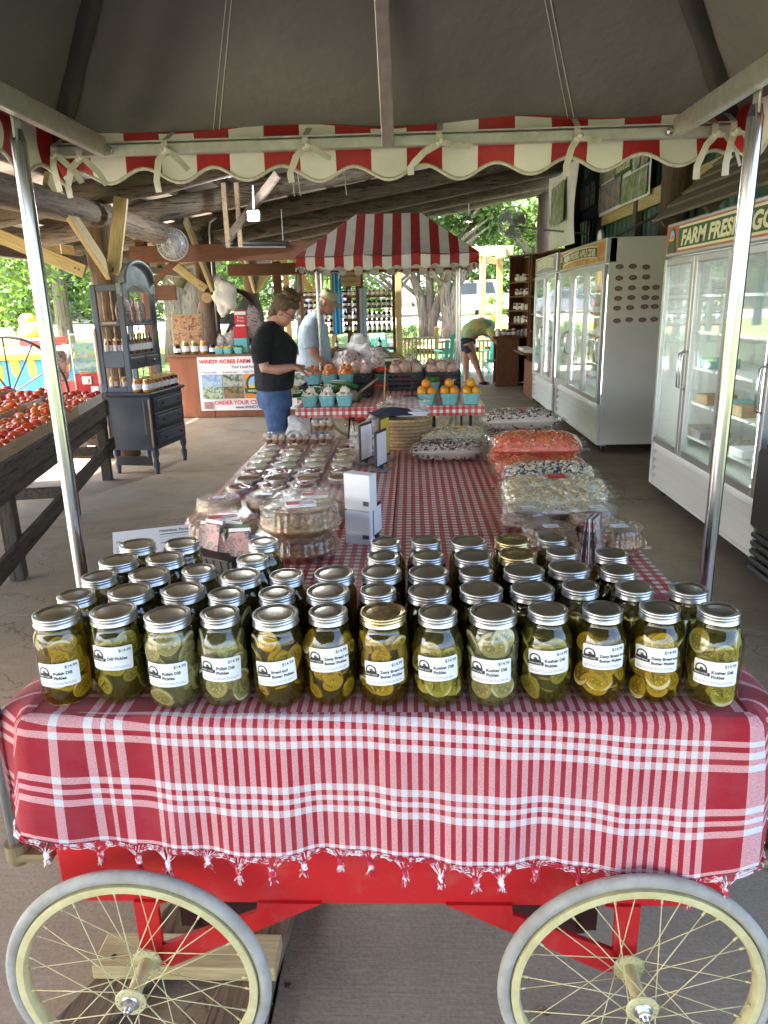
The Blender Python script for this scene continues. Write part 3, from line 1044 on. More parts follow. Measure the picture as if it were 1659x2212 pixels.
def round_fan(x, y, z, r, rz, label, pole):
    t = thing('wall_fan', label, 'fan', (x, y, z), rz, 'round caged fans')
    put('cage', MB().lathe([(.03, -.07), (r * .6, -.06), (r * .93, -.025), (r, 0), (r * .93, .03), (r * .6, .07), (.03, .08)], 28, caps=False, axis='Y').mesh('cage', True), 'fan_mesh', t)
    put('cage_ring', MB().tube([(r * math.cos(k * PI / 20), 0, r * math.sin(k * PI / 20)) for k in range(40)], .008, 6, loop=True).mesh('cage_ring'), 'galv', t)
    for q in (.33, .66):
        put('cage_ring', MB().tube([(r * q * math.cos(k * PI / 20), -.07 + .02 * q, r * q * math.sin(k * PI / 20)) for k in range(40)], .003, 5, loop=True).mesh('cage_ring'), 'galv', t)
    for k in range(24):
        a = 2 * PI * k / 24
        put('cage_wire', MB().tube([(.03 * math.cos(a), -.07, .03 * math.sin(a)), (r * .93 * math.cos(a), -.028, r * .93 * math.sin(a)), (r * math.cos(a), 0, r * math.sin(a))], .002, 4).mesh('cage_wire'), 'galv', t)
    for k in range(3):
        a = 2 * PI * k / 3 + .3
        mb = MB().grid(lambda u, v: Vector((math.cos(a + (u - .5) * .9) * r * (.1 + .75 * v), .02 * (u - .5), math.sin(a + (u - .5) * .9) * r * (.1 + .75 * v))), 6, 5)
        put('blade', mb.mesh('blade'), 'galv', t)
    put('motor', MB().lathe([(.02, .0), (.055, .01), (.06, .12), (.03, .16)], 16, axis='Y').mesh('motor', True), 'galv', t)
    put('mount', MB().tube([(0, .12, 0), (0, .16, -.05), (pole[0], pole[1], pole[2])], .016, 8).mesh('mount'), 'galv', t)
round_fan(1.66, 12.6, 2.86, .235, -.15, 'round grey caged fan beyond the white banner', (1.2, .3, -.2))
round_fan(-3.12, 10.05, 2.46, .20, .1, 'round caged fan high by the left post', (.0, 1.2, -.1))
# ------------------------------------------------------------------ trees, shrubs, far buildings
def leaf_mat(name, c1, c2):
    m, nt, b, out = nodes(name)
    nt.nodes.remove(b)
    gi = nt.nodes.new('ShaderNodeNewGeometry')
    f = noise(nt, coords(nt, 'Object'), .9, 3)
    c = mixc(nt, ramp(nt, f, [(.35, 0), (.65, 1)]), c1, c2)
    rp = ramp(nt, gi.outputs['Random Per Island'], [(0, .65), (1, 1.25)])
    c = mixc(nt, 1., c, rp, 'MULTIPLY')
    d = N(nt, 'ShaderNodeBsdfDiffuse')
    tl = N(nt, 'ShaderNodeBsdfTranslucent')
    gl = N(nt, 'ShaderNodeBsdfGlossy')
    gl.inputs['Roughness'].default_value = .4
    nt.links.new(c, d.inputs[0])
    nt.links.new(mixc(nt, 1., c, (1.25, 1.2, .7), 'MULTIPLY'), tl.inputs[0])
    mx1 = N(nt, 'ShaderNodeMixShader')
    mx1.inputs[0].default_value = .45
    nt.links.new(d.outputs[0], mx1.inputs[1])
    nt.links.new(tl.outputs[0], mx1.inputs[2])
    mx2 = N(nt, 'ShaderNodeMixShader')
    mx2.inputs[0].default_value = .05
    nt.links.new(mx1.outputs[0], mx2.inputs[1])
    nt.links.new(gl.outputs[0], mx2.inputs[2])
    nt.links.new(mx2.outputs[0], out.inputs[0])
leaf_mat('leaf', (.09, .165, .04), (.14, .23, .055))
leaf_mat('leaf_yellow', (.2, .26, .03), (.13, .22, .03))
leaf_mat('leaf_dark', (.065, .13, .035), (.10, .18, .045))
def crown_mesh(seed, n, rx, ry, rz_, leaf, clumps=26):
    r = random.Random(seed)
    cs = []
    for k in range(clumps):
        a, t = r.uniform(0, 2 * PI), math.acos(r.uniform(-.85, .95))
        d = r.uniform(.45, .95)
        cs.append((Vector((rx * d * math.sin(t) * math.cos(a), ry * d * math.sin(t) * math.sin(a), rz_ * d * math.cos(t))), r.uniform(.2, .42) * min(rx, rz_)))
    vs, fs = [], []
    for k in range(n):
        c, s = cs[r.randrange(clumps)]
        d = Vector((r.gauss(0, 1), r.gauss(0, 1), r.gauss(0, .8)))
        d.normalize()
        p = c + d * s * r.random() ** .4
        u = Vector((r.gauss(0, 1), r.gauss(0, 1), r.gauss(0, .6))).normalized()
        w = u.cross(Vector((r.gauss(0, 1), r.gauss(0, 1), r.gauss(0, 1)))).normalized()
        l, b = leaf * r.uniform(.7, 1.3), leaf * r.uniform(.35, .6)
        o = len(vs)
        vs += [p - u * l * .5, p + w * b * .5, p + u * l * .5, p - w * b * .5]
        fs.append((o, o + 1, o + 2, o + 3))
    me = bpy.data.meshes.new('crown')
    me.from_pydata([tuple(v) for v in vs], [], fs)
    return me
CROWN = [crown_mesh(1, 9000, 3.6, 3.2, 2.6, .24, 34), crown_mesh(2, 9000, 3.0, 3.0, 3.2, .22, 30), crown_mesh(3, 5000, 1.1, 1.1, 1.5, .13, 22)]
def with_mat(me, m):
    key = (me.name, m)
    if key not in _cm:
        c = me.copy()
        c.materials.append(MATS[m])
        _cm[key] = c
    return _cm[key]
_cm = {}
def tree(x, y, label, h0, var, mat, sc=1., tr=.2, stems=((0, 0),), group='trees beyond the shelter', cz=None, rz=0.):
    z = terr(x, y) - .06
    t = thing('tree', label, 'tree', (x, y, z), rz, group)
    r = random.Random(int(x * 10 + y * 7))
    for sx, sy in stems:
        pts = [(0 + sx * .25, sy * .2, 0), (sx * .4, sy * .3, h0 * .35), (sx * .8 + r.uniform(-.1, .1), sy * .6, h0 * .7), (sx * 1.5, sy, h0 * 1.1), (sx * 2.4, sy * 1.4, h0 * 1.6)]
        put('trunk', MB().tube(pts, [tr * 1.25, tr, tr * .9, tr * .65, tr * .3], 12).mesh('trunk', True), 'bark', t)
        for k in range(6):
            a = r.uniform(0, 2 * PI)
            b0 = Vector(pts[2]).lerp(Vector(pts[4]), r.random() * .8)
            e = b0 + Vector((math.cos(a) * 1.8 * sc, math.sin(a) * 1.8 * sc, r.uniform(.5, 1.8) * sc))
            put('limb', MB().tube([b0, b0.lerp(e, .5) + Vector((0, 0, .15)), e], [tr * .45, tr * .3, tr * .1], 7).mesh('limb', True), 'bark', t)
    cr = put('crown', with_mat(CROWN[var], mat), None, t, (stems[0][0], 0, cz if cz is not None else h0 * 1.35), rot=(0, 0, r.uniform(0, 6)), scale=sc)
    return t
tree(-9.6, 20.5, 'large leafy tree left of the shelter with low boughs', 2.6, 0, 'leaf', 1., .22, cz=3.5)
tree(-13.6, 25.5, 'small yellow-green tree in front of the office block', 1.2, 2, 'leaf_yellow', 1.0, .05, cz=1.9)
tree(-17.5, 22.5, 'leafy tree at the far left edge', 2.8, 1, 'leaf', .9, .16, cz=4.4)
tree(-6.7, 21.5, 'stout pale-barked tree behind the counter', 2.6, 1, 'leaf', 1.05, .42, ((0, 0), (.5, .1)), cz=4.6)
tree(-3.6, 25, 'leafy tree behind the counter fan', 2.4, 0, 'leaf', .9, .2, cz=3.9)
tree(.55, 24.2, 'left of the twin grey-barked trees', 2.0, 1, 'leaf', .9, .17, ((-.35, 0), (.05, .2), (.35, -.1)), cz=4.9)
tree(1.15, 23.6, 'right of the twin grey-barked trees', 2.2, 0, 'leaf', .8, .19, ((.0, 0), (.35, .1)), cz=5.2)
tree(4.2, 25.5, 'bright leafy tree behind the yellow arbour', 2.2, 0, 'leaf', .95, .2, cz=3.6)
tree(7.5, 27.5, 'leafy tree to the right of the arbour', 2.2, 1, 'leaf', 1., .2, cz=3.8)
for k, (x, y, v, m) in enumerate(((-30, 52, 0, 'leaf'), (-22, 55, 1, 'leaf'), (-14, 53, 0, 'leaf_dark'), (-7, 56, 1, 'leaf'), (-1, 52, 0, 'leaf'), (5, 55, 1, 'leaf_dark'), (11, 52, 0, 'leaf'), (17, 54, 1, 'leaf'), (-38, 56, 1, 'leaf_dark'), (23, 50, 0, 'leaf'))):
    tree(x, y, f'leafy tree in the row across the road, {ORD_[k] if False else ("first", "second", "third", "fourth", "fifth", "sixth", "seventh", "eighth", "ninth", "tenth")[k]} built from the middle' if False else f'tree across the road, {("second", "third", "fourth", "fifth", "sixth", "seventh", "eighth", "ninth", "first", "tenth")[k]} from the left', 2.0, v, m, 1.7, .3, cz=4.2)
for k, (x, y, s) in enumerate(((3.3, 29.6, .5), (4.6, 29.8, .45), (5.9, 29.5, .5))):
    z = terr(x, y) - .06
    t = thing('shrub', f'small round shrub by the road, {("left", "middle", "right")[k]} of three', 'shrub', (x, y, z), k, 'shrubs by the road')
    put('foliage', with_mat(CROWN[2], 'leaf_yellow'), None, t, (0, 0, .55), scale=s)
    put('stem', MB().tube([(0, 0, 0), (0, 0, .5)], .03, 6).mesh('stem'), 'bark', t)
t = thing('potted_plant', 'leafy plant in a dark pot on the patio railing line', 'plant', (-.05, 19.4, terr(0, 19.4) - .02))
put('pot', MB().lathe([(.16, 0), (.22, .28), (.23, .3), (.2, .3)], 18).mesh('pot', True), 'black_plastic', t)
put('foliage', with_mat(CROWN[2], 'leaf_dark'), None, t, (0, 0, .62), scale=.32)
rk = random.Random(2)
for k, (x, y, s) in enumerate(((-.6, 23.0, .35), (-.1, 22.7, .3), (.5, 22.4, .28), (1.5, 22.3, .3), (2.2, 22.8, .36), (2.6, 23.5, .4), (.9, 23.1, .25), (-1.1, 23.6, .4), (1.9, 23.4, .26))):
    o = lump('boulder', 'rock', (x, y, terr(x, y) + s * .1), (s, s * .8, s * .55), 60 + k, 14, .5) if 'lump' in globals() else None
    if o is None:
        r = random.Random(60 + k)
        mb = MB().ball((0, 0, 0), s, 9, 6, (1, .8, .6))
        for v in mb.v:
            v *= r.uniform(.8, 1.15)
        o = mb.build('boulder', 'rock', None)
        o.location = (x, y, terr(x, y) + s * .1)
        o.rotation_euler = (0, 0, k)
    tag(o, f'boulder edging the planting bed, {("first", "second", "third", "fourth", "fifth", "sixth", "seventh", "eighth", "ninth")[k]} of nine', 'rock', 'boulders round the planting bed')
# office block far left
ob = thing('office_building', 'dark grey office block with blue glass beyond the road', 'building', (-38, 66, terr(-38, 66)))
put('wall', MB().box((0, 0, 5), (26, 12, 11)).mesh('wall'), 'office_grey', ob)
for fl_ in range(3):
    for k in range(9):
        w = put('window', MB().box((0, 0, 0), (2.2, .12, 2.2)).mesh('window'), 'office_pale', ob, (-11.6 + 2.9 * k, -6.05, 1.8 + 3.3 * fl_))
        put('pane', MB().box((-.53, -.04, 0), (1.0, .1, 2.04)).mesh('pane'), 'office_glass', w)
        put('pane', MB().box((.53, -.04, 0), (1.0, .1, 2.04)).mesh('pane'), 'office_glass', w)
for k in range(4):
    put('pier', MB().box((0, 0, 5), (.7, .3, 11.1)).mesh('pier'), 'office_brick', ob, (-10.1 + 5.8 * k, -6.1, 0))
put('parapet', MB().box((0, 0, 10.7), (26.2, 12.2, .4)).mesh('parapet'), 'office_pale', ob)
# white pickup parked across the road
tk = thing('pickup_truck', 'white pickup truck parked beyond the twin trees', 'truck', (3.3, 36, terr(3, 36) - .02), .04)
side = [(-2.9, .5), (-2.9, .95), (-1.55, 1.12), (-1.0, 1.78), (.55, 1.82), (.78, 1.2), (2.8, 1.2), (2.85, .5)]
def outl(pts):
    out = []
    for (x, z) in pts:
        out.append((x, z))
    return out
put('body', MB().prism(outl(side), 'Y', -.95, .95).mesh('body'), 'truck_white', tk)
put('window', MB().prism([(-1.42, 1.16), (-.95, 1.68), (-.3, 1.7), (-.3, 1.18)], 'Y', -.965, -.94).mesh('window'), 'truck_glass', tk)
put('window', MB().prism([(-.22, 1.18), (-.22, 1.7), (.42, 1.72), (.58, 1.2)], 'Y', -.965, -.94).mesh('window'), 'truck_glass', tk)
for x in (-1.85, 1.75):
    for y in (-.9, .9):
        w = put('wheel', MB().lathe([(.22, -.12), (.36, -.12), (.4, -.07), (.4, .07), (.36, .12), (.22, .12)], 24, axis='Y').mesh('tyre', True), 'rubber', tk, (x, y, .4))
        put('rim', MB().lathe([(.0, -.125), (.1, -.13), (.22, -.115), (.22, .115), (.0, .12)], 16, axis='Y').mesh('rim', True), 'steel', w)
    a = [(x + .5 * math.cos(PI * k / 10), .42 + .5 * math.sin(PI * k / 10)) for k in range(11)]
    put('wheel_arch', MB().prism(a, 'Y', -.958, -.93).mesh('wheel_arch'), 'rubber', tk)
put('bumper', MB().box((-2.92, 0, .58), (.12, 1.85, .2), ch=.03).mesh('bumper'), 'steel', tk)
put('headlight', MB().box((-2.87, -.75, .84), (.1, .35, .18), ch=.02).mesh('headlight'), 'white_plastic', tk)
put('door_seam', MB().box((-.26, -.953, .95), (.012, .01, .8)).mesh('door_seam'), 'rubber', tk)
put('mirror', MB().box((-1.2, -1.06, 1.22), (.08, .16, .14), ch=.02).mesh('mirror'), 'truck_white', tk)
def car(x, y, rz, mat, label):
    c = thing('parked_car', label, 'car', (x, y, terr(x, y) - .02), rz, 'cars parked across the road')
    put('body', MB().prism([(-2.1, .3), (-2.15, .75), (-1.2, .9), (-.7, 1.38), (.8, 1.4), (1.5, .95), (2.1, .85), (2.15, .3)], 'Y', -.85, .85).mesh('body'), mat, c)
    put('window', MB().prism([(-1.05, .93), (-.62, 1.3), (.72, 1.32), (1.25, .95)], 'Y', -.865, -.84).mesh('window'), 'truck_glass', c)
    for wx in (-1.35, 1.35):
        for wy in (-.8, .8):
            w = put('wheel', MB().lathe([(.2, -.1), (.32, -.1), (.33, 0), (.32, .1), (.2, .1)], 20, axis='Y').mesh('wheel', True), 'rubber', c, (wx, wy, .33))
            put('rim', MB().lathe([(0, -.105), (.2, -.1), (.2, .1), (0, .105)], 14, axis='Y').mesh('rim'), 'steel', w)
car(-4.6, 41, .05, 'office_grey', 'dark car seen behind the drum fan')
car(-25, 42, .05, 'truck_white', 'white car far left beyond the lawn')
car(12.5, 41, 0, 'office_pale', 'pale car beyond the right arbour post')
# ------------------------------------------------------------------ the red vending cart in front
TABLE = .883
cart = thing('vending_cart', 'red vending cart with spoked wheels and aluminium canopy frame, nearest the camera', 'cart', (-.08, 1.55, 0))
def CP(o):
    """parent to the cart, keeping world coordinates"""
    o.parent = cart
    o.matrix_parent_inverse = Matrix.Translation((.08, -1.55, 0))
    return o
b = MB().box((-.068, 1.553, .624), (1.42, .56, .448), ch=.006)
CP(b.build('body_box', 'cart_red'))
b = MB().box((-.064, 1.55, .862), (1.41, .62, .026), ch=.006)
CP(b.build('table_top', 'cart_red'))
WX = (-.592, .445)
def bracket(cx, side, y, mat):
    """triangular wheel bracket with rounded inner corners, cut from sheet"""
    zt, zb = .412, .262
    b = MB()
    def q(pts):
        b.prism(pts, 'Y', y, y + .012)
    w = .026
    q([(cx - w, zt), (cx + w, zt), (cx + w * .95, zb - .012), (cx - w * .95, zb - .012)])
    q([(cx + side * .385, zt), (cx + side * .245, zt), (cx + side * .245 * .99, zt - .024), (cx + side * .02, zb + .03), (cx + side * .0, zb - .02), (cx + side * .04, zb - .026)])
    for k in range(5):
        a0, a1 = PI / 2 * k / 5, PI / 2 * (k + 1) / 5
        r = .022
        ox, oz = cx + side * (w + r), zt - r
        q([(cx + side * w, zt), (ox - side * r * math.cos(a0), oz + r * math.sin(a0)), (ox - side * r * math.cos(a1), oz + r * math.sin(a1))])
    return CP(b.build('wheel_bracket', mat))
for cx, sd in zip(WX, (1, -1)):
    bracket(cx, sd, 1.2635, 'cart_red')
    bracket(cx + sd * .06, sd, 1.36, 'cart_dark')  # inner bracket coloured darker, the shade under the cart put into its paint
    bracket(cx, sd, 1.84, 'cart_red')
# wheels: tyre, rim, hub, flanges, nut and each spoke
def torus(mb, Rr, r, n=72, m=12, sq=1., prof=None):
    rings = []
    for i in range(n):
        a = 2 * PI * i / n
        ring = []
        for (dr, dy) in (prof or [(r * math.cos(2 * PI * k / m), r * sq * math.sin(2 * PI * k / m)) for k in range(m)]):
            ring.append(Vector(((Rr + dr) * math.cos(a), dy, (Rr + dr) * math.sin(a))))
        rings.append(ring)
    mb.ring_surface(rings, loop=True)
    return mb
TYRE = torus(MB(), .262, .0132, 84, 14).mesh('tyre', True)
RIM = torus(MB(), .2405, 0, 84, prof=[(.008, -.014), (.008, .014), (.001, .0155), (-.007, .0145), (-.0105, .006), (-.0105, -.006), (-.007, -.0145), (.001, -.0155)]).mesh('rim')
sharp(RIM, 40)
hb = MB().lathe([(.011, -.052), (.012, -.048), (.0145, -.044), (.0145, .044), (.012, .048), (.011, .052)], 20, axis='Y')
HUB = hb.mesh('hub')
sharp(HUB, 40)
FL = MB()
FL.lathe([(.011, -.003), (.0305, -.003), (.032, 0), (.0305, .003), (.011, .003)], 28, axis='Y')
for k in range(14):
    a = 2 * PI * k / 14
    FL.ball((.0255 * math.cos(a), -.0038, .0255 * math.sin(a)), .0022, 6, 4)
FLANGE = FL.mesh('flange')
sharp(FLANGE, 40)
NT = MB()
NT.lathe([(.019, .003), (.019, -.002), (.0165, -.004)], 18, axis='Y')
NT.lathe([(.0125, -.004), (.0125, -.014), (.0105, -.0155)], 6, axis='Y')
NT.lathe([(.0065, -.015), (.0065, -.021), (.0045, -.023)], 12, axis='Y')
NUT = NT.mesh('axle_nut')
sharp(NUT, 30)
SPOKES = []
for k in range(32):
    fl = k % 2
    s = 1 if (k // 2) % 2 else -1
    a1 = 2 * PI * k / 32
    a0 = a1 + s * 1.15
    y0 = -.045 if fl else .045
    p0 = Vector((.0255 * math.cos(a0), y0, .0255 * math.sin(a0)))
    p1 = Vector((.230 * math.cos(a1), y0 * .12, .230 * math.sin(a1)))
    d = (p1 - p0).normalized()
    mb = MB().tube([p0, p1], .0012, 6)
    mb.tube([p1 - d * .012, p1], .0024, 6)
    SPOKES.append(mb.mesh('spoke', True))
def wheel(x, y, flip, rotk):
    w = bpy.data.objects.new('wheel', None)
    COL.objects.link(w)
    CP(w)
    w.location = (x, y, .2835)
    w.scale = (1.028, 1.028, 1.028)
    w.rotation_euler = (0, rotk, PI if flip else 0)
    put('tyre', TYRE, 'tyre', w)
    put('rim', RIM, 'cream_paint', w)
    put('hub', HUB, 'cream_paint', w)
    put('flange', FLANGE, 'cream_paint', w, (0, -.046, 0))
    put('flange', FLANGE, 'cream_paint', w, (0, .046, 0))
    put('axle_nut', NUT, 'steel', w, (0, -.05, 0))
    for me in SPOKES:
        put('spoke', me, 'cream_paint', w)
wheel(WX[0], 1.185, False, .1)
wheel(WX[1], 1.185, False, .34)
wheel(WX[0], 1.905, True, .2)
wheel(WX[1], 1.905, True, .5)
# canopy posts and their feet
PX = (-.882, .752)
for x in PX:
    sg = -1 if x < 0 else 1
    for y, z0 in ((1.31, .505), (1.78, .505)):
        t = MB().tube([(x, y, z0), (x, y, 2.02)], .0175, 24)
        t.tube([(x, y, 2.02), (x, y, 2.045)], [.0175, .012], 24)
        o = CP(t.build('canopy_post', 'chrome_tube', smooth=True))
        sharp(o.data, 40)
        t = MB().box((x, y, 2.075), (.006, .034, .10), ch=.002)
        CP(t.build('post_tab', 'aluminium'))
        t = MB().lathe([(.009, 0), (.009, .006)], 6, (x - sg * .012, y, 2.085), axis='X')
        t.ball((x - sg * .01, y, 2.085), .006, 8, 6)
        CP(t.build('bolt', 'steel'))
        t = MB().tube([(x, y, .49), (x, y, .53)], .026, 20)
        t.box((x - sg * .04, y, .50), (.09, .05, .02), ch=.006)
        t.tube([(x, y, .478), (x, y, .492)], [.02, .026], 20)
        CP(t.build('post_foot', 'bracket_bronze'))
# aluminium canopy frame
RZ = 2.082
CX0, CX1, CY0, CY1 = -1.0, .885, .80, 2.23
for x in (PX[0] + .024, PX[1] - .024):
    t = MB().box((x, (CY0 + CY1) / 2 - .012, RZ + .008), (.026, CY1 - CY0 - .02, .05), ch=.003)
    CP(t.build('side_rail', 'aluminium'))
for y in (CY0, CY1):
    t = MB().box(((CX0 + CX1) / 2, y, RZ), (CX1 - CX0, .022, .03), ch=.003)
    t.box(((CX0 + CX1) / 2, y, RZ + .019), (CX1 - CX0, .034, .004))
    CP(t.build('cross_rail', 'aluminium'))
for x in (PX[0] + .024, PX[1] - .024):
    for y in (CY1 - .022, .94):
        t = MB().lathe([(.0095, 0), (.0095, -.006), (.006, -.012)], 6, (x + (.02 if x < 0 else -.02), y, RZ), axis='Y')
        CP(t.build('bolt', 'steel'))
RID = (-.42, .31, 1.53, 2.63)
mx = (CX0 + CX1) / 2
for y0 in (CY1, CY0):
    t = MB().bar((mx - .0, y0 + (-.02 if y0 > 1.5 else .02), RZ - .012), (mx - .0, RID[2] + (.02 if y0 > 1.5 else -.02), RID[3] - .045), .034, .014, .002)
    CP(t.build('rafter', 'aluminium'))
t = MB().tube([(mx - .006, 2.0, 2.245), (mx - .006, 1.97, 2.27)], .006, 10)
CP(t.build('rivet', 'steel'))
t = MB().box((mx, RID[2], RID[3] - .03), (RID[1] - RID[0], .03, .03), ch=.003)
CP(t.build('ridge_rail', 'aluminium'))
# canopy roof: four cloth slopes, sagging a little, dull grey underneath
EZ = 2.142
EX0, EX1, EY0, EY1 = -1.03, .915, .755, 2.295
def slope(c00, c10, c11, c01, name, nu=28, nv=14, mats=('canopy_under',)):
    c00, c10, c11, c01 = [Vector(p) for p in (c00, c10, c11, c01)]
    n = (c10 - c00).cross(c01 - c00).normalized()
    if n.z < 0:
        n = -n
    def fn(u, v):
        p = c00.lerp(c10, u).lerp(c01.lerp(c11, u), v)
        s = math.sin(PI * u) * math.sin(PI * min(1, v * 1.1))
        p = p - n * (.035 * s + .006 * math.sin(u * 23 + v * 3) * (1 - v) * math.sin(PI * u))
        # the hem rides up and down between the ties
        if v < .25:
            p = p + Vector((0, 0, 1)) * (.011 * math.sin(u * 19.5 + 1.2) * math.sin(PI * u)) * (1 - v / .25)
        return p
    def fo(u, v):
        return fn(u, v) + n * .004
    mb = MB().grid(fn, nu, nv)
    mb.grid(fo, nu, nv)
    return CP(mb.build(name, mats[0], smooth=True)), fn
E0 = [(EX0, EY1, EZ), (EX1, EY1, EZ), (RID[1], RID[2], RID[3]), (RID[0], RID[2], RID[3])]
rear_slope, FN_R = slope(*E0, 'canopy_roof')
front_slope, FN_F = slope((EX0, EY0, EZ), (EX1, EY0, EZ), (RID[1], RID[2], RID[3]), (RID[0], RID[2], RID[3]), 'canopy_roof')
left_slope, FN_L = slope((EX0, EY0, EZ), (EX0, EY1, EZ), (RID[0], RID[2] + .002, RID[3]), (RID[0], RID[2] - .002, RID[3]), 'canopy_roof')
right_slope, FN_RR = slope((EX1, EY0, EZ), (EX1, EY1, EZ), (RID[1], RID[2] + .002, RID[3]), (RID[1], RID[2] - .002, RID[3]), 'canopy_roof')
# striped top side of the canopy, seen on the far cart: one strip of cloth for each stripe
def roof_stripes(fn, a0, a1, r0, r1, n, first, off):
    for k in range(n):
        xa, xb = a0 + (a1 - a0) * k / n, a0 + (a1 - a0) * (k + 1) / n
        def pt(a, v):
            x = xa + (xb - xa) * a
            top = 1.
            if x < r0:
                top = (x - a0) / (r0 - a0)
            elif x > r1:
                top = (a1 - x) / (a1 - r1)
            vv = max(0., min(1., top)) * v
            lo, hi = a0 + (r0 - a0) * vv, a1 + (r1 - a1) * vv
            u = 0.5 if hi - lo < 1e-5 else min(1, max(0, (x - lo) / (hi - lo)))
            return fn(u, vv) + off
        CP(MB().grid(pt, 4, 8).build('roof_stripe', 'canopy_red' if (k + first) % 2 else 'canopy_white', smooth=True))
roof_stripes(FN_R, EX0, EX1, RID[0], RID[1], 19, 1, Vector((0, .006, .008)))
roof_stripes(FN_F, EX0, EX1, RID[0], RID[1], 19, 1, Vector((0, -.006, .008)))
roof_stripes(FN_L, EY0, EY1, RID[2] - .001, RID[2] + .001, 15, 1, Vector((-.006, 0, .008)))
roof_stripes(FN_RR, EY0, EY1, RID[2] - .001, RID[2] + .001, 15, 1, Vector((.006, 0, .008)))
# hip pockets: dark folded bands along the rear hips
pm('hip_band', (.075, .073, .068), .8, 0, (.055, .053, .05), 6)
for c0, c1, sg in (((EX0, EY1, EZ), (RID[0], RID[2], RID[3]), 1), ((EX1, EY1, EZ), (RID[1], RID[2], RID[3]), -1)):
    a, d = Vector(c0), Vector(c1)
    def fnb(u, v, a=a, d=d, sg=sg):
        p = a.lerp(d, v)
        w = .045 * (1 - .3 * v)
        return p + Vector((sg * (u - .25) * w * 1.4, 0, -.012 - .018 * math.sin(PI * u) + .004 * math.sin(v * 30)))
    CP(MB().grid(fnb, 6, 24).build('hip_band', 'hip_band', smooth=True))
# seams stitched across the rear slope
for u0 in (.245, .765):
    for du in (-.0045, .0045):
        pts = [FN_R(u0 + du, k / 12) + Vector((0, -.0012, -.0014)) for k in range(0, 11)]
        CP(MB().tube(pts, .0011, 5).build('stitching', 'thread'))
# valance: striped strip with a scalloped hem
def valance(p0, p1, nstripe, name, seed=0, inward=Vector((0, 0, 0)), zt=EZ, h=.122, sc=.038, phase=0., per=2, ties=True):
    """red and white stripes alternate; the hem scallops every two stripes; white binding on the hem"""
    p0, p1 = Vector(p0), Vector(p1)
    L = (p1 - p0)
    rnd = random.Random(seed)
    ph = [rnd.uniform(0, 6) for _ in range(4)]
    sub = 8
    n = nstripe * sub
    out = Vector((L.y, -L.x, 0)).normalized()
    def top(u):
        return .012 * math.sin(u * 19.5 + 1.2) * math.sin(PI * u)
    def hem(u):
        s = .5 + .5 * math.cos(2 * PI * (u * nstripe / per + phase))
        return -h - sc * (s - .5) + .006 * math.sin(u * 7 + ph[0])
    def pt(u, t):
        z0, z1 = top(u), hem(u)
        z = z0 + (z1 - z0) * t
        o = .012 * math.sin(u * nstripe * PI / per * 1. + ph[1]) * t + .010 * math.sin(u * 11 + ph[2]) * t + .012 * math.sin(PI * t) * math.sin(u * 17 + ph[3])
        return p0 + L * u + Vector((0, 0, z + zt - p0.z)) + out * o
    root = bpy.data.objects.new(name, None)
    COL.objects.link(root)
    CP(root)
    root.matrix_parent_inverse = Matrix.Identity(4)
    root.matrix_parent_inverse = Matrix.Translation((.08, -1.55, 0))
    for k in range(nstripe):
        mb = MB().grid(lambda a, v, k=k: pt((k + a) / nstripe, v), sub, 8)
        mb.grid(lambda a, v, k=k: pt((k + a) / nstripe, v) + out * .0015, sub, 8)
        mb.build('stripe', 'canopy_red' if (k + seed) % 2 else 'canopy_white', root, smooth=True)
    mb = MB().tube([pt(i / n, 1.0) for i in range(n + 1)], .0055, 6)
    mb.build('hem_binding', 'trim_white', root, smooth=True)
    mb = MB().tube([pt(i / n, .0) + Vector((0, 0, .001)) for i in range(n + 1)], .003, 6)
    mb.build('top_seam', 'canopy_red', root, smooth=True)
    return root, pt
v_rear, VP_R = valance((EX0, EY1, EZ), (EX1, EY1, EZ), 19, 'valance', 1, phase=.25)
v_left, VP_L = valance((EX0, EY1, EZ), (EX0, EY0, EZ), 15, 'valance', 1)
v_right, VP_RR = valance((EX1, EY0, EZ), (EX1, EY1, EZ), 15, 'valance', 1)
v_front, VP_F = valance((EX1, EY0, EZ), (EX0, EY0, EZ), 19, 'valance', 1, phase=.25)
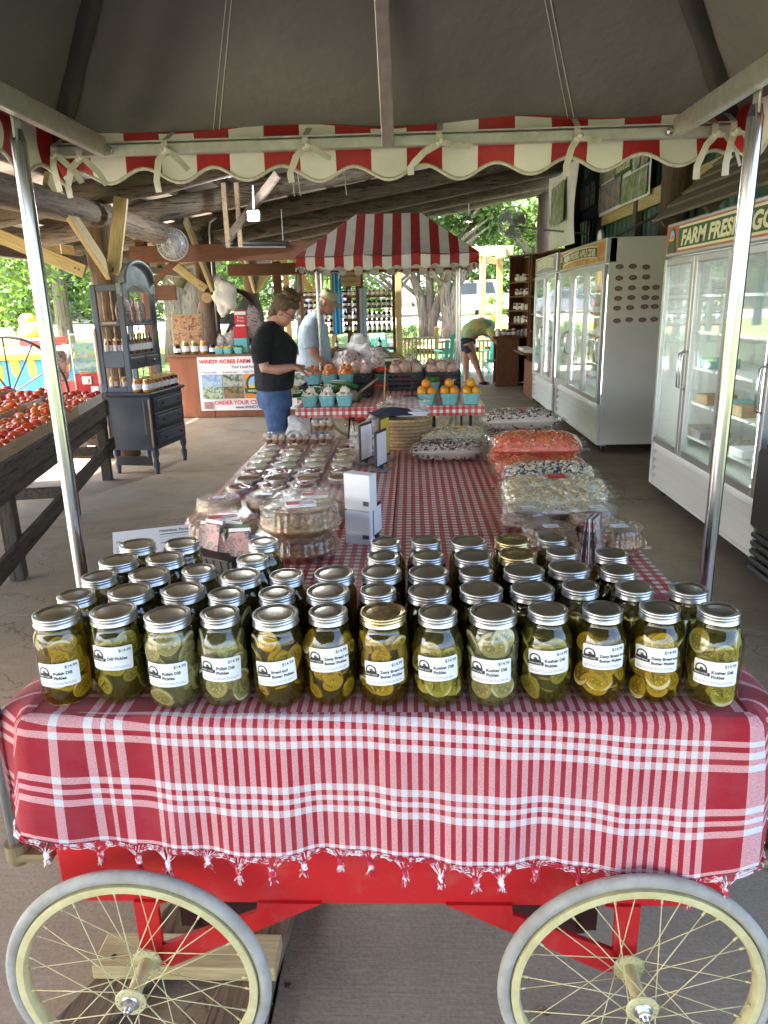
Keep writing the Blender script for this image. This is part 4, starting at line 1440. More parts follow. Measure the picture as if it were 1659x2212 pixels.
# cloth ties knotted round the rear rail
def ribbon(mb, pts, w, ax=(1, 0, 0), tw=0.):
    ax = Vector(ax)
    pts = [Vector(p) for p in pts]
    n = len(pts) - 1
    def fn(u, v):
        f = v * n
        i = min(int(f), n - 1)
        p = pts[i].lerp(pts[i + 1], f - i)
        d = (pts[i + 1] - pts[i]).normalized()
        s = ax - d * ax.dot(d)
        s.normalize()
        s = (Matrix.Rotation(tw * v, 3, d) @ s)
        return p + s * (u - .5) * w
    mb.grid(fn, 2, n * 3)
    mb.grid(lambda u, v: fn(u, v) + Vector((.0004, .0016, .0004)), 2, n * 3)
def tie(x, y, z, l1, l2, tilt, seed):
    mb = MB()
    r = random.Random(seed)
    f = y - .018
    ribbon(mb, [(x + .005, y + .055, z + .055), (x + .003, y + .005, z + .03), (x, f, z + .018), (x, f - .004, z - .012)], .017)
    mb.ball((x, f - .006, z - .012), .010, 8, 6, (1.1, .8, .9))
    mb.ball((x + .008, f - .009, z - .006), .009, 8, 6)
    ribbon(mb, [(x, f - .008, z - .012), (x - .012 + tilt, f - .016, z - .035), (x - .02 + tilt * 2, f - .012, z - .04 - l1 * .6), (x - .018 + tilt * 2, f - .008, z - .04 - l1)], .018, (1, .2, 0), .4)
    ribbon(mb, [(x, f - .008, z - .010), (x + .02, f - .02, z - .014), (x + .045 + abs(tilt), f - .014, z - .03 - l2 * .4), (x + .06 + abs(tilt), f - .01, z - .03 - l2)], .016, (.4, .2, .8), -.3)
    CP(mb.build('tie', 'strap', smooth=True))
tie(-.683, CY1, RZ, .075, .03, -.004, 1)
tie(-.288, CY1, RZ, .06, .012, -.012, 2)
tie(.083, CY1, RZ, .05, -.016, -.03, 3)
tie(.46, CY1, RZ, .065, -.02, -.004, 4)
tie(-.985, CY1 - .03, RZ - .01, .06, .05, .012, 5)
tie(-.92, CY1 - .015, RZ - .015, .07, .05, -.01, 6)
tie(.825, CY1 - .015, RZ - .005, .08, .06, -.012, 7)
tie(.868, CY1 - .03, RZ - .005, .075, .055, .002, 8)

# ------------------------------------------------------------------ the woven cloth over the cart
TX0, TX1, TY0, TY1 = -.775, .648, 1.238, 1.865
LW, RW = .60, .60                                # lengths of the cloth down the two sides (along the perimeter)
cloth = thing('woven_tablecloth', 'red and white woven plaid tablecloth with knotted fringe draped over the cart', 'tablecloth', (-.08, 1.24, TABLE))
def perim(s):
    """point and outward normal along the table edge: left side, rounded corner, front, corner, right side"""
    rc = .015
    segs = [LW - rc, PI / 2 * rc, (TX1 - TX0) - 2 * rc, PI / 2 * rc, RW - rc]
    if s < segs[0]:
        return Vector((TX0, TY0 + LW - s, 0)), Vector((-1, 0, 0))
    s -= segs[0]
    if s < segs[1]:
        a = s / rc
        return Vector((TX0 + rc - rc * math.cos(a), TY0 + rc - rc * math.sin(a), 0)), Vector((-math.cos(a), -math.sin(a), 0))
    s -= segs[1]
    if s < segs[2]:
        return Vector((TX0 + rc + s, TY0, 0)), Vector((0, -1, 0))
    s -= segs[2]
    if s < segs[3]:
        a = s / rc
        return Vector((TX1 - rc + rc * math.sin(a), TY0 + rc - rc * math.cos(a), 0)), Vector((math.sin(a), -math.cos(a), 0))
    s -= segs[3]
    return Vector((TX1, TY0 + rc + s, 0)), Vector((1, 0, 0))
PL = (LW - .015) + (RW - .015) + PI * .015 + (TX1 - TX0) - .03
def drop_len(s):
    x = (s - LW) / (TX1 - TX0)
    if x < 0:
        return .272 - .06 * min(1, -x * 12)
    if x > 1:
        return .348 - .10 * min(1, (x - 1) * 12)
    return .272 + .076 * x + .006 * math.sin(x * 9)
def cloth_pt(s, t):
    """t < 0 runs inward on the table, t >= 0 down the drop (metres)"""
    p, n = perim(min(max(s, 0), PL))
    L = drop_len(s)
    if t <= 0:
        q = p + n * t
        return Vector((q.x, q.y, TABLE + .0035 + .0012 * math.sin(s * 31) * max(0, 1 + t * 8)))
    k = min(1, t / L)
    x = (s - LW) / (TX1 - TX0)
    edge = math.exp(-((s - LW) / .1) ** 2) + math.exp(-((s - LW - (TX1 - TX0)) / .1) ** 2)
    fold = (.010 * math.sin(s * 13.5 + .6) + .007 * math.sin(s * 29 + 2 * k) + .004 * math.sin(s * 57 + 1)) * (k ** .8)
    flare = .03 * edge * (k ** .7) * (1 - .35 * k)
    side_s = max(LW - .03 - s, s - (PL - RW + .03), 0.)
    puff = .115 * min(1., side_s / .06) * (1 - math.exp(-t / .035)) * (1 - .3 * k)
    o = .004 + .012 * (1 - math.cos(min(1, t / .011) * PI / 2)) + .01 * k + fold * .75 + flare + puff
    zz = TABLE + .0035 - t * (1 - .06 * edge) + .004 * math.sin(s * 9) * k
    if t < .011:
        zz = TABLE + .0035 - .011 * (1 - math.cos(t / .011 * PI / 2)) * 1.0
    else:
        zz = TABLE - .0075 - (t - .011) * (1 - .1 * edge)
    sag = .006 * math.sin(s * 16 + .5) * k
    q = p + n * o
    return Vector((q.x, q.y, zz + sag))
NS = 300
TIN = -.013
mb = MB()
def cf(u, v):
    s = u * PL
    L = drop_len(s)
    if v < .14:
        t = TIN * (1 - v / .14)
    elif v < .26:
        t = .011 * (v - .14) / .12
    else:
        t = .011 + (L - .011) * (v - .26) / .74
    return cloth_pt(s, t)
def cuv(u, v):
    s = u * PL
    L = drop_len(s)
    t = TIN * (1 - v / .14) if v < .14 else (.011 * (v - .14) / .12 if v < .26 else .011 + (L - .011) * (v - .26) / .74)
    return (s - .30, (L if LW <= s <= PL - RW else .34) - t)
mb.grid(cf, NS, 44, cuv)
drop_o = mb.build('cloth', 'plaid', cloth, smooth=True)
drop_o.matrix_parent_inverse = Matrix.Translation((.08, -1.24, -TABLE))
mb = MB()
mb.grid(lambda u, v: Vector((TX0 + .008 + (TX1 - TX0 - .016) * u, TY0 + .010 + (TY1 - TY0 - .014) * v, TABLE + .0016)), 10, 6, lambda u, v: (.30 + (TX1 - TX0) * u, .34 + .6 * v))
o = mb.build('cloth_top', 'plaid', cloth)
o.matrix_parent_inverse = Matrix.Translation((.08, -1.24, -TABLE))
# fringe: bundles of yarn tied in knots, slack threads swinging between them
rf = random.Random(5)
s = LW - .17
last = None
while s < PL - RW + .17:
    L = drop_len(s)
    e0 = cloth_pt(s, L)
    pn = perim(s)[1]
    ln = rf.uniform(.014, .034)
    kz = e0 + pn * .006 + Vector((rf.uniform(-.006, .006), 0, -ln))
    mb = MB()
    for k in range(9):
        f = (k - 4) * .0045
        a = cloth_pt(s + f * 1.7, drop_len(s + f * 1.7) - .002) + pn * .003
        mid = a.lerp(kz, .55) + Vector((rf.uniform(-.003, .003), rf.uniform(-.003, .001), .002))
        mb.tube([a, mid, kz], .0011, 4)
    kr = rf.uniform(.0058, .0082)
    mb.ball(kz, kr, 9, 7, (1, .95, 1.25))
    mb.ball(kz + Vector((.002, -.002, -.006)), kr * .85, 8, 6, (1.15, .9, .7))
    for k in range(11):
        a = 2 * PI * k / 11
        spread = rf.uniform(.004, .012)
        tl = rf.uniform(.016, .034)
        mb.tube([kz + Vector((0, 0, -.004)), kz + Vector((spread * .6 * math.cos(a), spread * .4 * math.sin(a), -tl * .6)), kz + Vector((spread * math.cos(a) + rf.uniform(-.003, .003), spread * .5 * math.sin(a), -tl))], .0011, 4)
    o = mb.build('tassel', rf.choice(['fringe', 'fringe', 'fringe_red']), cloth, smooth=True)
    o.matrix_parent_inverse = Matrix.Translation((.08, -1.24, -TABLE))
    if last is not None:
        mb = MB()
        for q in range(5):
            s0, s1 = last + .006, s - .006
            pts = []
            for j in range(9):
                ss = s0 + (s1 - s0) * j / 8
                dip = math.sin(PI * j / 8) * rf.uniform(-.002, .004) + .004 * abs(math.cos(PI * j / 8)) ** 2
                pts.append(cloth_pt(ss, drop_len(ss)) + perim(ss)[1] * (.002 + .001 * q) + Vector((0, 0, .003 - dip - .0016 * q + rf.uniform(-.0015, .0015))))
            mb.tube(pts, .0011, 4)
        o = mb.build('hem_thread', 'fringe', cloth, smooth=True)
        o.matrix_parent_inverse = Matrix.Translation((.08, -1.24, -TABLE))
    last = s
    s += rf.uniform(.058, .092)
# ------------------------------------------------------------------ the long checked tables behind the cart
def adopt(o, p):
    o.parent = p
    o.matrix_parent_inverse = p.matrix_basis.inverted()
    return o
def folding_table(x0, x1, y0, y1, z, label, cloth_label, mat, drop, seed):
    t = thing('folding_table', label, 'table', ((x0 + x1) / 2, (y0 + y1) / 2, 0))
    adopt(MB().box(((x0 + x1) / 2, (y0 + y1) / 2, z - .022), (x1 - x0 - .01, y1 - y0 - .01, .038), ch=.008).build('table_top', 'white_plastic'), t)
    for yy in (y0 + .28, y1 - .28):
        for xx in (x0 + .1, x1 - .1):
            adopt(MB().tube([(xx, yy, z - .04), (xx, yy, .0)], .014, 10).build('leg', 'black_metal', smooth=True), t)
        adopt(MB().tube([(x0 + .1, yy, .12), (x1 - .1, yy, .12)], .012, 8).build('crossbar', 'black_metal', smooth=True), t)
        adopt(MB().tube([((x0 + x1) / 2, yy, .12), ((x0 + x1) / 2, (y0 + y1) / 2, z - .05)], .01, 8).build('brace', 'black_metal', smooth=True), t)
    # vinyl cloth with a short drop all round and slight creases
    rnd = random.Random(seed)
    ph = rnd.uniform(0, 6)
    w, l = x1 - x0, y1 - y0
    def pt(u, v):
        U, V = u * (w + 2 * drop) - drop, v * (l + 2 * drop) - drop
        ux, vy = min(max(U, 0), w), min(max(V, 0), l)
        dx, dy = abs(U - ux), abs(V - vy)
        d = max(dx, dy)
        zz = z + .0015 + .0012 * math.sin(ux * 23 + ph) * math.sin(vy * 9) + .0012 * math.sin(ux * 5 + vy * 3)
        off = .004 * math.sin((ux + vy) * 31 + ph) * (1 if d > .01 else 0)
        sx = (1 if U > w else -1) if dx > 0 else 0
        sy = (1 if V > l else -1) if dy > 0 else 0
        return Vector((x0 + ux + sx * (.004 + off), y0 + vy + sy * (.004 + off), zz - d))
    def uvf(u, v):
        return (u * (w + 2 * drop) - drop + 10, v * (l + 2 * drop) - drop + 10)
    nu, nv = 44, 90
    # put grid lines on the table edges
    us = [-drop, 0] + [w * k / nu for k in range(1, nu)] + [w, w + drop]
    vs_ = [-drop, 0] + [l * k / nv for k in range(1, nv)] + [l, l + drop]
    def gx(u):
        return us[int(round(u * (len(us) - 1)))]
    def gy(v):
        return vs_[int(round(v * (len(vs_) - 1)))]
    mb = MB().grid(lambda u, v: pt((gx(u) + drop) / (w + 2 * drop), (gy(v) + drop) / (l + 2 * drop)), len(us) - 1, len(vs_) - 1, lambda u, v: (gx(u) + 10, gy(v) + 10))
    o = mb.build('checked_tablecloth', mat, None)
    tag(o, cloth_label, 'tablecloth')
    return t
TZ = .765
folding_table(-.985, -.085, 1.93, 4.88, TZ, 'long folding table bearing pies and tarts, left of the seam', 'red and white gingham cloth under the pies and tarts', 'gingham', .12, 1)
folding_table(-.08, .825, 1.93, 4.88, TZ, 'long folding table bearing popcorn bags, right of the seam', 'red and white gingham cloth under the popcorn bags', 'gingham', .12, 2)
folding_table(-1.04, -.205, 6.45, 8.25, TZ, 'folding table under the garlic and apricots', 'red and white checked cloth under the garlic baskets', 'gingham_far', .085, 3)
folding_table(-.2, .64, 6.45, 8.25, TZ, 'folding table under the baskets of oranges', 'red and white checked cloth under the orange baskets', 'gingham_far', .085, 4)

# ------------------------------------------------------------------ pickle jars
def jar_meshes(wide):
    if wide:
        prof = [(.030, .0), (.043, .001), (.047, .005), (.0512, .014), (.0512, .118), (.050, .130), (.0455, .139), (.0425, .144), (.0425, .152)]
        rb, rd = .0448, .0385
    else:
        prof = [(.030, .0), (.043, .001), (.047, .005), (.0512, .014), (.0512, .104), (.049, .120), (.0425, .134), (.0370, .142), (.0350, .146), (.0350, .152)]
        rb, rd = .0378, .0318
    g = MB().lathe(prof, 40, caps=False)
    g.lathe([(r, z) for r, z in ((.0, .0), (.030, .0))], 40, caps=False)
    glass = g.mesh('glass', True)
    ip = [(r - .0028, z + .002) for r, z in prof if z < .147]
    liq = MB().lathe([(.0, .003)] + ip + [(.0, ip[-1][1])], 32, caps=False).mesh('brine', True)
    core = MB()
    rr = random.Random(3)
    core.lathe([(0, .006), (.031, .007), (.034, .03), (.033, .06), (.034, .09), (.032, .128 if wide else .114), (0, .136 if wide else .124)], 18, caps=False)
    corem = core.mesh('pickle_mass', True)
    n = 96
    bd = MB()
    def ring(r, z, kn=0.):
        return [Vector(((r + (kn if k % 2 else 0)) * math.cos(2 * PI * k / n), (r + (kn if k % 2 else 0)) * math.sin(2 * PI * k / n), z)) for k in range(n)]
    bd.ring_surface([ring(rd, .1715), ring(rd + .001, .1728), ring(rb - .0016, .1732), ring(rb - .0004, .1722, .0005), ring(rb, .1695, .0007), ring(rb - .0002, .1678), ring(rb - .0016, .1665), ring(rb - .0002, .1645), ring(rb - .0004, .1628), ring(rb - .0016, .1612), ring(rb - .0004, .1592), ring(rb + .0004, .1555), ring(rb + .0012, .1535), ring(rb - .002, .1525)], False, False)
    band = bd.mesh('band')
    sharp(band, 50)
    ld = MB().lathe([(rb - .002, .155), (rb - .002, .168), (rd + .0005, .1712), (rd - .001, .1716), (rd - .004, .1703), (rd - .0055, .1702), (rd - .0085, .1712), (.010, .1714), (.0, .1718)], 48, caps=False).mesh('lid')
    sharp(ld, 30)
    for me in (glass, liq, corem, band, ld):
        for v in me.vertices:                      # quart jars: tall for their width
            v.co.z = v.co.z * 1.1 if v.co.z < .145 else v.co.z + .0145
    return glass, liq, corem, band, ld
JM = {1: jar_meshes(True), 0: jar_meshes(False)}
def slice_mesh(seed):
    r = random.Random(seed)
    n = 22
    ph = [r.uniform(0, 6) for _ in range(3)]
    def rad(a, k):
        return (.0205 + .0010 * math.sin(2 * a + ph[0]) + .0006 * math.sin(3 * a + ph[1])) * k
    rings = []
    bend = r.uniform(-.10, .10)
    for k, z in ((.0, -.0024), (.6, -.0024), (.94, -.0022), (1., -.001), (1., .001), (.94, .0022), (.6, .0024), (.0, .0024)):
        ring = []
        for j in range(n):
            a = 2 * PI * j / n
            x, y = rad(a, max(k, .01)) * math.cos(a), rad(a, max(k, .01)) * math.sin(a)
            ring.append(Vector((x, y, z + bend * (x * x - y * y) * 12 * .1 / .1 * .5)))
        rings.append(ring)
    me = MB().ring_surface(rings, False, False).mesh('pickle_slice')
    sharp(me, 40)
    return me
_sl = [slice_mesh(k) for k in range(6)]
SLICE = {}
for mname in ('slice_yellow', 'slice_green', 'slice_pale'):
    SLICE[mname] = []
    for me in _sl:
        c = me.copy()
        c.materials.append(MATS[mname])
        SLICE[mname].append(c)
pm('core_gold', (.085, .06, .005), .5, 0, (.035, .025, .002), 25)
pm('core_green', (.075, .066, .01), .5, 0, (.035, .033, .004), 25)
pm('core_pale', (.22, .2, .1), .5, 0, (.13, .125, .05), 25)
pm('pepper_bit', (.4, .03, .015), .4)
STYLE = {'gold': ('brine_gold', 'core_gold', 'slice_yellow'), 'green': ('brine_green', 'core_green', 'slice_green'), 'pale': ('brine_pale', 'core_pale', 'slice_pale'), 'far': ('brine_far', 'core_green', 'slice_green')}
def make_label(jar, ang, zc, tilt, lines, torn=False):
    """paper label wrapped on the glass, with price, product name, emblem and small print"""
    r0 = .0516
    ct, st = math.cos(tilt), math.sin(tilt)
    def wrap(dr):
        def fn(x, y):
            X, Y = x * ct - y * st, x * st + y * ct
            a = ang + X / r0
            return Vector(((r0 + dr) * math.sin(a), -(r0 + dr) * math.cos(a), zc + Y))
        return fn
    w, h, c = .084, .050, .004
    root = None
    f0 = wrap(0)
    def sheet(u, v):
        x, y = (u - .5) * w, (v - .5) * h
        ex, ey = abs(x) - (w / 2 - c), abs(y) - (h / 2 - c)
        if ex > 0 and ey > 0:
            d = math.hypot(ex, ey)
            if d > c:
                x = math.copysign(w / 2 - c + ex * c / d, x)
                y = math.copysign(h / 2 - c + ey * c / d, y)
        return f0(x, y)
    mb = MB().grid(sheet, 24, 12)
    root = mb.build('label', 'label_paper', jar, smooth=True)
    cx, cy, s = -.0275, .004, .024
    fd = wrap(.0003)
    def cols(x0, x1, lo, hi, dr, nm, mat, n=14):
        f = wrap(dr)
        m2 = MB().grid(lambda u, v: f(cx + s * (x0 + (x1 - x0) * u), cy + s * (lo(x0 + (x1 - x0) * u) * (1 - v) + hi(x0 + (x1 - x0) * u) * v)), n, 1)
        m2.build(nm, mat, root)
    cols(-.5, .5, lambda x: -.2, lambda x: .08 + math.sqrt(max(0, .25 - x * x)), .0003, 'emblem', 'ink', 20)
    cols(-.37, .37, lambda x: .0, lambda x: .1 + math.sqrt(max(0, .1369 - x * x)), .0005, 'emblem_panel', 'label_paper', 16)
    cols(-.10, .20, lambda x: .12 - math.sqrt(max(0, .0225 - (x - .05) ** 2)), lambda x: .12 + math.sqrt(max(0, .0225 - (x - .05) ** 2)), .0007, 'emblem', 'ink_grey', 8)
    cols(-.37, .37, lambda x: .0, lambda x: .07 + .04 * math.sin(9 * x), .0009, 'emblem', 'ink', 8)
    cols(-.70, .70, lambda x: -.42, lambda x: -.12, .0007, 'emblem', 'ink', 10)
    tx = MB()
    text_on(tx, 'WINDY ACRES', .0047, wrap(.001), 'CENTER', at=(cx, cy - .0076), sx=.85)
    tx.build('emblem_lettering', 'label_paper', root)
    tx = MB()
    text_on(tx, '$14.99', .0088, fd, 'RIGHT', bold=.00012, at=(.0385, .0135))
    y = .0005 if len(lines) > 1 else -.003
    for ln in lines:
        text_on(tx, ln, .0088 if len(max(lines, key=len)) < 14 else .0079, fd, 'LEFT', bold=.0003, at=(-.0085, y))
        y -= .0098
    for k in range(2):
        x0 = -.038
        while x0 < .03:
            wl = random.uniform(.003, .009)
            tx.add([fd(x0, -.0165 - k * .0028), fd(x0 + wl, -.0165 - k * .0028), fd(x0 + wl, -.0172 - k * .0028), fd(x0, -.0172 - k * .0028)], [(0, 1, 2, 3)])
            x0 += wl + .0014
    tx.build('lettering', 'ink', root)
def make_jar(x, y, wide, style, label, group, nsl, seed, gold=False, zt=TABLE + .0045, lab=None, ang0=0.):
    r = random.Random(seed)
    glass, liq, core, band, ld = JM[1 if wide else 0]
    t = thing('pickle_jar', label, 'jar', (x, y, zt), 0, group)
    bn, cn, sn = STYLE[style]
    put('glass', glass, 'jar_glass', t)
    def own(me, m):
        key = (me.name, m)
        if key not in _own:
            c = me.copy()
            c.materials.clear()
            c.materials.append(MATS[m])
            _own[key] = c
        return _own[key]
    put('brine', own(liq, bn), None, t)
    put('pickle_mass', own(core, cn), None, t)
    lo = put('lid', own(ld, 'lid_gold' if gold else 'lid_disc'), None, t)
    lo.rotation_euler = (0, 0, r.uniform(0, 6))
    put('band', own(band, 'lid_gold' if gold else 'lid_silver'), None, lo)
    zmax = .146 if wide else .131
    for k in range(nsl):
        zz = .022 + (zmax - .022) * ((k * .618 + r.random() * .2) % 1.)
        a = ang0 + r.uniform(-1.75, 1.75)
        flat = r.random() < (.45 if zz < .05 else .2)
        o = put('pickle_slice', SLICE[sn][r.randrange(6)], None, t)
        sc = r.uniform(.85, 1.38)
        if flat:
            rad = r.uniform(.014, .022)
            o.rotation_euler = (r.uniform(-.35, .35), r.uniform(-.35, .35), r.uniform(0, 6))
            sc = min(sc, 1.)
        else:
            rad = r.uniform(.036, .041)
            nrm = Vector((math.sin(a), -math.cos(a), r.uniform(-.45, .45)))
            q = nrm.to_track_quat('Z', 'Y')
            o.rotation_euler = (q.to_matrix() @ Matrix.Rotation(r.uniform(0, 6), 3, 'Z')).to_euler()
            zz = max(zz, .024)
        o.scale = (sc, sc * r.uniform(.85, 1.), 1)
        o.location = (rad * math.sin(a), -rad * math.cos(a), zz)
    if lab:
        make_label(t, *lab)
    return t
_own = {}
ROW1 = [(-.712, 1.311, 1), (-.601, 1.320, 1), (-.485, 1.300, 1), (-.383, 1.308, 0), (-.272, 1.302, 1), (-.169, 1.311, 0), (-.061, 1.307, 1), (.045, 1.303, 0), (.152, 1.304, 1), (.259, 1.315, 0), (.364, 1.315, 0), (.474, 1.318, 0), (.582, 1.305, 0)]
PD, KD, ZB, BB, DL = ['Polish Dill', 'Pickles'], ['Kosher Dill', 'Pickles'], ['Zesty Bread and', 'Butter Pickles'], ['Bread and', 'Butter Pickles'], ['Dill Pickles']
KIND = [PD, DL, PD, PD, BB, ZB, ZB, KD, KD, KD, ZB, ZB, KD]
STY = ['gold', 'green', 'pale', 'pale', 'gold', 'gold', 'gold', 'green', 'pale', 'green', 'gold', 'gold', 'green']
LPX = [(-18, 1447), (-18, 1412), (-17, 1441), (-10, 1433), (-8, 1438), (-4, 1412), (0, 1442), (0, 1430), (-3, 1437), (8, 1422), (10, 1411), (2, 1420), (8, 1446)]
TILT = [.0, -.05, -.03, -.04, .09, .05, .06, .04, .02, .05, .03, .02, .02]
LTXT = ['leftmost jar of the front row, labelled Polish Dill Pickles', 'front-row jar labelled Dill Pickles, second from the left', 'cloudy front-row jar labelled Polish Dill Pickles, third from the left', 'front-row jar of whole pale pickles labelled Polish Dill, fourth from the left', 'front-row jar labelled Bread and Butter Pickles, fifth from the left', 'front-row jar labelled Zesty Bread and Butter Pickles, sixth from the left', 'gold-banded middle jar of the front row, labelled Zesty Bread and Butter Pickles', 'front-row jar labelled Kosher Dill Pickles, eighth from the left', 'cloudy front-row jar labelled Kosher Dill Pickles, ninth from the left', 'front-row jar labelled Kosher Dill Pickles, fourth from the right', 'front-row jar with red pepper bits labelled Zesty Bread and Butter, third from the right', 'front-row jar labelled Zesty Bread and Butter Pickles, second from the right', 'rightmost jar of the front row, labelled Kosher Dill Pickles']
for i, (x, y, w) in enumerate(ROW1):
    ca = math.atan2(-x, y)
    dx, ly = LPX[i]
    la = ca + math.asin(max(-.6, min(.6, dx / 60)))
    zc = .074 + (1447 - ly) / 35 * .031
    make_jar(x, y, w, STY[i], LTXT[i], 'pickle jars on the cart', 20, 100 + i, gold=(i == 6), lab=(la, zc, TILT[i], KIND[i]), ang0=ca)
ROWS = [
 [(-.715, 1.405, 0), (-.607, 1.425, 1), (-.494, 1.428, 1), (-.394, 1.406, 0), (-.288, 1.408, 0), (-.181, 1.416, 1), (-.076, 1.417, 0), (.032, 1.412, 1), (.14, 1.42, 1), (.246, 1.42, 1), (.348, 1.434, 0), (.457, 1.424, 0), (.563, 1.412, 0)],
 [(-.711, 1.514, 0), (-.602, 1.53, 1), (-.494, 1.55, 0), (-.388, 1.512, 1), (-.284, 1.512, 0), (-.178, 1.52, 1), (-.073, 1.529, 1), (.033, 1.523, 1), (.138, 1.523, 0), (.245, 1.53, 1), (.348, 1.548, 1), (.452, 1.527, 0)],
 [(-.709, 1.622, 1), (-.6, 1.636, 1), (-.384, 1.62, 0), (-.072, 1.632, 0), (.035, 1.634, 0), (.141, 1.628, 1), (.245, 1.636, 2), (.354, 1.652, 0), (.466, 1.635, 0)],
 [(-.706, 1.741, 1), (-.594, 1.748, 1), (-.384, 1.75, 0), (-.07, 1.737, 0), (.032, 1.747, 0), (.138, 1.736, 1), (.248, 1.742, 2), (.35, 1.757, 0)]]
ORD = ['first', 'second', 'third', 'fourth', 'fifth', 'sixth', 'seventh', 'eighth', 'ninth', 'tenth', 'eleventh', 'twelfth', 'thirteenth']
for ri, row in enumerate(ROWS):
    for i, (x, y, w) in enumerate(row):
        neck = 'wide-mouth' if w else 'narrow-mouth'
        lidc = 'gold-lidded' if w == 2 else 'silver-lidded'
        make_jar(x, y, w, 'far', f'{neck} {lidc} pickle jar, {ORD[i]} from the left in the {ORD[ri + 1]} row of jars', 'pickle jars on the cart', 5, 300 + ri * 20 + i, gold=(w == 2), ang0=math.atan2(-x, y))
# ------------------------------------------------------------------ baked goods and snacks on the long table
def ribbed(prof, n, amp, rows):
    """turned shape whose given profile rows are fluted"""
    rings = []
    for i, (r, z) in enumerate(prof):
        rings.append([Vector(((r + (amp if (k % 2 and i in rows) else 0)) * math.cos(2 * PI * k / n), (r + (amp if (k % 2 and i in rows) else 0)) * math.sin(2 * PI * k / n), z)) for k in range(n)])
    return MB().ring_surface(rings, False, False)
def dome_box(x, y, z, r, h, food, fh, label, cat, group, sticker=None, name='pie_container', rz=0., tab=True, sk=None):
    t = thing(name, label, cat, (x, y, z), rz, group)
    n = 72
    tray = ribbed([(0.001, .002), (r * .8, .002), (r * .97, .03), (r * 1.06, .032), (r * 1.07, .034)], n, r * .012, (2,))
    tr = tray.mesh('tray', True)
    put('tray', tr, 'clear_plastic', t)
    lid = ribbed([(r * 1.07, .0355), (r * 1.0, .037), (r * .985, .045), (r * .95, h - .014), (r * .93, h - .008), (r * .885, h), (r * .86, h - .001), (r * .84, h - .004), (r * .5, h - .004), (.001, h - .0035)], n, r * .018, (1, 2, 3, 4, 5))
    lo = put('lid', lid.mesh('lid', False), 'dome_plastic', t)
    if tab:
        for a in (-.75, 2.4):
            put('tab', MB().box((0, 0, 0), (.05, .035, .002)).mesh('tab'), 'clear_plastic', t, (r * 1.1 * math.cos(a), r * 1.1 * math.sin(a), .036), rot=(0, 0, a))
    rr = random.Random(int(x * 1000) + 7)
    rings = []
    m = 40
    for k, zz in ((.78, .006), (.92, .026), (.96, .034), (.93, .034 + fh * .55), (.86, .034 + fh * .8), (.6, .034 + fh), (.3, .034 + fh * 1.03), (.02, .034 + fh * 1.02)):
        cr = .035 if .9 < k < .97 else .008
        rings.append([Vector((r * k * (1 + cr * (j % 2) + rr.uniform(-.012, .012)) * math.cos(2 * PI * j / m), r * k * (1 + cr * (j % 2)) * math.sin(2 * PI * j / m), zz + (.006 * (j % 2) if k > .9 else 0) + rr.uniform(-.0025, .0025))) for j in range(m)])
    put('food', MB().ring_surface(rings, True, True).mesh('food', True), food, t)
    if sticker:
        s = put('sticker', MB().box((0, 0, 0), (r * sticker[0], r * sticker[1], .0008)).mesh('sticker'), 'label_paper', lo, (r * .05, -r * .12, h + .001), rot=(0, 0, .12))
        if sk:
            put('print', MB().box((0, 0, 0), (r * sticker[0] * .96, r * sticker[1] * .5, .0004)).mesh('print'), sk, s, (0, r * sticker[1] * .2, .0008))
            put('print', MB().box((0, 0, 0), (r * sticker[0] * .5, r * sticker[1] * .44, .0004)).mesh('print'), 'packet', s, (r * sticker[0] * .22, r * sticker[1] * .2, .0012))
        tx = MB()
        text_on(tx, 'PIE' if r > .12 else 'BAKED', r * .1, lambda a, b2: Vector((a, b2, .0012)), 'CENTER', at=(0, -r * sticker[1] * .3))
        tx.build('lettering', 'ink_grey', s)
    return t
GP = 'clear tubs of pie on the long table'
dome_box(-.42, 2.53, TZ + .002, .145, .085, 'pie_brown', .016, 'large clear pie tub at the bottom of the two-pie stack', 'pie', GP, name='pie_container')
dome_box(-.415, 2.535, TZ + .09, .145, .105, 'pie_crust', .022, 'large golden pie in a clear tub on top of the stack', 'pie', GP, (.75, .62), sk='ink_red', rz=.1)
dome_box(-.425, 3.00, TZ + .002, .150, .105, 'pie_brown', .02, 'large pie in a clear tub behind the pie stack', 'pie', GP, (.75, .62), sk='ink_red', rz=-.05)
dome_box(-.755, 2.72, TZ + .002, .146, .09, 'pie_crust', .02, 'large pie in a clear tub beside the nutrition card', 'pie', GP, (.8, .62), sk='ink_red', rz=.2)
dome_box(-.855, 3.06, TZ + .002, .098, .085, 'pie_crust', .03, 'small pie in a clear tub at the left table edge', 'pie', GP, (.5, .4))
dome_box(-.655, 3.12, TZ + .002, .094, .08, 'pie_brown', .03, 'small pie in a clear tub tucked behind two large pies', 'pie', GP, (.5, .4))
GC = 'clear tubs of cookies'
dome_box(.452, 2.80, TZ + .002, .100, .095, 'cookie', .022, 'clear tub of cookies, back left of the four', 'cookies', GC, (.55, .4), 'cookie_tub')
dome_box(.716, 2.80, TZ + .002, .100, .095, 'cookie', .022, 'clear tub of cookies, back right of the four', 'cookies', GC, (.55, .4), 'cookie_tub')
dome_box(.492, 2.545, TZ + .002, .100, .095, 'cookie', .022, 'clear tub of cookies, front left of the four, beside the brochures', 'cookies', GC, (.55, .4), 'cookie_tub')
dome_box(.735, 2.54, TZ + .002, .100, .095, 'cookie', .03, 'clear tub of cookies, front right of the four, at the table corner', 'cookies', GC, (.55, .4), 'cookie_tub')
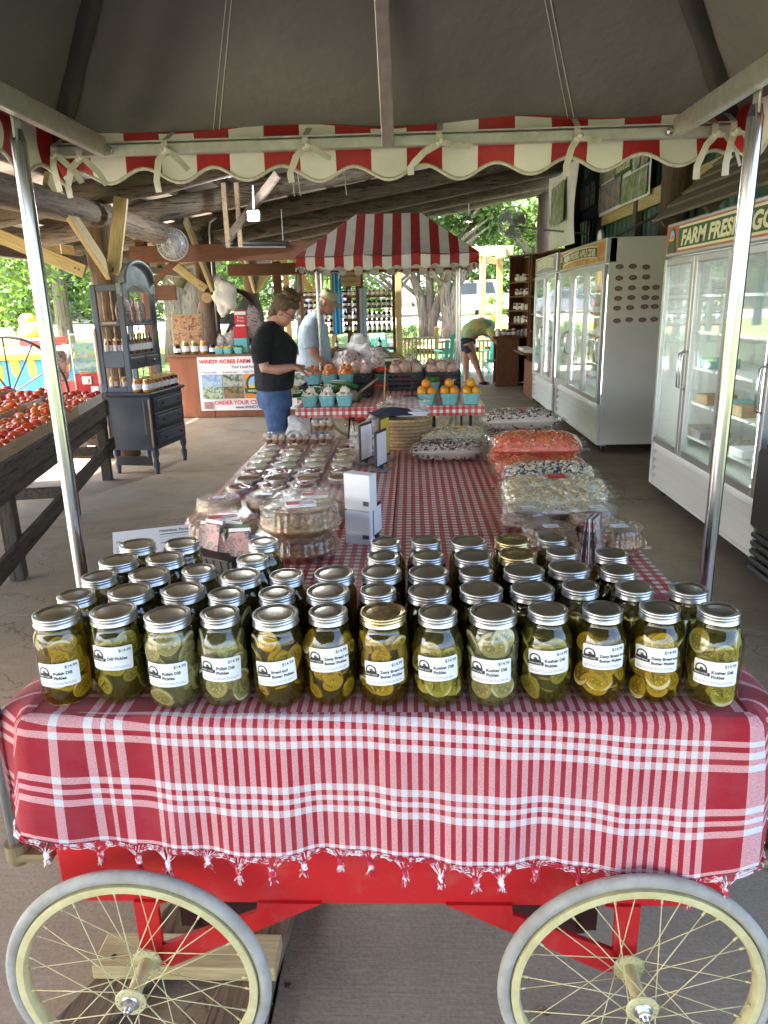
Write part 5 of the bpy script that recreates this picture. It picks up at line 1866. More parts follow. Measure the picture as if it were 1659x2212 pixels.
# small tarts in clear domes, row by row
def tart_proto(food, r=.062):
    n = 36
    tin = ribbed([(r * .7, .001), (r * .95, .022), (r * 1.04, .024)], n, r * .02, (1, 2)).mesh('tin')
    dome = MB().lathe([(r * 1.12, .003), (r * 1.08, .022), (r * 1.0, .04), (r * .8, .05), (r * .4, .054), (.001, .055)], n, caps=False).mesh('dome', True)
    rr = random.Random(len(food))
    rings = []
    for k, z in ((.98, .022), (.93, .030), (.84, .028), (.6, .031), (.3, .034), (.02, .034)):
        rings.append([Vector((r * k * math.cos(2 * PI * j / 24), r * k * math.sin(2 * PI * j / 24), z + rr.uniform(-.003, .003))) for j in range(24)])
    fd = MB().ring_surface(rings, False, True).mesh('filling', True)
    st = MB().box((0, 0, .0555), (r * .5, r * .36, .0006)).mesh('sticker')
    crust = MB().lathe([(r * .98, .022), (r * 1.0, .028), (r * .93, .032), (r * .86, .028)], 24, caps=False).mesh('crust', True)
    return tin, dome, fd, st, crust, food
PROTO = {k: tart_proto(k) for k in ('berry', 'pie_brown', 'cream_fill', 'lemon_fill', 'pie_crust')}
for k, (tin, dome, fd, st, crust, food) in PROTO.items():
    tin.materials.append(MATS['foil'])
    dome.materials.append(MATS['clear_plastic'])
    fd.materials.append(MATS[food])
    st.materials.append(MATS['label_paper'])
    crust.materials.append(MATS['pie_crust'])
TN = {'berry': 'dark berry', 'pie_brown': 'brown sugar', 'cream_fill': 'cream', 'lemon_fill': 'lemon', 'pie_crust': 'golden'}
def tart(x, y, food, label):
    t = thing('tart', label, 'tart', (x, y, TZ + .002), random.uniform(-.5, .5), 'small tarts in clear domes')
    p = PROTO[food]
    for nm, me in zip(('tin', 'dome', 'filling', 'sticker', 'crust'), p[:5]):
        put(nm, me, None, t)
TROWS = [(3.46, -.86, 3, ['berry', 'berry', 'berry']), (3.63, -.86, 4, ['pie_brown', 'pie_brown', 'pie_crust', 'pie_brown']), (3.79, -.865, 4, ['berry', 'berry', 'berry', 'berry']), (3.95, -.87, 4, ['cream_fill'] * 4), (4.11, -.875, 4, ['lemon_fill'] * 4), (4.27, -.88, 4, ['lemon_fill', 'lemon_fill', 'cream_fill', 'lemon_fill']), (4.43, -.885, 4, ['cream_fill', 'pie_crust', 'cream_fill', 'berry'])]
for ri, (y, x0, n, foods) in enumerate(TROWS):
    for k in range(n):
        tart(x0 + .16 * k + jit(.006), y + jit(.008), foods[k], f'{TN[foods[k]]} tart under a clear dome, {ORD[k]} from the left in the {ORD[ri]} tart row')
# mini muffins in hinged clear boxes
def clam_mesh():
    w, d, h = .155, .115, .085
    b1 = MB()
    def sec(s, z):
        return [Vector((x * s, y * s, z)) for x, y in ((-w / 2, -d / 2), (w / 2, -d / 2), (w / 2, d / 2), (-w / 2, d / 2))]
    b1.ring_surface([sec(.9, .002), sec(1., .036), sec(1.08, .037)], True, False)
    base = b1.mesh('tray')
    l = MB()
    l.ring_surface([sec(1.08, .039), sec(1., .04), sec(.93, h - .012), sec(.84, h)], False, True)
    for x in (-.05, 0, .05):
        l.ball((x, -d * .30, h * .72), .022, 10, 6, (1, .7, 1.2))
    return base, l.mesh('lid'), [((i - 1) * .046, (j - .5) * .05) for i in range(3) for j in range(2)]
CB, CL, MPOS = clam_mesh()
MUF = MB().lathe([(.014, .004), (.020, .034), (.0225, .038), (.021, .052), (.012, .062), (.001, .064)], 14, caps=False).mesh('muffin', True)
for x, y, z, lb in ((-.905, 4.74, 0, 'clear box of brown mini muffins, left of the row'), (-.748, 4.735, 0, 'clear box of brown mini muffins, middle of the row'), (-.592, 4.73, 0, 'clear box of brown mini muffins at the bottom of the pair'), (-.585, 4.74, .088, 'clear box of mini muffins stacked on top of another')):
    t = thing('muffin_box', lb, 'muffins', (x, y, TZ + .002 + z), jit(.06), 'clear boxes of mini muffins')
    put('tray', CB, 'clear_plastic', t)
    put('lid', CL, 'clear_plastic', t)
    for mx_, my_ in MPOS:
        put('muffin', MUF, 'muffin', t, (mx_, my_, 0))
# pillow bags of popcorn
def pillow(L, W, H):
    def half(sg):
        def fn(u, v):
            x, y = (u - .5), (v - .5)
            e = max(0, 1 - (abs(2 * x)) ** 4) ** .5 * max(0, 1 - (abs(2 * y)) ** 3.) ** .5
            w = W * (1 - .12 * abs(2 * x) ** 3)
            return Vector((x * L + .004 * math.sin(v * 20), y * w, H / 2 + sg * H / 2 * e + .004 * math.sin(u * 40 + v * 9) * e))
        return fn
    return half
def bag_meshes(L, W, H, nk, seed, flake=.0085):
    r = random.Random(seed)
    hf = pillow(L, W, H)
    film = MB()
    film.grid(hf(1), 30, 14)
    film.grid(hf(-1), 30, 14)
    for sx in (-1, 1):                       # crimped ends
        film.grid(lambda u, v, sx=sx: Vector((sx * (L / 2 - .004 + u * .035), (v - .5) * W * .9, H / 2 + .012 * math.sin(v * 22) * u)), 2, 22)
    fm = film.mesh('film', True)
    hf2 = pillow(L * .93, W * .92, H * .9)
    body = MB()
    body.grid(hf2(1), 20, 10)
    body.grid(hf2(-1), 20, 10)
    bm = body.mesh('fill', True)
    for v in bm.vertices:
        v.co.z += H * .05
    ks = MB()
    top, low = hf2(1), hf2(-1)
    for k in range(nk):
        u, v = r.uniform(.02, .98), r.uniform(.02, .98)
        p = (top if r.random() < .72 else low)(u, v)
        q = p + Vector((0, 0, H * .05))
        s = flake * r.uniform(.6, 1.1)
        ks.ball(q, s, 6, 4, (r.uniform(.7, 1.2), r.uniform(.7, 1.2), r.uniform(.6, 1.1)))
    km = ks.mesh('kernels', True)
    return fm, bm, km
BM = [bag_meshes(.47, .23, .135, 1150, 1), bag_meshes(.43, .21, .12, 1000, 2)]
def popcorn(x, y, z, mat, label, rz=0., k=0, tilt=0., cardc=None):
    t = thing('popcorn_bag', label, 'popcorn bag', (x, y, TZ + .002 + z), rz, 'clear bags of popcorn')
    t.rotation_euler = (tilt, 0, rz)
    fm, bm, km = BM[k]
    put('film', fm, 'bag_film', t)
    for nm, me in (('fill', bm), ('kernels', km)):
        key = (me.name, mat)
        if key not in _own:
            c = me.copy()
            c.materials.append(MATS[mat])
            _own[key] = c
        o = put(nm, _own[key], None, t)
        if nm == 'kernels':
            o['kind'] = 'stuff'
    if cardc:
        s = put('label', MB().box((0, 0, 0), (.075, .05, .001)).mesh('label'), cardc, t, (.01, 0, (.138, .123)[k]), rot=(0, 0, .05))
        tx = MB()
        text_on(tx, 'POPCORN', .012, lambda a, b2: Vector((a, b2, .001)), 'CENTER')
        tx.build('lettering', 'ink_cream', s)
popcorn(.27, 4.50, 0, 'flake_white', 'bag of plain white popcorn beside the wicker basket', .04, 0, cardc='ink_yellow')
popcorn(.20, 4.16, 0, 'flake_zebra', 'low bag of chocolate popcorn in front of the plain white bag', -.05, 1)
popcorn(.66, 4.58, 0, 'flake_zebra', 'bag of dark drizzled popcorn, bottom rear of the dark stack', .03, 0)
popcorn(.65, 4.34, .0, 'flake_zebra', 'bag of dark drizzled popcorn, bottom front of the dark stack', .0, 0, cardc='ink_red')
popcorn(.655, 4.46, .115, 'flake_zebra', 'bag of dark drizzled popcorn on top of the dark stack', .06, 0, cardc='ink_red')
popcorn(.64, 3.92, 0, 'flake_red', 'lower bag of red popcorn under another red bag', .02, 0)
popcorn(.645, 3.80, .085, 'flake_red', 'bright red popcorn bag on top of the pair', -.05, 0, .12)
popcorn(.64, 3.58, .0, 'flake_red', 'orange-red popcorn bag in front of the red pair', .04, 0, cardc='ink_red')
popcorn(.635, 3.36, .03, 'flake_blue', 'popcorn bag speckled with dark blue pieces', -.03, 1, .1)
popcorn(.62, 3.15, 0, 'flake_white', 'cream popcorn bag behind the cookie tubs', .03, 0, .1, cardc='ink_red')
popcorn(.595, 2.965, 0, 'flake_white', 'cream popcorn bag squeezed between the cookie tubs', -.03, 1, .15)
# wicker basket heaped with bagged cloths
t = thing('wicker_basket', 'round wicker basket heaped with plastic-wrapped cloths', 'basket', (-.06, 4.56, TZ + .002))
rows = 9
for k in range(rows):
    rr = .10 + .058 * math.sin(PI / 2 * (k + 1) / rows)
    z = .012 + .022 * k
    pts = []
    for j in range(64):
        a = 2 * PI * j / 64
        w = .005 * math.sin(16 * a + k * PI)
        pts.append((rr * 1.12 * math.cos(a) * (1 + w * 4), rr * math.sin(a) * (1 + w * 4), z + .004 * math.sin(32 * a)))
    put('weave', MB().tube(pts, .0125, 6, loop=True).mesh('weave', True), 'wicker', t)
put('base', MB().lathe([(.0, .004), (.12, .004), (.12, .012), (.0, .012)], 24, caps=False).mesh('base'), 'wicker', t)
def lump(name, mat, c, s, seed, n=22, amp=.35, label=None, cat=None, group=None, parent=None, rz=0., fq=1.):
    """crumpled soft shape: a ball pushed in and out"""
    r = random.Random(seed)
    ph = [r.uniform(0, 6) for _ in range(9)]
    mb = MB()
    def fn(u, v):
        a, t = u * 2 * PI, v * PI
        d = Vector((math.sin(t) * math.cos(a), math.sin(t) * math.sin(a), -math.cos(t)))
        k = 1 + amp * .45 * (math.sin(3 * fq * d.x + ph[0]) * math.sin(4 * fq * d.y + ph[1]) + .7 * math.sin(7 * fq * d.z + ph[2] + 2 * d.x) + .5 * math.sin(11 * fq * d.x + 9 * d.y + ph[3]) * math.sin(6 * d.z + ph[4]) + .3 * math.sin(17 * fq * d.y + ph[5] + 13 * d.z))
        return Vector((d.x * s[0] * k, d.y * s[1] * k, d.z * s[2] * k))
    mb.grid(fn, n, n // 2 + 4)
    me = mb.mesh(name, True)
    o = put(name, me, mat, parent, c, rot=(0, 0, rz))
    if label:
        tag(o, label, cat, group)
    return o
lump('folded_cloth', 'navy_cloth', (-.13, 4.50, TZ + .235), (.13, .085, .026), 4, label='dark navy cloth in the wicker basket', cat='cloth')
lump('folded_cloth', 'white_paper', (-.01, 4.52, TZ + .228), (.12, .07, .025), 5, label='white cloth in the wicker basket', cat='cloth')
lump('plastic_bag', 'bag_film', (-.05, 4.60, TZ + .27), (.16, .09, .05), 6, amp=.6, label='clear crinkled plastic bag on top of the wicker basket', cat='bag')
# chalk signs in black frames on metal feet, bags of sweets between them
def frame_sign(x, y, h, w, rz, face, label):
    t = thing('framed_sign', label, 'sign', (x, y, TZ + .002), rz, 'small framed signs on the table')
    fr = MB()
    fr.box((0, 0, h / 2 + .02), (w, .012, h), ch=.002)
    put('frame', fr.mesh('frame'), 'black_plastic', t)
    put('panel', MB().box((0, -.007, h / 2 + .02), (w * .86, .002, h * .88)).mesh('panel'), face, t)
    put('panel', MB().box((0, .007, h / 2 + .02), (w * .86, .002, h * .88)).mesh('panel'), 'white_paper', t)
    put('foot', MB().box((0, 0, .004), (w * .8, .10, .004), ch=.001).mesh('foot'), 'galv', t)
    put('clip', MB().box((0, 0, .014), (.02, .02, .02), ch=.002).mesh('clip'), 'black_plastic', t)
frame_sign(-.268, 4.10, .215, .15, 1.15, 'white_paper', 'black framed sign turned edge-on, farther left of three')
frame_sign(-.175, 3.93, .20, .15, 1.2, 'white_paper', 'black framed sign with white card, nearest of the three')
frame_sign(-.165, 4.18, .24, .15, 1.25, 'ink_yellow', 'black framed sign with yellow card')
frame_sign(-.145, 2.70, .12, .09, 1.25, 'white_paper', 'small black framed sign beside the white cartons')
lump('sweets_bag', 'packet_pink', (-.235, 4.26, TZ + .12), (.05, .05, .12), 9, amp=.3, label='clear bag of pink sweets between the framed signs', cat='bag')
lump('sweets_bag', 'bag_film', (-.315, 4.12, TZ + .12), (.045, .06, .12), 10, amp=.4, label='clear plastic bag left of the framed signs', cat='bag')
def carton(x, y, z, d, rz, tilt, label):
    t = thing('carton', label, 'carton', (x, y, z), rz, 'white cartons')
    t.rotation_euler = (0, tilt, rz)
    put('box', MB().box((0, 0, d[2] / 2), d, ch=.0015).mesh('box'), 'white_paper', t)
    tx = MB()
    for k in range(7):
        text_on(tx, 'sealed for freshness'[: 20 - k % 3], .008, lambda a, b2: Vector((-d[0] / 2 - .001, -a, b2)), 'CENTER', at=(0, d[2] * .75 - k * .012))
    tx.build('lettering', 'ink_red', t)
    bc = MB()
    xx = d[0] / 2 - .03
    for k in range(9):
        w = random.choice((.0012, .002))
        bc.box((xx, -d[1] / 2 - .0006, .03), (w, .0006, .018))
        xx += w + .0013
    put('barcode', bc.mesh('barcode'), 'ink', t)
carton(-.205, 2.66, TZ + .002, (.10, .055, .13), -.25, 0, 'lower white carton of the stacked pair')
carton(-.20, 2.665, TZ + .134, (.115, .05, .14), -.5, 0, 'upper white carton of the stacked pair, turned askew')
# printed card and a basket of packets behind the left jars
t = thing('nutrition_card', 'white Nutrition Facts card lying tilted at the left edge', 'card', (-.93, 2.42, TZ + .002), .35)
rot = Matrix.Rotation(.35, 3, 'Z') @ Matrix.Rotation(.55, 3, 'X')
t.rotation_euler = rot.to_euler()
put('card', MB().box((0, .09, .0), (.27, .18, .0012)).mesh('card'), 'white_paper', t)
tx = MB()
fpl = lambda a, b2: Vector((a, b2, .0012))
text_on(tx, 'Nutrition Facts', .017, fpl, 'LEFT', .0004, at=(.03, .155))
for k in range(8):
    yy = .145 - k * .014
    tx.add([fpl(.03, yy), fpl(.13, yy), fpl(.13, yy - (.004 if k in (0, 3) else .0008)), fpl(.03, yy - (.004 if k in (0, 3) else .0008))], [(0, 1, 2, 3)])
text_on(tx, 'Made with care', .018, fpl, 'LEFT', 0, .25, at=(-.125, .12))
for k in range(6):
    text_on(tx, 'small batch, ready to eat', .009, fpl, 'LEFT', at=(-.125, .095 - k * .014))
tx.build('lettering', 'ink_grey', t)
t = thing('packet_basket', 'dark wire basket tilted back, full of seed packets behind the left jars', 'basket', (-.60, 2.10, TZ + .002), -.5)
for k in range(9):
    a = (k - 4) * .028
    put('wire', MB().tube([(a, -.06, .0), (a, -.075, .12), (a, -.085, .17)], .002, 6).mesh('wire'), 'black_metal', t)
    put('wire', MB().tube([(a, .06, .0), (a, .075, .12), (a, .085, .2)], .002, 6).mesh('wire'), 'black_metal', t)
for z, s in ((.01, .06), (.06, .068), (.12, .076), (.17, .085)):
    put('hoop', MB().tube([(-.115, -s, z), (.115, -s, z), (.115, s, z), (-.115, s, z)], .0028, 6, loop=True).mesh('hoop'), 'black_metal', t)
put('liner', MB().box((0, 0, .085), (.222, .13, .16)).mesh('liner'), 'black_plastic', t)
for k in range(9):
    p = thing('seed_packet', f'seed packet standing in the dark wire basket, {ORD[k]} from the left', 'packet', (-.68 + .024 * k, 2.13 - .014 * k + jit(.02), TZ + .11 + jit(.015)), -.5 + jit(.3), 'packets in the wire basket')
    p.rotation_euler = (-.35 + jit(.25), jit(.15), -.5 + jit(.3))
    put('packet', MB().box((0, 0, .065), (.075, .012, .13), ch=.004).mesh('packet'), random.choice(['packet', 'packet', 'packet_pink']), p)
    put('seal', MB().box((0, 0, .134), (.075, .004, .012)).mesh('seal'), 'ink_green' if k % 3 == 0 else 'white_paper', p)
# brochures in a holder between the cookie tubs
t = thing('brochure_holder', 'clear holder of pink brochures between the cookie tubs', 'holder', (.615, 2.40, TZ + .002), 1.1)
put('holder', MB().box((0, 0, .06), (.10, .07, .12)).mesh('holder'), 'acrylic', t)
for k in range(7):
    p = MB().box((0, 0, .08), (.09, .0035, .16))
    o = p.build('brochure', ['packet_pink', 'ink', 'packet_pink', 'white_paper'][k % 4])
    o.location = (.615 - .008 * (k - 3), 2.40 + .004 * (k - 3), TZ + .01)
    o.rotation_euler = (-.12 + .03 * k, .04, 1.1)
    tag(o, f'folded brochure in the clear holder, {ORD[k]} from the front', 'brochure', 'brochures in the holder')
# ------------------------------------------------------------------ small shared shapes
_jar_u = MB().lathe([(.7, 0), (.95, .02), (1, .08), (1, .7), (.8, .84), (.72, .86)], 14).mesh('jar_body', True)
_lid_u = MB().lathe([(.78, .85), (.8, .87), (.8, .99), (.74, 1.0)], 14).mesh('jar_lid')
sharp(_lid_u, 40)
_lab_u = MB().lathe([(1.02, .2), (1.02, .6)], 14, caps=False).mesh('jar_label', True)
_bot_u = MB().lathe([(.8, 0), (1, .03), (1, .55), (.8, .66), (.4, .76), (.36, .92), (.42, .93), (.42, 1.0), (.1, 1.0)], 12).mesh('bottle', True)
def own(me, m):
    key = (me.name, m)
    if key not in _own:
        c = me.copy()
        c.materials.clear()
        c.materials.append(MATS[m])
        _own[key] = c
    return _own[key]
def small_jar(x, y, z, r, h, mat, label, group, lid='jar_lid_white', paper='label_paper', parent=None, cat='jar'):
    t = thing('jar', label, cat, (x, y, z), random.uniform(0, 6), group)
    sc = (r, r, h)
    put('contents', own(_jar_u, mat), None, t, scale=sc)
    put('lid', own(_lid_u, lid), None, t, scale=sc)
    if paper:
        put('label', own(_lab_u, paper), None, t, scale=sc)
    return t
def small_bottle(x, y, z, r, h, mat, label, group):
    t = thing('bottle', label, 'bottle', (x, y, z), random.uniform(0, 6), group)
    put('body', own(_bot_u, mat), None, t, scale=(r, r, h))
    put('label', own(_lab_u, 'label_paper'), None, t, scale=(r, r, h * .8))
    return t
# ------------------------------------------------------------------ glass-door refrigerators along the right wall
def fridge(x, y1, w, d, top, nd, name_label, header, z0=.10, zl=.47, hz=.25, fan=1., side='fridge_white', tubes=True):
    """built facing local -y, then turned so that it faces across the aisle"""
    f = thing('display_fridge', name_label, 'fridge', (x, y1, 0), -PI / 2)
    def pb(nm, c, dd, m, ch=.004, par=None):
        return put(nm, MB().box(c, dd, ch=ch).mesh(nm), m, par or f)
    hb_ = top - hz
    pb('side_panel', (.02, d / 2 + .015, (z0 + top) / 2), (.04, d - .03, top - z0), side)
    pb('base_edge', (.02, .008, (z0 + zl) / 2), (.038, .03, zl - z0 - .01), side)
    pb('base_edge', (w - .02, .008, (z0 + zl) / 2), (.038, .03, zl - z0 - .01), side)
    pb('side_panel', (w - .02, d / 2 + .015, (z0 + top) / 2), (.04, d - .03, top - z0), side)
    pb('back_panel', (w / 2, d - .02, (z0 + top) / 2), (w - .082, .04, top - z0), 'fridge_inner')
    pb('top_panel', (w / 2, d / 2 + .06, top - .02), (w - .082, d - .2, .036), side)
    pb('floor_panel', (w / 2, d / 2, zl - .02), (w - .082, d - .1, .04), 'fridge_inner')
    pb('base_box', (w / 2, d / 2 + .03, (z0 + zl) / 2 - .03), (w - .084, d - .14, zl - z0 - .09), 'black_plastic')
    for k in range(5):
        zz = z0 + .035 + k * (zl - z0 - .03) / 5
        lv = MB().box((w / 2, .022, zz + .02), (w - .085, .008, (zl - z0) / 5 * .82), (-.62, 0, 0), ch=.002)
        put('louver', lv.mesh('louver'), 'louver', f)
    pb('kick_rail', (w / 2, .03, z0 + .01), (w - .004, .05, .03), 'louver')
    h = pb('header', (w / 2, .045, top - hz / 2), (w, .12, hz), 'fridge_grey', .008)
    h2 = pb('light_box', (w / 2, -.018, top - hz / 2), (w - .05, .004, hz - .05), header[0], 0)
    fn = lambda dz: (lambda a, b2: Vector((a, -.021 - dz, b2)))
    cz = top - hz / 2
    if header[1]:
        bnd = MB()
        n = 24
        x0, x1, hh = w * header[4][0], w * header[4][1], hz * header[4][2]
        def curve(u):
            return header[5] * (1 - (2 * u - 1) ** 2)
        for (e, dz, mt) in ((.016, .001, 'ink_cream'), (0, .003, header[2])):
            bnd = MB().grid(lambda u, v: fn(dz)(x0 + (x1 - x0) * u, cz + (v - .5) * (hh + 2 * e) + curve(u)), n, 2)
            put('band', bnd.mesh('band'), mt, h2)
        tx = MB()
        sz = hh * 1.02
        me0 = text_mesh(header[1], sz, 'CENTER', .006, .18, 1.)
        wx = max(v.co.x for v in me0.vertices) - min(v.co.x for v in me0.vertices)
        me = text_mesh(header[1], sz, 'CENTER', .006, .18, .93 * (x1 - x0) / wx)
        fx = lambda a, b2: fn(.005)((x0 + x1) / 2 + a, cz - sz * .36 + b2 + curve(((a + (x1 - x0) / 2) / (x1 - x0))))
        tx.add([fx(v.co.x, v.co.y) for v in me.vertices], [tuple(p.vertices) for p in me.polygons])
        tx.build('lettering', header[3], h2)
    if header[7]:
        em = MB()
        n = 16
        ex, ey, s = .16, cz - .01, hz * .72
        for q, (pts, mt, dz) in enumerate((([(.4 * math.cos(PI * k / n), .1 + .42 * math.sin(PI * k / n)) for k in range(n + 1)] + [(-.4, -.2), (.4, -.2)], 'ink_green', .002), ([(.3 * math.cos(PI * k / n), .12 + .32 * math.sin(PI * k / n)) for k in range(n + 1)] + [(-.3, .05), (.3, .05)], 'ink_sky', .004), ([(.14 * math.cos(2 * PI * k / n), .12 + .14 * math.sin(2 * PI * k / n)) for k in range(n)], 'ink_orange', .006), ([(-.3, 0), (.3, 0), (.3, .1), (0, .05), (-.3, .12)], 'ink_yellow', .008), ([(-.45, -.15), (.45, -.15), (.45, -.48), (-.45, -.48)], 'ink_green', .004))):
            em = MB().add([fn(dz)(ex + px * s, ey + pz * s) for px, pz in pts], [tuple(range(len(pts)))])
            put('emblem', em.mesh('emblem'), mt, h2)
    dw = (w - .02) / nd
    zt = hb_ - .012
    for k in range(nd):
        x0 = .01 + k * dw
        fr = MB()
        b_ = .055
        fr.box((x0 + b_ / 2 + .004, 0, (zl + zt) / 2), (b_, .045, zt - zl), ch=.006)
        fr.box((x0 + dw - b_ / 2 - .004, 0, (zl + zt) / 2), (b_, .045, zt - zl), ch=.006)
        fr.box((x0 + dw / 2, 0, zl + b_ / 2), (dw - 2 * b_ - .008, .043, b_), ch=.006)
        fr.box((x0 + dw / 2, 0, zt - b_ / 2), (dw - 2 * b_ - .008, .043, b_), ch=.006)
        dr = put('door', fr.mesh('door'), 'fridge_grey', f)
        put('glass', MB().box((x0 + dw / 2, 0, (zl + zt) / 2), (dw - 2 * b_ - .008, .012, zt - zl - 2 * b_)).mesh('glass'), 'door_glass', dr)
        hx = x0 + (dw - .03 if k % 2 == 0 else .03)
        hm = MB().tube([(hx, -.02, .98), (hx, -.06, 1.0), (hx, -.065, 1.12), (hx, -.06, 1.24), (hx, -.02, 1.26)], .010, 8)
        put('handle', hm.mesh('handle', True), 'steel', dr)
        if tubes:
            put('light_tube', MB().tube([(x0 + dw - .22, .07, zl + .08), (x0 + dw - .22, .07, zt - .1)], .017, 8).mesh('light_tube', True), 'tube_light', f)
        for q in range(5):
            zz = zl + .08 + q * (zt - zl - .2) / 4.6
            sh_ = MB()
            sh_.box((x0 + dw / 2, d * .55, zz), (dw - .03, .012, .012))
            sh_.box((x0 + dw / 2, d * .25, zz), (dw - .03, .008, .02))
            for j in range(12):
                sh_.box((x0 + .03 + (dw - .06) * j / 11, d * .55, zz + .003), (.005, d * .62, .005))
            put('wire_shelf', sh_.mesh('wire_shelf'), 'white_plastic', f)
    if z0 > .05:
        for cx in (.1, w - .1):
            for cy in (.1, d - .1):
                put('caster', MB().lathe([(.03, -.018), (.04, -.01), (.04, .01), (.03, .018)], 14, (cx, cy, .042), axis='Y').mesh('caster'), 'rubber', f)
                put('caster_fork', MB().box((cx, cy, .075), (.05, .05, .05)).mesh('caster_fork'), 'galv', f)
    return f, dw, zl, zt
f1, dw1, zl1, zt1 = fridge(2.06, 6.25, 1.98, .80, 2.20, 3, 'white glass-door fridge with FARM FRESH EGGS header', ('print_boards', 'FARM FRESH EGGS', 'ink_green', 'ink_cream', (.15, .99, .56), .0, .80, True))
f2, dw2, zl2, zt2 = fridge(2.02, 10.36, 2.38, .78, 2.25, 3, 'white glass-door fridge with FRESH PRESSED APPLE CIDER header', ('print_cider', 'FRESH PRESSED APPLE CIDER', 'ink_green', 'ink_cream', (.10, .86, .38), .03, .62, True), zl=.55, side='fridge_white')
f3, dw3, zl3, zt3 = fridge(1.99, 12.16, 1.72, .75, 2.26, 2, 'white glass-door fridge with grey FARM FRESH MEAT header', ('print_meat', 'FARM FRESH MEAT', 'fridge_grey', 'ink_cream', (.12, .9, .4), .03, .6, False), zl=.5)
# things inside the fridges
rg = random.Random(11)
def in_fridge(fx, fy, lx, ly, z):
    return (fx + ly, fy - lx, z)
def fridge_box(pos, d, mat, label, group, nm='carton', cat='carton'):
    o = MB().box((0, 0, d[2] / 2), d, ch=.006).build(nm, mat)
    o.location = pos
    o.rotation_euler = (0, 0, jit(.1))
    return tag(o, label, cat, group)
for k, (lx, q, mat, nm) in enumerate(((.2, 0, 'bagged_goods', 'meat_tray'), (.42, 0, 'print_meat', 'meat_tray'), (.85, 0, 'bagged_goods', 'meat_tray'), (1.15, 0, 'label_paper', 'egg_carton'), (1.5, 0, 'label_paper', 'egg_carton'), (1.5, 1, 'label_paper', 'egg_carton'), (1.75, 1, 'label_paper', 'egg_carton'), (1.75, 2, 'cardboard', 'egg_carton'), (1.1, 1, 'cardboard', 'egg_carton'), (.85, 1, 'teal_pulp', 'produce_punnet'), (.45, 2, 'teal_pulp', 'produce_punnet'), (.45, 1, 'cardboard', 'produce_punnet'))):
    zz = zl1 + .09 + q * (zt1 - zl1 - .2) / 4.6
    fridge_box(in_fridge(2.06, 6.25, lx, .32, zz), (.24, .2, .075 if q else .06), mat, f'{nm.replace("_", " ")} in the egg fridge, {("bottom", "second", "third")[q]} shelf, {ORD[k]} counted', 'goods in the egg fridge', nm, 'carton')
for q in range(5):
    for k in range(14):
        zz = zl2 + .09 + q * (zt2 - zl2 - .2) / 4.6
        if rg.random() < .35:
            continue
        lx = .12 + k * .16
        m = rg.choice(['honey', 'ink_orange', 'jar_lid_white', 'honey', 'teal_pulp'])
        p = in_fridge(2.02, 10.36, lx, rg.uniform(.3, .4), zz)
        small_bottle(p[0], p[1], p[2], .045, .22, m, f'bottle behind the cider fridge glass, {ORD[q]} shelf up, {(ORD + ["fourteenth"])[k]} from the far end', 'bottles in the cider fridge')
# small farm magnets on the near side of the cider fridge
mg = MB()
n = 18
mg.add([(.048 * math.cos(2 * PI * k / n) * (1 + .12 * (k % 2)), -.003, .030 * math.sin(2 * PI * k / n) * (1 + .12 * (k % 2))) for k in range(n)], [tuple(range(n))])
mg.prism([(.047 * math.cos(2 * PI * k / n) * (1 + .12 * (k % 2)), .029 * math.sin(2 * PI * k / n) * (1 + .12 * (k % 2))) for k in range(n)], 'Y', -.003, .0)
MAG = mg.mesh('magnet')
mgp = MB().prism([(-.03, -.014), (.03, -.014), (.034, .004), (.0, .02), (-.034, .004)], 'Y', -.0045, -.003).mesh('magnet_print')
RN = ('top', 'second', 'third', 'fourth', 'fifth', 'bottom')
for ri, (z, n_) in enumerate(((1.955, 3), (1.85, 3), (1.748, 4), (1.648, 4), (1.55, 4), (1.425, 4))):
    for k in range(n_):
        xm = (2.155, 2.295, 2.43, 2.545)[k] + jit(.008)
        t = thing('magnet', f'dark oval magnet on the fridge side, {RN[ri]} row, {ORD[k]} from the left', 'magnet', (xm, 7.979, z + jit(.006)), 0, 'magnets on the cider fridge')
        t.scale = (.8, 1, .8)
        put('plate', MAG, 'print_people', t)
        put('print', mgp, 'packet', t)
# dark cooler at the right edge
t = thing('dark_cooler', 'dark grey cooler with slotted base at the right edge', 'cooler', (1.95, 4.12, 0), -PI / 2)
put('cabinet', MB().box((.55, .4, .585), (1.1, .72, .55), ch=.02).mesh('cabinet'), 'appliance_grey', t)
put('base', MB().box((.55, .4, .19), (1.1, .7, .24), ch=.01).mesh('base'), 'black_plastic', t)
for k in range(5):
    put('slot_rail', MB().box((.55, .03, .11 + .05 * k), (1.09, .03, .028), ch=.006).mesh('slot_rail'), 'appliance_grey', t)
put('door', MB().box((.55, .0, .60), (1.0, .05, .46), ch=.02).mesh('door'), 'appliance_grey', t)
# sloped board awning above the egg fridge
t = thing('board_awning', 'weathered board awning propped above the egg fridge', 'awning', (2.5, 5.4, 2.3))
for k in range(7):
    x = 2.02 + .11 * k
    adopt(MB().bar((x, 4.2, 2.28 + .10 * k), (x, 6.4, 2.28 + .10 * k), .13, .022, .003, (-.6, 0, .8)).build('board', 'awning_wood'), t)
for y in (4.3, 5.4, 6.3):
    adopt(MB().bar((2.02, y, 2.21), (2.75, y, 2.88), .05, .06, .003).build('batten', 'old_lumber_x'), t)
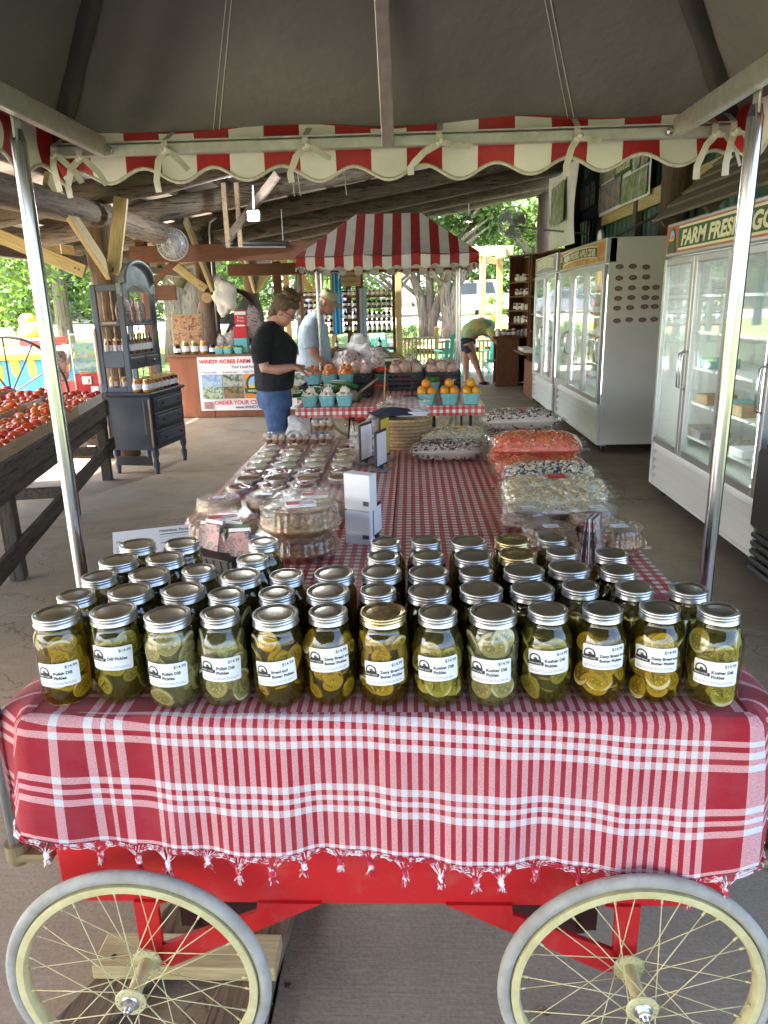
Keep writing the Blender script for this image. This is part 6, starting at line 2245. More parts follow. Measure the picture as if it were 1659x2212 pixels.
# banners on the green wall
def wall_banner(y0, y1, z0, z1, x, mat, label, frame='white_paper', txt=None, sag=0., name='photo_banner'):
    t = thing(name, label, 'banner', (x, (y0 + y1) / 2, z0), -PI / 2)
    w, h = y1 - y0, z1 - z0
    mb = MB()
    for off in (0, .004):
        mb.grid(lambda u, v: Vector(((u - .5) * w, off + sag * .5 * math.sin(9 * u + 5 * v) - sag * math.sin(PI * u) * (1 - v), h * v - sag * 1.2 * math.sin(PI * u) * v)), 16, 10)
    put('sheet', mb.mesh('sheet', True), frame, t)
    return t, w, h
t, w, h = wall_banner(9.72, 12.2, 2.86, 3.62, 2.93, None, 'white photo banner with green title plate on the wall beam', sag=.01)
for i, (a, b2, c, d, m) in enumerate(((-.48, .0, .05, .55, 'print_people'), (.02, .48, .03, .45, 'print_field'), (-.48, -.12, .58, .96, 'print_field'), (.2, .34, .48, .96, 'print_greenhouse'), (.36, .48, .48, .96, 'print_people'))):
    put('photo', MB().box((0, 0, 0), ((b2 - a) * w, .003, (d - c) * h)).mesh('photo'), m, t, ((a + b2) / 2 * w, -.03, (c + d) / 2 * h))
pl_ = put('title_plate', MB().box((0, 0, 0), (.32 * w, .004, .38 * h), ch=.001).mesh('title_plate'), 'ink_green', t, (.03 * w, -.034, .72 * h))
tx = MB()
for k, s in enumerate(('WINDY ACRES', 'GREENHOUSES')):
    text_on(tx, s, .10, lambda a, b2: Vector((a, -.004, b2)), 'CENTER', .002, at=(0, .04 - .13 * k))
tx.build('lettering', 'ink_cream', pl_)
t, w, h = wall_banner(12.35, 13.9, 2.9, 3.6, 2.93, None, 'dark photo banner with a green corner beside the white one', 'ink', sag=.01)
for i in range(4):
    put('photo', MB().box((0, 0, 0), (.2 * w, .003, .5 * h)).mesh('photo'), 'print_people', t, ((-.36 + .24 * i) * w, -.03, .5 * h))
put('title_plate', MB().box((0, 0, 0), (.5 * w, .003, .2 * h)).mesh('title_plate'), 'ink_green', t, (.1 * w, -.03, .85 * h))
t, w, h = wall_banner(12.0, 14.2, 2.48, 3.72, 2.52, None, 'white cloth banner with a faded farm picture hanging by the wall', 'canopy_white', sag=.05, name='cloth_banner')
put('picture', MB().grid(lambda u, v: Vector(((u - .5) * .5 * w, -.075, (.3 + .5 * v) * h)), 6, 6).mesh('picture'), 'print_field', t)
t = thing('wall_clock', 'round silver dial hanging beside the cloth banner', 'clock', (2.62, 10.75, 2.42), -PI / 2)
put('case', MB().lathe([(.0, .02), (.13, .02), (.14, 0), (.13, -.02), (.12, -.012), (0, -.012)], 26, axis='Y', caps=False).mesh('case', True), 'galv', t)
put('face', MB().lathe([(0, -.014), (.11, -.014)], 26, axis='Y', caps=False).mesh('face'), 'label_paper', t)
t = thing('curtain_rod', 'black rod on a bracket above the cider fridge', 'rod', (2.6, 9.2, 2.42))
put('rod', MB().tube([(.2, -1.0, .16), (-.05, 1.0, -.06)], .018, 8).mesh('rod'), 'black_metal', t)
put('bracket', MB().box((.25, -.95, .1), (.05, .06, .28), ch=.006).mesh('bracket'), 'black_metal', t)
# ------------------------------------------------------------------ brown bookcases of jars past the fridges
def bookcase(x, y1, w, d, h, bays, shelves, label, goods, rzv=-PI / 2, mat='shelf_brown', jr=.042, lower=0.):
    t = thing('bookcase', label, 'bookcase', (x, y1, 0), rzv)
    M = Matrix.Translation((x, y1, 0)) @ Matrix.Rotation(rzv, 4, 'Z')
    for k in range(bays + 1):
        put('upright', MB().box((w * k / bays, d / 2, h / 2 + lower / 2), (.03, d, h - lower), ch=.003).mesh('upright'), mat, t)
    put('back', MB().box((w / 2, d - .01, h / 2), (w - .032, .018, h - .02)).mesh('back'), mat, t)
    put('top', MB().box((w / 2, d / 2, h + .012), (w + .04, d + .02, .022), ch=.003).mesh('top'), mat, t)
    for s in shelves:
        for k in range(bays):
            bw = w / bays
            put('shelf', MB().box((bw * (k + .5), d / 2, s), (bw - .032, d - .022, .024), ch=.003).mesh('shelf'), mat, t)
            if goods:
                n = int((bw - .06) / (jr * 2.25))
                for j in range(n):
                    if random.random() < .12:
                        continue
                    p = M @ Vector((bw * k + .05 + jr + j * jr * 2.25, .08 + random.uniform(0, .06), s + .013))
                    small_jar(p.x, p.y, p.z, jr * random.uniform(.85, 1.), random.uniform(.11, .15), random.choice(goods), f'white-labelled jar on the {label.split()[0]} brown bookcase, {ORD[shelves.index(s)]} shelf up, {ORD[min(12, k * n + j)]} from its far end', f'{label[:18]} jars')
    return t
bookcase(2.16, 13.78, 1.2, .34, 2.42, 1, [.5, .8, 1.1, 1.4, 1.7, 2.0], 'near tall brown bookcase of jars', ['jam_red', 'salsa', 'white_paper', 'jam_dark'], -PI / 2 + .22)
bookcase(1.98, 15.35, 1.4, .34, 2.48, 2, [.95, 1.2, 1.45, 1.72, 1.99], 'far tall brown bookcase of white-lidded jars', ['jar_lid_white', 'label_paper', 'salsa', 'jam_red'], -PI / 2 + .42)
t = thing('display_cabinet', 'low brown display cabinet at the aisle end', 'cabinet', (1.9, 15.0, 0))
put('side_panel', MB().box((0, -.28, .47), (.44, .03, .94), ch=.004).mesh('side_panel'), 'shelf_brown', t)
put('side_panel', MB().box((0, .28, .47), (.44, .03, .94), ch=.004).mesh('side_panel'), 'shelf_brown', t)
put('back_panel', MB().box((.2, 0, .47), (.03, .526, .92)).mesh('back_panel'), 'shelf_brown', t)
for z in (.03, .5, .96):
    put('shelf', MB().box((-.03, 0, z), (.50 if z > .9 else .42, .52 if z < .9 else .6, .03), ch=.004).mesh('shelf'), 'shelf_brown', t)
for k in range(9):
    small_jar(1.72 + .1 * (k % 4), 14.8 + .12 * (k // 4), .977, .045, random.uniform(.10, .15), random.choice(['white_paper', 'jam_red', 'salsa']), f'jar on top of the low brown display cabinet, {ORD[k]} of nine', 'jars on the display cabinet')
# book table between the bookcase and fridges
t = thing('low_shelf', 'low shelf unit with books beside the last fridge', 'shelf', (2.1, 13.0, 0))
put('top', MB().box((0, 0, .78), (.5, 1.1, .03), ch=.004).mesh('top'), 'shelf_brown', t)
put('panel', MB().box((.1, 0, .32), (.3, 1.06, .62), ch=.004).mesh('panel'), 'counter_brown', t)
for k in range(5):
    o = MB().box((0, 0, .03), (.18, .14, .06), ch=.004).build('book', random.choice(['white_paper', 'label_paper', 'cream_fill']))
    o.location = (2.0, 12.6 + .2 * k, .796)
    o.rotation_euler = (0, 0, jit(.3))
    tag(o, f'book lying on the low shelf, {ORD[k]} from the near end', 'book', 'books on the low shelf')
# ------------------------------------------------------------------ open jam shelf at the far end
js = thing('jam_shelf', 'open wooden shelf rack of dark jam and syrup bottles at the far end', 'shelf', (-1.27, 15.2, 0))
put('post', MB().box((.93, 0, 1.15), (.06, .09, 2.3), ch=.004).mesh('post'), 'shelf_brown', js)
put('post', MB().box((-.93, 0, 1.15), (.06, .09, 2.3), ch=.004).mesh('post'), 'shelf_brown', js)
put('post', MB().box((.02, .1, 1.25), (.10, .09, 2.5), ch=.004).mesh('post'), 'log_z', js)
OR2 = ORD + ['fourteenth', 'fifteenth', 'sixteenth', 'seventeenth', 'eighteenth']
ZS = (.80, 1.115, 1.345, 1.60, 1.81)
for q, z in enumerate(ZS):
    put('shelf', MB().box((0, 0, z - .02), (1.8, .2, .03), ch=.004).mesh('shelf'), 'shelf_brown', js)
    for k in range(18):
        if q == 0 and k % 3:
            continue
        x = -1.27 - .84 + .098 * k
        nm = f'dark bottle on the open jam shelf, {("lowest", "second", "third", "fourth", "top")[q]} board, {OR2[k]} from the left'
        if q == 4:
            small_jar(x, 15.18, z - .004, .042, .125, 'honey' if k > 8 else 'jam_dark', f'jar on the top board of the open jam shelf, {OR2[k]} from the left', 'jars on the jam shelf top', 'galv')
        elif q == 3:
            small_jar(x, 15.18, z - .004, .043, .13, 'jam_dark', f'dark jam jar on the fourth board of the open shelf, {OR2[k]} from the left', 'jars on the fourth board', 'lens_dark')
        else:
            small_bottle(x, 15.18, z - .004, .04, .21, 'jam_dark', nm, f'bottles on jam shelf board {q + 1}')
t = thing('yellow_sign', 'tan hand-lettered sign hanging under the far canopy', 'sign', (-1.0, 12.2, 1.93))
put('board', MB().box((0, 0, .12), (.40, .012, .24), ch=.003).mesh('board'), 'cardboard', t)
tx = MB()
text_on(tx, 'Please pay', .06, lambda a, b2: Vector((a, -.008, b2)), 'CENTER', at=(0, .14))
text_on(tx, 'at the counter', .05, lambda a, b2: Vector((a, -.008, b2)), 'CENTER', at=(0, .06))
tx.build('lettering', 'ink', t)
put('string', MB().tube([(-.15, 0, .24), (0, 0, .8), (.15, 0, .24)], .003, 5).mesh('string'), 'strap', t)
# blue ribbon cloth and pale drape hanging beside the sign
for k, (x, m, z0, z1, w, lb) in enumerate(((-1.13, 'kid_blue', 1.2, 2.15, .14, 'blue cloth hanging behind the man'), (-.8, 'shirt_blue', .9, 1.9, .12, 'pale blue cloth hanging beside the tan sign'))):
    mb = MB().grid(lambda u, v: Vector(((u - .5) * w, .02 * math.sin(u * 14), (z1 - z0) * v)), 12, 6)
    o = mb.build('hanging_cloth', m, smooth=True)
    o.location = (x, 11.6 if k == 0 else 12.6, z0)
    tag(o, lb, 'cloth')
# ------------------------------------------------------------------ sales counter with its banner
ct = thing('sales_counter', 'long brown plywood sales counter with a banner on its front', 'counter', (-2.4, 11.6, 0))
for k in range(4):
    put('front_panel', MB().box((-.99 + .66 * k, -.38, .47), (.65, .03, .92), ch=.003).mesh('front_panel'), 'counter_brown', ct)
put('counter_top', MB().box((0, 0, .95), (2.72, .86, .035), ch=.004).mesh('counter_top'), 'shelf_brown', ct)
put('base_rail', MB().box((0, -.36, .035), (2.64, .04, .05)).mesh('base_rail'), 'shelf_brown', ct)
put('end_panel', MB().box((-1.30, .02, .47), (.03, .72, .92)).mesh('end_panel'), 'counter_brown', ct)
bn = thing('farm_banner', 'white vinyl banner reading WINDY ACRES FARM STAND on the counter', 'banner', (-2.42, 11.19, .11))
W_, H_ = 1.70, .83
mb = MB().grid(lambda u, v: Vector(((u - .5) * W_, .006 * math.sin(u * 9), v * H_)), 20, 6)
put('sheet', mb.mesh('sheet', True), 'white_paper', bn)
FB = lambda a, b2: Vector((a - W_ / 2, -.012, b2))
for s, sz, x, y, m, al, bo in (('WINDY ACRES FARM STAND', .084, .03, .72, 'ink_red', 'LEFT', .002), ('Your Local Farm', .058, .52, .645, 'ink_navy', 'LEFT', .0008), ('Produce Fields', .042, .04, .575, 'ink_navy', 'LEFT', 0), ('Greenhouses', .042, .38, .575, 'ink_navy', 'LEFT', 0), ('Apple Orchard', .042, .70, .575, 'ink_navy', 'LEFT', 0), ('ORDER YOUR CSA', .085, .22, .095, 'ink_red', 'LEFT', .002), ('E B', .085, 1.5, .095, 'ink_red', 'LEFT', .002), ('www.WINDYACRES', .062, .54, .03, 'ink', 'LEFT', .0012), ('.com', .062, 1.45, .03, 'ink', 'LEFT', .001)):
    tx = MB()
    text_on(tx, s, sz, FB, al, bo, at=(x, y))
    tx.build('lettering', m, bn)
for x, y, m in ((.05, .37, 'print_bluefield'), (.05, .185, 'print_purple'), (.38, .37, 'print_greenhouse'), (.38, .185, 'print_wood'), (1.1, .37, 'print_bluefield'), (1.1, .185, 'print_purple'), (1.4, .37, 'print_greenhouse'), (1.4, .185, 'print_wood')):
    o = put('photo', MB().box((0, 0, 0), (.31 if x < 1 else .28, .004, .18)).mesh('photo'), m, bn, (x + .155 - W_ / 2, -.012, y + .09))
put('emblem_panel', MB().box((0, 0, 0), (.36, .004, .365)).mesh('emblem_panel'), 'ink_orange', bn, (.71 + .18 - W_ / 2, -.012, .37))
n = 24
for pts, m, dz in (([(.16 * math.cos(2 * PI * k / n), .16 * math.sin(2 * PI * k / n)) for k in range(n)], 'ink_green', .003), ([(.125 * math.cos(2 * PI * k / n), .125 * math.sin(2 * PI * k / n)) for k in range(n)], 'ink_sky', .005), ([(.05 * math.cos(2 * PI * k / n) + .02, .05 * math.sin(2 * PI * k / n) + .02) for k in range(n)], 'ink_orange', .007), ([(-.12, -.02), (0, .0), (.12, -.03), (.11, -.08), (-.11, -.08)], 'ink_yellow', .009), ([(-.18, -.06), (.18, -.06), (.18, -.14), (-.18, -.14)], 'ink_green', .011)):
    put('emblem', MB().add([(.89 - W_ / 2 + px, -.013 - dz, .40 + pz) for px, pz in pts], [tuple(range(len(pts)))]).mesh('emblem'), m, bn)
tx = MB()
text_on(tx, 'WINDY ACRES', .04, lambda a, b2: Vector((a + .89 - W_ / 2, -.026, b2)), 'CENTER', .001, at=(0, .285))
tx.build('lettering', 'ink_cream', bn)
put('crate_picture', MB().box((0, 0, 0), (.13, .004, .11)).mesh('crate_picture'), 'packet', bn, (.12 - W_ / 2, -.012, .085))
CTZ = .968
for k, (x, m, lid) in enumerate(((-3.60, 'jam_dark', 'lens_dark'), (-3.47, 'pickle_far', 'lid_gold'), (-3.33, 'pickle_far', 'lid_gold'), (-3.19, 'honey', 'lid_gold'), (-3.05, 'jam_dark', 'lens_dark'))):
    small_jar(x, 11.33, CTZ, .055, .20 if k in (1, 2, 3) else .15, m, f'{("dark preserve jar at the left counter end", "left of two pickle jars on the counter", "right of two pickle jars on the counter", "jar of yellow preserve on the counter", "dark preserve jar beside the yellow peppers")[k]}', 'jars on the counter', lid)
t = thing('picture_board', 'board of pastry photographs propped on the counter', 'board', (-3.5, 11.6, CTZ), .05)
t.rotation_euler = (-.18, 0, .05)
put('board', MB().box((0, 0, .32), (.50, .02, .56), ch=.003).mesh('board'), 'cardboard', t)
for i in range(2):
    for j in range(2):
        put('photo', MB().box((-.12 + .24 * i, -.012, .2 + .26 * j), (.22, .004, .24)).mesh('photo'), 'print_pastry', t)
t = thing('cash_register', 'dark cash register with a card reader on the counter', 'cash register', (-3.1, 11.85, CTZ), .1)
put('drawer', MB().box((0, 0, .06), (.42, .4, .12), ch=.008).mesh('drawer'), 'black_plastic', t)
put('stand', MB().box((0, .05, .38), (.08, .08, .5), ch=.008).mesh('stand'), 'black_plastic', t)
put('screen', MB().box((0, -.02, .66), (.36, .05, .26), (-.3, 0, 0), ch=.008).mesh('screen'), 'black_plastic', t)
put('printer', MB().box((-.05, .02, .84), (.34, .2, .1), ch=.01).mesh('printer'), 'galv', t)
for k in range(5):
    o = lump('plastic_bag', 'bag_film_white' if k % 2 else 'bagged_goods', (-2.98 + .09 * k, 11.62 + .05 * (k % 2), CTZ + .13 + .03 * k), (.09, .07, .14), 30 + k, 16, .3)
    tag(o, f'crumpled bag of goods on the counter, {ORD[k]} from the left', 'bag', 'bags on the counter')
t = thing('display_box', 'red counter display box with white lettering', 'box', (-2.63, 11.5, CTZ + .22))
put('base', MB().box((0, 0, .09), (.20, .16, .18), ch=.004).mesh('base'), 'machine_red', t)
put('header', MB().box((0, .04, .30), (.19, .03, .22), ch=.004).mesh('header'), 'machine_red', t)
put('strip', MB().box((0, .02, .37), (.17, .02, .05)).mesh('strip'), 'white_paper', t)
tx = MB()
for k, s in enumerate(('Fruit', 'Press')):
    text_on(tx, s, .05, lambda a, b2: Vector((a, .018, b2)), 'CENTER', at=(0, .29 - .05 * k))
tx.build('lettering', 'label_paper', t)
o = MB().box((0, 0, .11), (.2, .18, .22), ch=.006).build('teal_box', 'teal_pulp')
o.location = (-2.63, 11.5, CTZ)
tag(o, 'teal box under the red display box', 'box')
t = thing('cardboard_box', 'plain cardboard box on the counter beside the woman', 'box', (-2.10, 11.45, CTZ), .05)
put('box', MB().box((0, 0, .10), (.30, .24, .20), ch=.004).mesh('box'), 'cardboard', t)
put('flap', MB().box((-.1, -.2, .01), (.34, .12, .006), (.05, 0, .1)).mesh('flap'), 'cardboard', t)
put('label', MB().box((-.26, -.1, .045), (.09, .01, .07)).mesh('label'), 'label_paper', t)
# ------------------------------------------------------------------ drum fan and hanging bag by the second post
t = thing('drum_fan', 'large dark red drum fan standing behind the counter', 'fan', (-2.95, 12.3, 1.46), -.12)
put('drum', MB().lathe([(.46, -.2), (.49, -.2), (.49, .2), (.46, .2), (.46, -.2)], 40, axis='Y', caps=False).mesh('drum', True), 'cart_dark', t)
put('front_ring', torus(MB(), .475, .022, 48, 8).mesh('front_ring', True), 'cart_dark', t, (0, -.2, 0))
put('grille', MB().lathe([(.02, -.19), (.46, -.19)], 30, axis='Y', caps=False).mesh('grille'), 'fan_mesh', t)
for k in range(3):
    a = 2 * PI * k / 3 + .5
    put('blade', MB().grid(lambda u, v: Vector((math.cos(a + (u - .5)) * (.06 + .36 * v), .05 * (u - .5), math.sin(a + (u - .5)) * (.06 + .36 * v))), 6, 4).mesh('blade'), 'black_metal', t)
put('motor', MB().box((0, .08, 0), (.7, .1, .16), ch=.02).mesh('motor'), 'black_metal', t)
for s in (-.3, .3):
    put('leg', MB().tube([(s, 0, -.48), (s * 1.1, 0, -1.42)], .025, 8).mesh('leg'), 'cart_dark', t)
    put('wheel', MB().lathe([(.03, -.03), (.09, -.03), (.09, .03), (.03, .03)], 16, (s * 1.1, 0, -1.37), axis='Y').mesh('wheel'), 'rubber', t)
o = MB().grid(lambda u, v: Vector((.25 * math.cos(2.3 + 1.5 * u) * 1.9, .02, .25 * math.sin(2.3 + 1.5 * u) * 1.9 + .06 * v)), 14, 2).build('pink_hoop', 'pink')
o.location = (-2.97, 12.02, 1.48)
tag(o, 'pink curved band left of the drum fan', 'hoop')
t = lump('plastic_bag', 'bag_film_white', (-2.80, 11.35, 1.82), (.17, .10, .27), 50, 24, .45, 'white plastic bag of goods hanging from the second log post', 'bag')
o = lump('floral_cloth', 'packet_pink', (-2.50, 11.75, 1.40), (.14, .06, .24), 51, 18, .3, 'pink floral bag hanging in front of the drum fan', 'bag')
t = thing('wood_disc', 'round sawn wood disc nailed to the second log post', 'plaque', (-3.12, 11.53, 1.80))
put('disc', MB().lathe([(.0, -.02), (.075, -.02), (.085, 0), (.085, .02), (0, .02)], 20, axis='Y', caps=False).mesh('disc'), 'cardboard', t)
# ------------------------------------------------------------------ painted brown pergola over the counter, yellow arbours beyond
pg = thing('brown_pergola', 'brown painted pergola frame above the counter', 'pergola', (-2.5, 11, 0))
def pgp(nm, a, b2, w, h, m='pergola_brown', par=None):
    return adopt(MB().bar(a, b2, w, h, .005).build(nm, m), par or pg)
pgp('post', (-3.66, 10.4, 0), (-3.66, 10.4, 2.52), .13, .13)
pgp('post', (-.9, 13.4, 0), (-.9, 13.4, 2.4), .13, .13)
pgp('post', (-2.35, 13.4, 0), (-2.35, 13.4, 2.4), .13, .13)
pgp('post_cap', (-3.66, 10.4, 2.52), (-3.66, 10.4, 2.56), .17, .17)
pgp('beam', (-3.8, 10.32, 2.36), (-.2, 10.32, 2.36), .05, .22)
pgp('beam', (-3.2, 13.32, 2.27), (-.2, 13.32, 2.27), .05, .20)
pgp('knee', (-3.6, 10.4, 1.95), (-3.2, 10.4, 2.28), .05, .08)
pgp('stub_beam', (-3.75, 10.42, 1.86), (-3.25, 10.42, 1.86), .05, .2)
ar = thing('yellow_arbour', 'pale yellow timber arbour frame beyond the shelter', 'arbour', (1.6, 19.2, 0))
for x, y in ((1.78, 18.9), (2.28, 19.6), (-.28, 17.6)):
    pgp('post', (x, y, 0), (x, y, 2.9 if x > 0 else 2.85), .14, .14, 'lumber_z', ar)
pgp('beam', (.2, 18.82, 2.82), (2.5, 18.82, 2.82), .05, .22, 'lumber_x', ar)
pgp('beam', (1.78, 18.6, 2.62), (2.35, 19.9, 2.62), .05, .16, 'lumber_y', ar)
pgp('cap', (2.28, 18.75, 2.78), (2.28, 20.2, 2.78), .09, .22, 'lumber_y', ar)
ar = thing('timber_arbour', 'pale timber frame and braces left of the far canopy', 'frame', (-2.2, 16.8, 0))
for x in (-2.75, -2.0, -1.72):
    pgp('post', (x, 16.8, 0), (x, 16.8, 2.75), .12, .10, 'lumber_z', ar)
pgp('brace', (-2.0, 16.75, 1.5), (-2.55, 16.75, 2.6), .06, .12, 'lumber_z', ar)
pgp('brace', (-2.0, 16.75, 1.2), (-2.2, 16.75, 2.5), .06, .08, 'lumber_z', ar)
rl = thing('porch_railing', 'pale timber porch railing with turned balusters at the far end', 'railing', (.2, 17.7, 0))
pgp('rail', (-.22, 17.7, .84), (.56, 17.7, .84), .09, .05, 'lumber_x', rl)
pgp('rail', (-.22, 17.7, .16), (.56, 17.7, .16), .05, .05, 'lumber_x', rl)
pgp('newel', (.6, 17.7, 0), (.6, 17.7, 1.0), .10, .10, 'lumber_z', rl)
adopt(MB().ball((.6, 17.7, 1.05), .06, 12, 8).build('finial', 'lumber_z', smooth=True), rl)
for k in range(8):
    adopt(MB().lathe([(.02, .18), (.025, .3), (.016, .36), (.028, .5), (.016, .64), (.025, .7), (.02, .82)], 10, (-.15 + .09 * k, 17.7, 0)).build('baluster', 'lumber_z', smooth=True), rl)
rl = thing('porch_railing', 'pale timber railing running back from the newel post', 'railing', (1.4, 18.3, 0))
pgp('rail', (.66, 17.75, .74), (2.2, 18.2, .74), .09, .05, 'lumber_x', rl)
for k in range(14):
    pgp('baluster', (.74 + .1 * k, 17.77 + .029 * k, .1), (.74 + .1 * k, 17.77 + .029 * k, .72), .035, .035, 'lumber_z', rl)
def adirondack(x, y, rz, label):
    a = thing('adirondack_chair', label, 'chair', (x, y, 0), rz, 'green slatted garden chairs')
    for k in range(5):
        hgt = 1.02 - .045 * (k - 2) ** 2
        put('back_slat', MB().bar((-.22 + .11 * k, .30, .34), (-.25 + .125 * k, .58, hgt), .10, .02, .003, (0, -.9, .4)).mesh('back_slat'), 'green_chair', a)
    for k in range(5):
        put('seat_slat', MB().box((0, -.22 + .11 * k, .40 - .022 * k), (.52, .095, .02), (-.2, 0, 0), ch=.003).mesh('seat_slat'), 'green_chair', a)
    for s in (-1, 1):
        put('arm', MB().box((s * .33, .02, .58), (.12, .72, .024), ch=.004).mesh('arm'), 'green_chair', a)
        put('leg', MB().box((s * .30, -.28, .285), (.024, .10, .57), ch=.003).mesh('leg'), 'green_chair', a)
        put('leg', MB().bar((s * .27, -.25, .33), (s * .27, .55, .06), .024, .12, .003).mesh('leg'), 'green_chair', a)
        put('leg', MB().box((s * .30, .34, .285), (.024, .08, .57), ch=.003).mesh('leg'), 'green_chair', a)
adirondack(1.95, 16.6, -.3, 'green slatted garden chair behind the bending shopper')
adirondack(-.75, 17.2, .1, 'green slatted garden chair behind the jam shelf')
adirondack(.95, 17.1, 3.3, 'pale green garden chair turned away by the railing')
# ------------------------------------------------------------------ blue-grey hutch
hu = thing('painted_hutch', 'tall blue-grey painted hutch with worn edges and drawers', 'hutch', (-2.63, 7.25, 0), -.12)
HM = Matrix.Translation((-2.63, 7.25, 0)) @ Matrix.Rotation(-.12, 4, 'Z')
def hp(nm, c, d, m='hutch_blue', ch=.005, par=None):
    return put(nm, MB().box(c, d, ch=ch).mesh(nm), m, par or hu)
hp('carcass', (-.26, .39, .53), (.50, .76, .56))
hp('cabinet_top', (-.26, .39, .825), (.56, .84, .03), 'hutch_dark', .01)
for k, (z, hh) in enumerate(((.715, .14), (.545, .16), (.365, .16))):
    dr = hp('drawer', (.0, .39, z), (.024, .68, hh), 'hutch_dark', .008)
    hp('drawer_panel', (.013, .39, z), (.01, .58, hh * .6), 'hutch_blue', .006, dr)
    for yy in (.2, .58):
        put('knob', MB().lathe([(.006, 0), (.006, .012), (.016, .018), (.014, .028)], 12, (.018, yy, z), axis='X').mesh('knob'), 'hutch_dark', dr)
for x in (-.46, -.03):
    for y in (.05, .73):
        put('leg', MB().lathe([(.024, .0), (.02, .02), (.034, .1), (.02, .15), (.036, .2), (.036, .26)], 12, (x, y, 0)).mesh('leg', True), 'hutch_blue', hu)
for x, z0, z1, w in ((-.02, .26, .80, .02), (-.49, .28, .80, .012), (-.08, .40, .78, .006)):
    hp('worn_edge', (x, -.0, (z0 + z1) / 2), (w, .012, (z1 - z0) * .9), 'hutch_wear', .002)
# upper case: side frame with turned spindles, shelves, arched crown
for y in (.05, .72):
    for x in (-.50, -.22):
        hp('stile', (x, y, 1.365), (.06, .03, 1.05))
    for z, hh in ((1.86, .06), (1.52, .05), (1.17, .16), (.865, .05)):
        hp('rail', (-.36, y, z), (.22, .026, hh))
    for z0, z1 in ((1.55, 1.83), (1.25, 1.49), (.89, 1.09)):
        for x in (-.41, -.32):
            put('spindle', MB().lathe([(.007, z0), (.011, z0 + .04), (.006, z0 + .07), (.012, (z0 + z1) / 2), (.006, z1 - .07), (.011, z1 - .04), (.007, z1)], 8, (x, y, 0)).mesh('spindle', True), 'hutch_wear', hu)
hp('worn_edge', (-.525, .032, 1.2), (.016, .012, .55), 'hutch_wear', .002)
hp('worn_edge', (-.36, .034, 1.525), (.16, .008, .02), 'hutch_wear', .002)
hp('worn_edge', (-.2, .034, 1.83), (.02, .008, .1), 'hutch_wear', .002)
for z in (.86, 1.2, 1.5):
    hp('shelf', (-.36, .385, z), (.30, .64, .022), 'hutch_dark', .003)
for y in (.22, .55):
    db = hp('small_drawer', (-.205, y, 1.125), (.024, .30, .11), 'hutch_dark', .006)
    put('knob', MB().ball((-.185, y, 1.125), .012, 8, 6).mesh('knob'), 'lens_dark', db)
n = 20
arch = [(.02, 1.80), (.02, 1.90)] + [(.385 - .30 * math.cos(PI * k / n), 1.90 + .20 * math.sin(PI * k / n)) for k in range(n + 1)] + [(.75, 1.90), (.75, 1.80)]
arch += [(.385 + .26 * math.cos(PI * k / n), 1.80 + .08 * math.sin(PI * k / n)) for k in range(n + 1)]
pm('hutch_pale', (.2, .25, .25), .6, 0, (.12, .15, .155), 10)
put('crown', MB().prism(arch, 'X', -.24, -.19).mesh('crown'), 'hutch_pale', hu)
put('crown_mould', MB().tube([(-.17, .385 - .31 * math.cos(PI * k / n), 1.90 + .21 * math.sin(PI * k / n)) for k in range(n + 1)], .022, 8).mesh('crown_mould', True), 'hutch_pale', hu)
hp('vent_grille', (-.26, .02, .14), (.40, .012, .10), 'black_metal')
def on_hutch(lx, ly, z):
    return HM @ Vector((lx, ly, z))
for i in range(2):
    for k in range(8):
        p = on_hutch(-.05 - .11 * i, .06 + .092 * k, .842)
        small_jar(p.x, p.y, p.z, .042, .135, ('honey', 'honey', 'salsa', 'salsa', 'jam_red', 'jam_red', 'jam_dark', 'jam_red')[k], f'{("front", "second")}'[0:0] + f'preserve jar on the hutch cabinet top, {("drawer-side", "inner")[i]} row, {ORD[k]} from the near end', 'preserve jars on the hutch cabinet', 'lid_gold')
for k in range(2):
    p = on_hutch(-.44 + .12 * k, .12, .875)
    small_jar(p.x, p.y, p.z, .04, .12, 'honey', f'honey jar in the hutch foot behind the spindles, {("left", "right")[k]}', 'honey jars in the hutch foot', 'lid_gold')
for k in range(3):
    p = on_hutch(-.45 + .09 * k, .12, 1.213)
    small_jar(p.x, p.y, p.z, .036, .16, 'jam_red', f'red preserve jar behind the hutch side opening, {("left", "middle", "right")[k]}', 'red jars in the hutch side', 'lid_gold')
for k in range(9):
    p = on_hutch(-.26, .13 + .065 * k, 1.213)
    small_bottle(p.x, p.y, p.z, .026, .2, random.choice(['jam_dark', 'pickle_far', 'jam_red']), f'slim sauce bottle on the middle hutch shelf, {ORD[k]} from the near end', 'sauce bottles in the hutch')
for k in range(4):
    p = on_hutch(-.30, .16 + .15 * k, 1.512)
    o = lump('snack_bag', 'bagged_goods' if k % 2 else 'packet', (p.x, p.y, p.z + .11), (.035, .06, .12), 70 + k, 14, .25, rz=-.12)
    tag(o, f'bag of baking mix on the top hutch shelf, {ORD[k]} from the near end', 'bag', 'bags on the top hutch shelf')
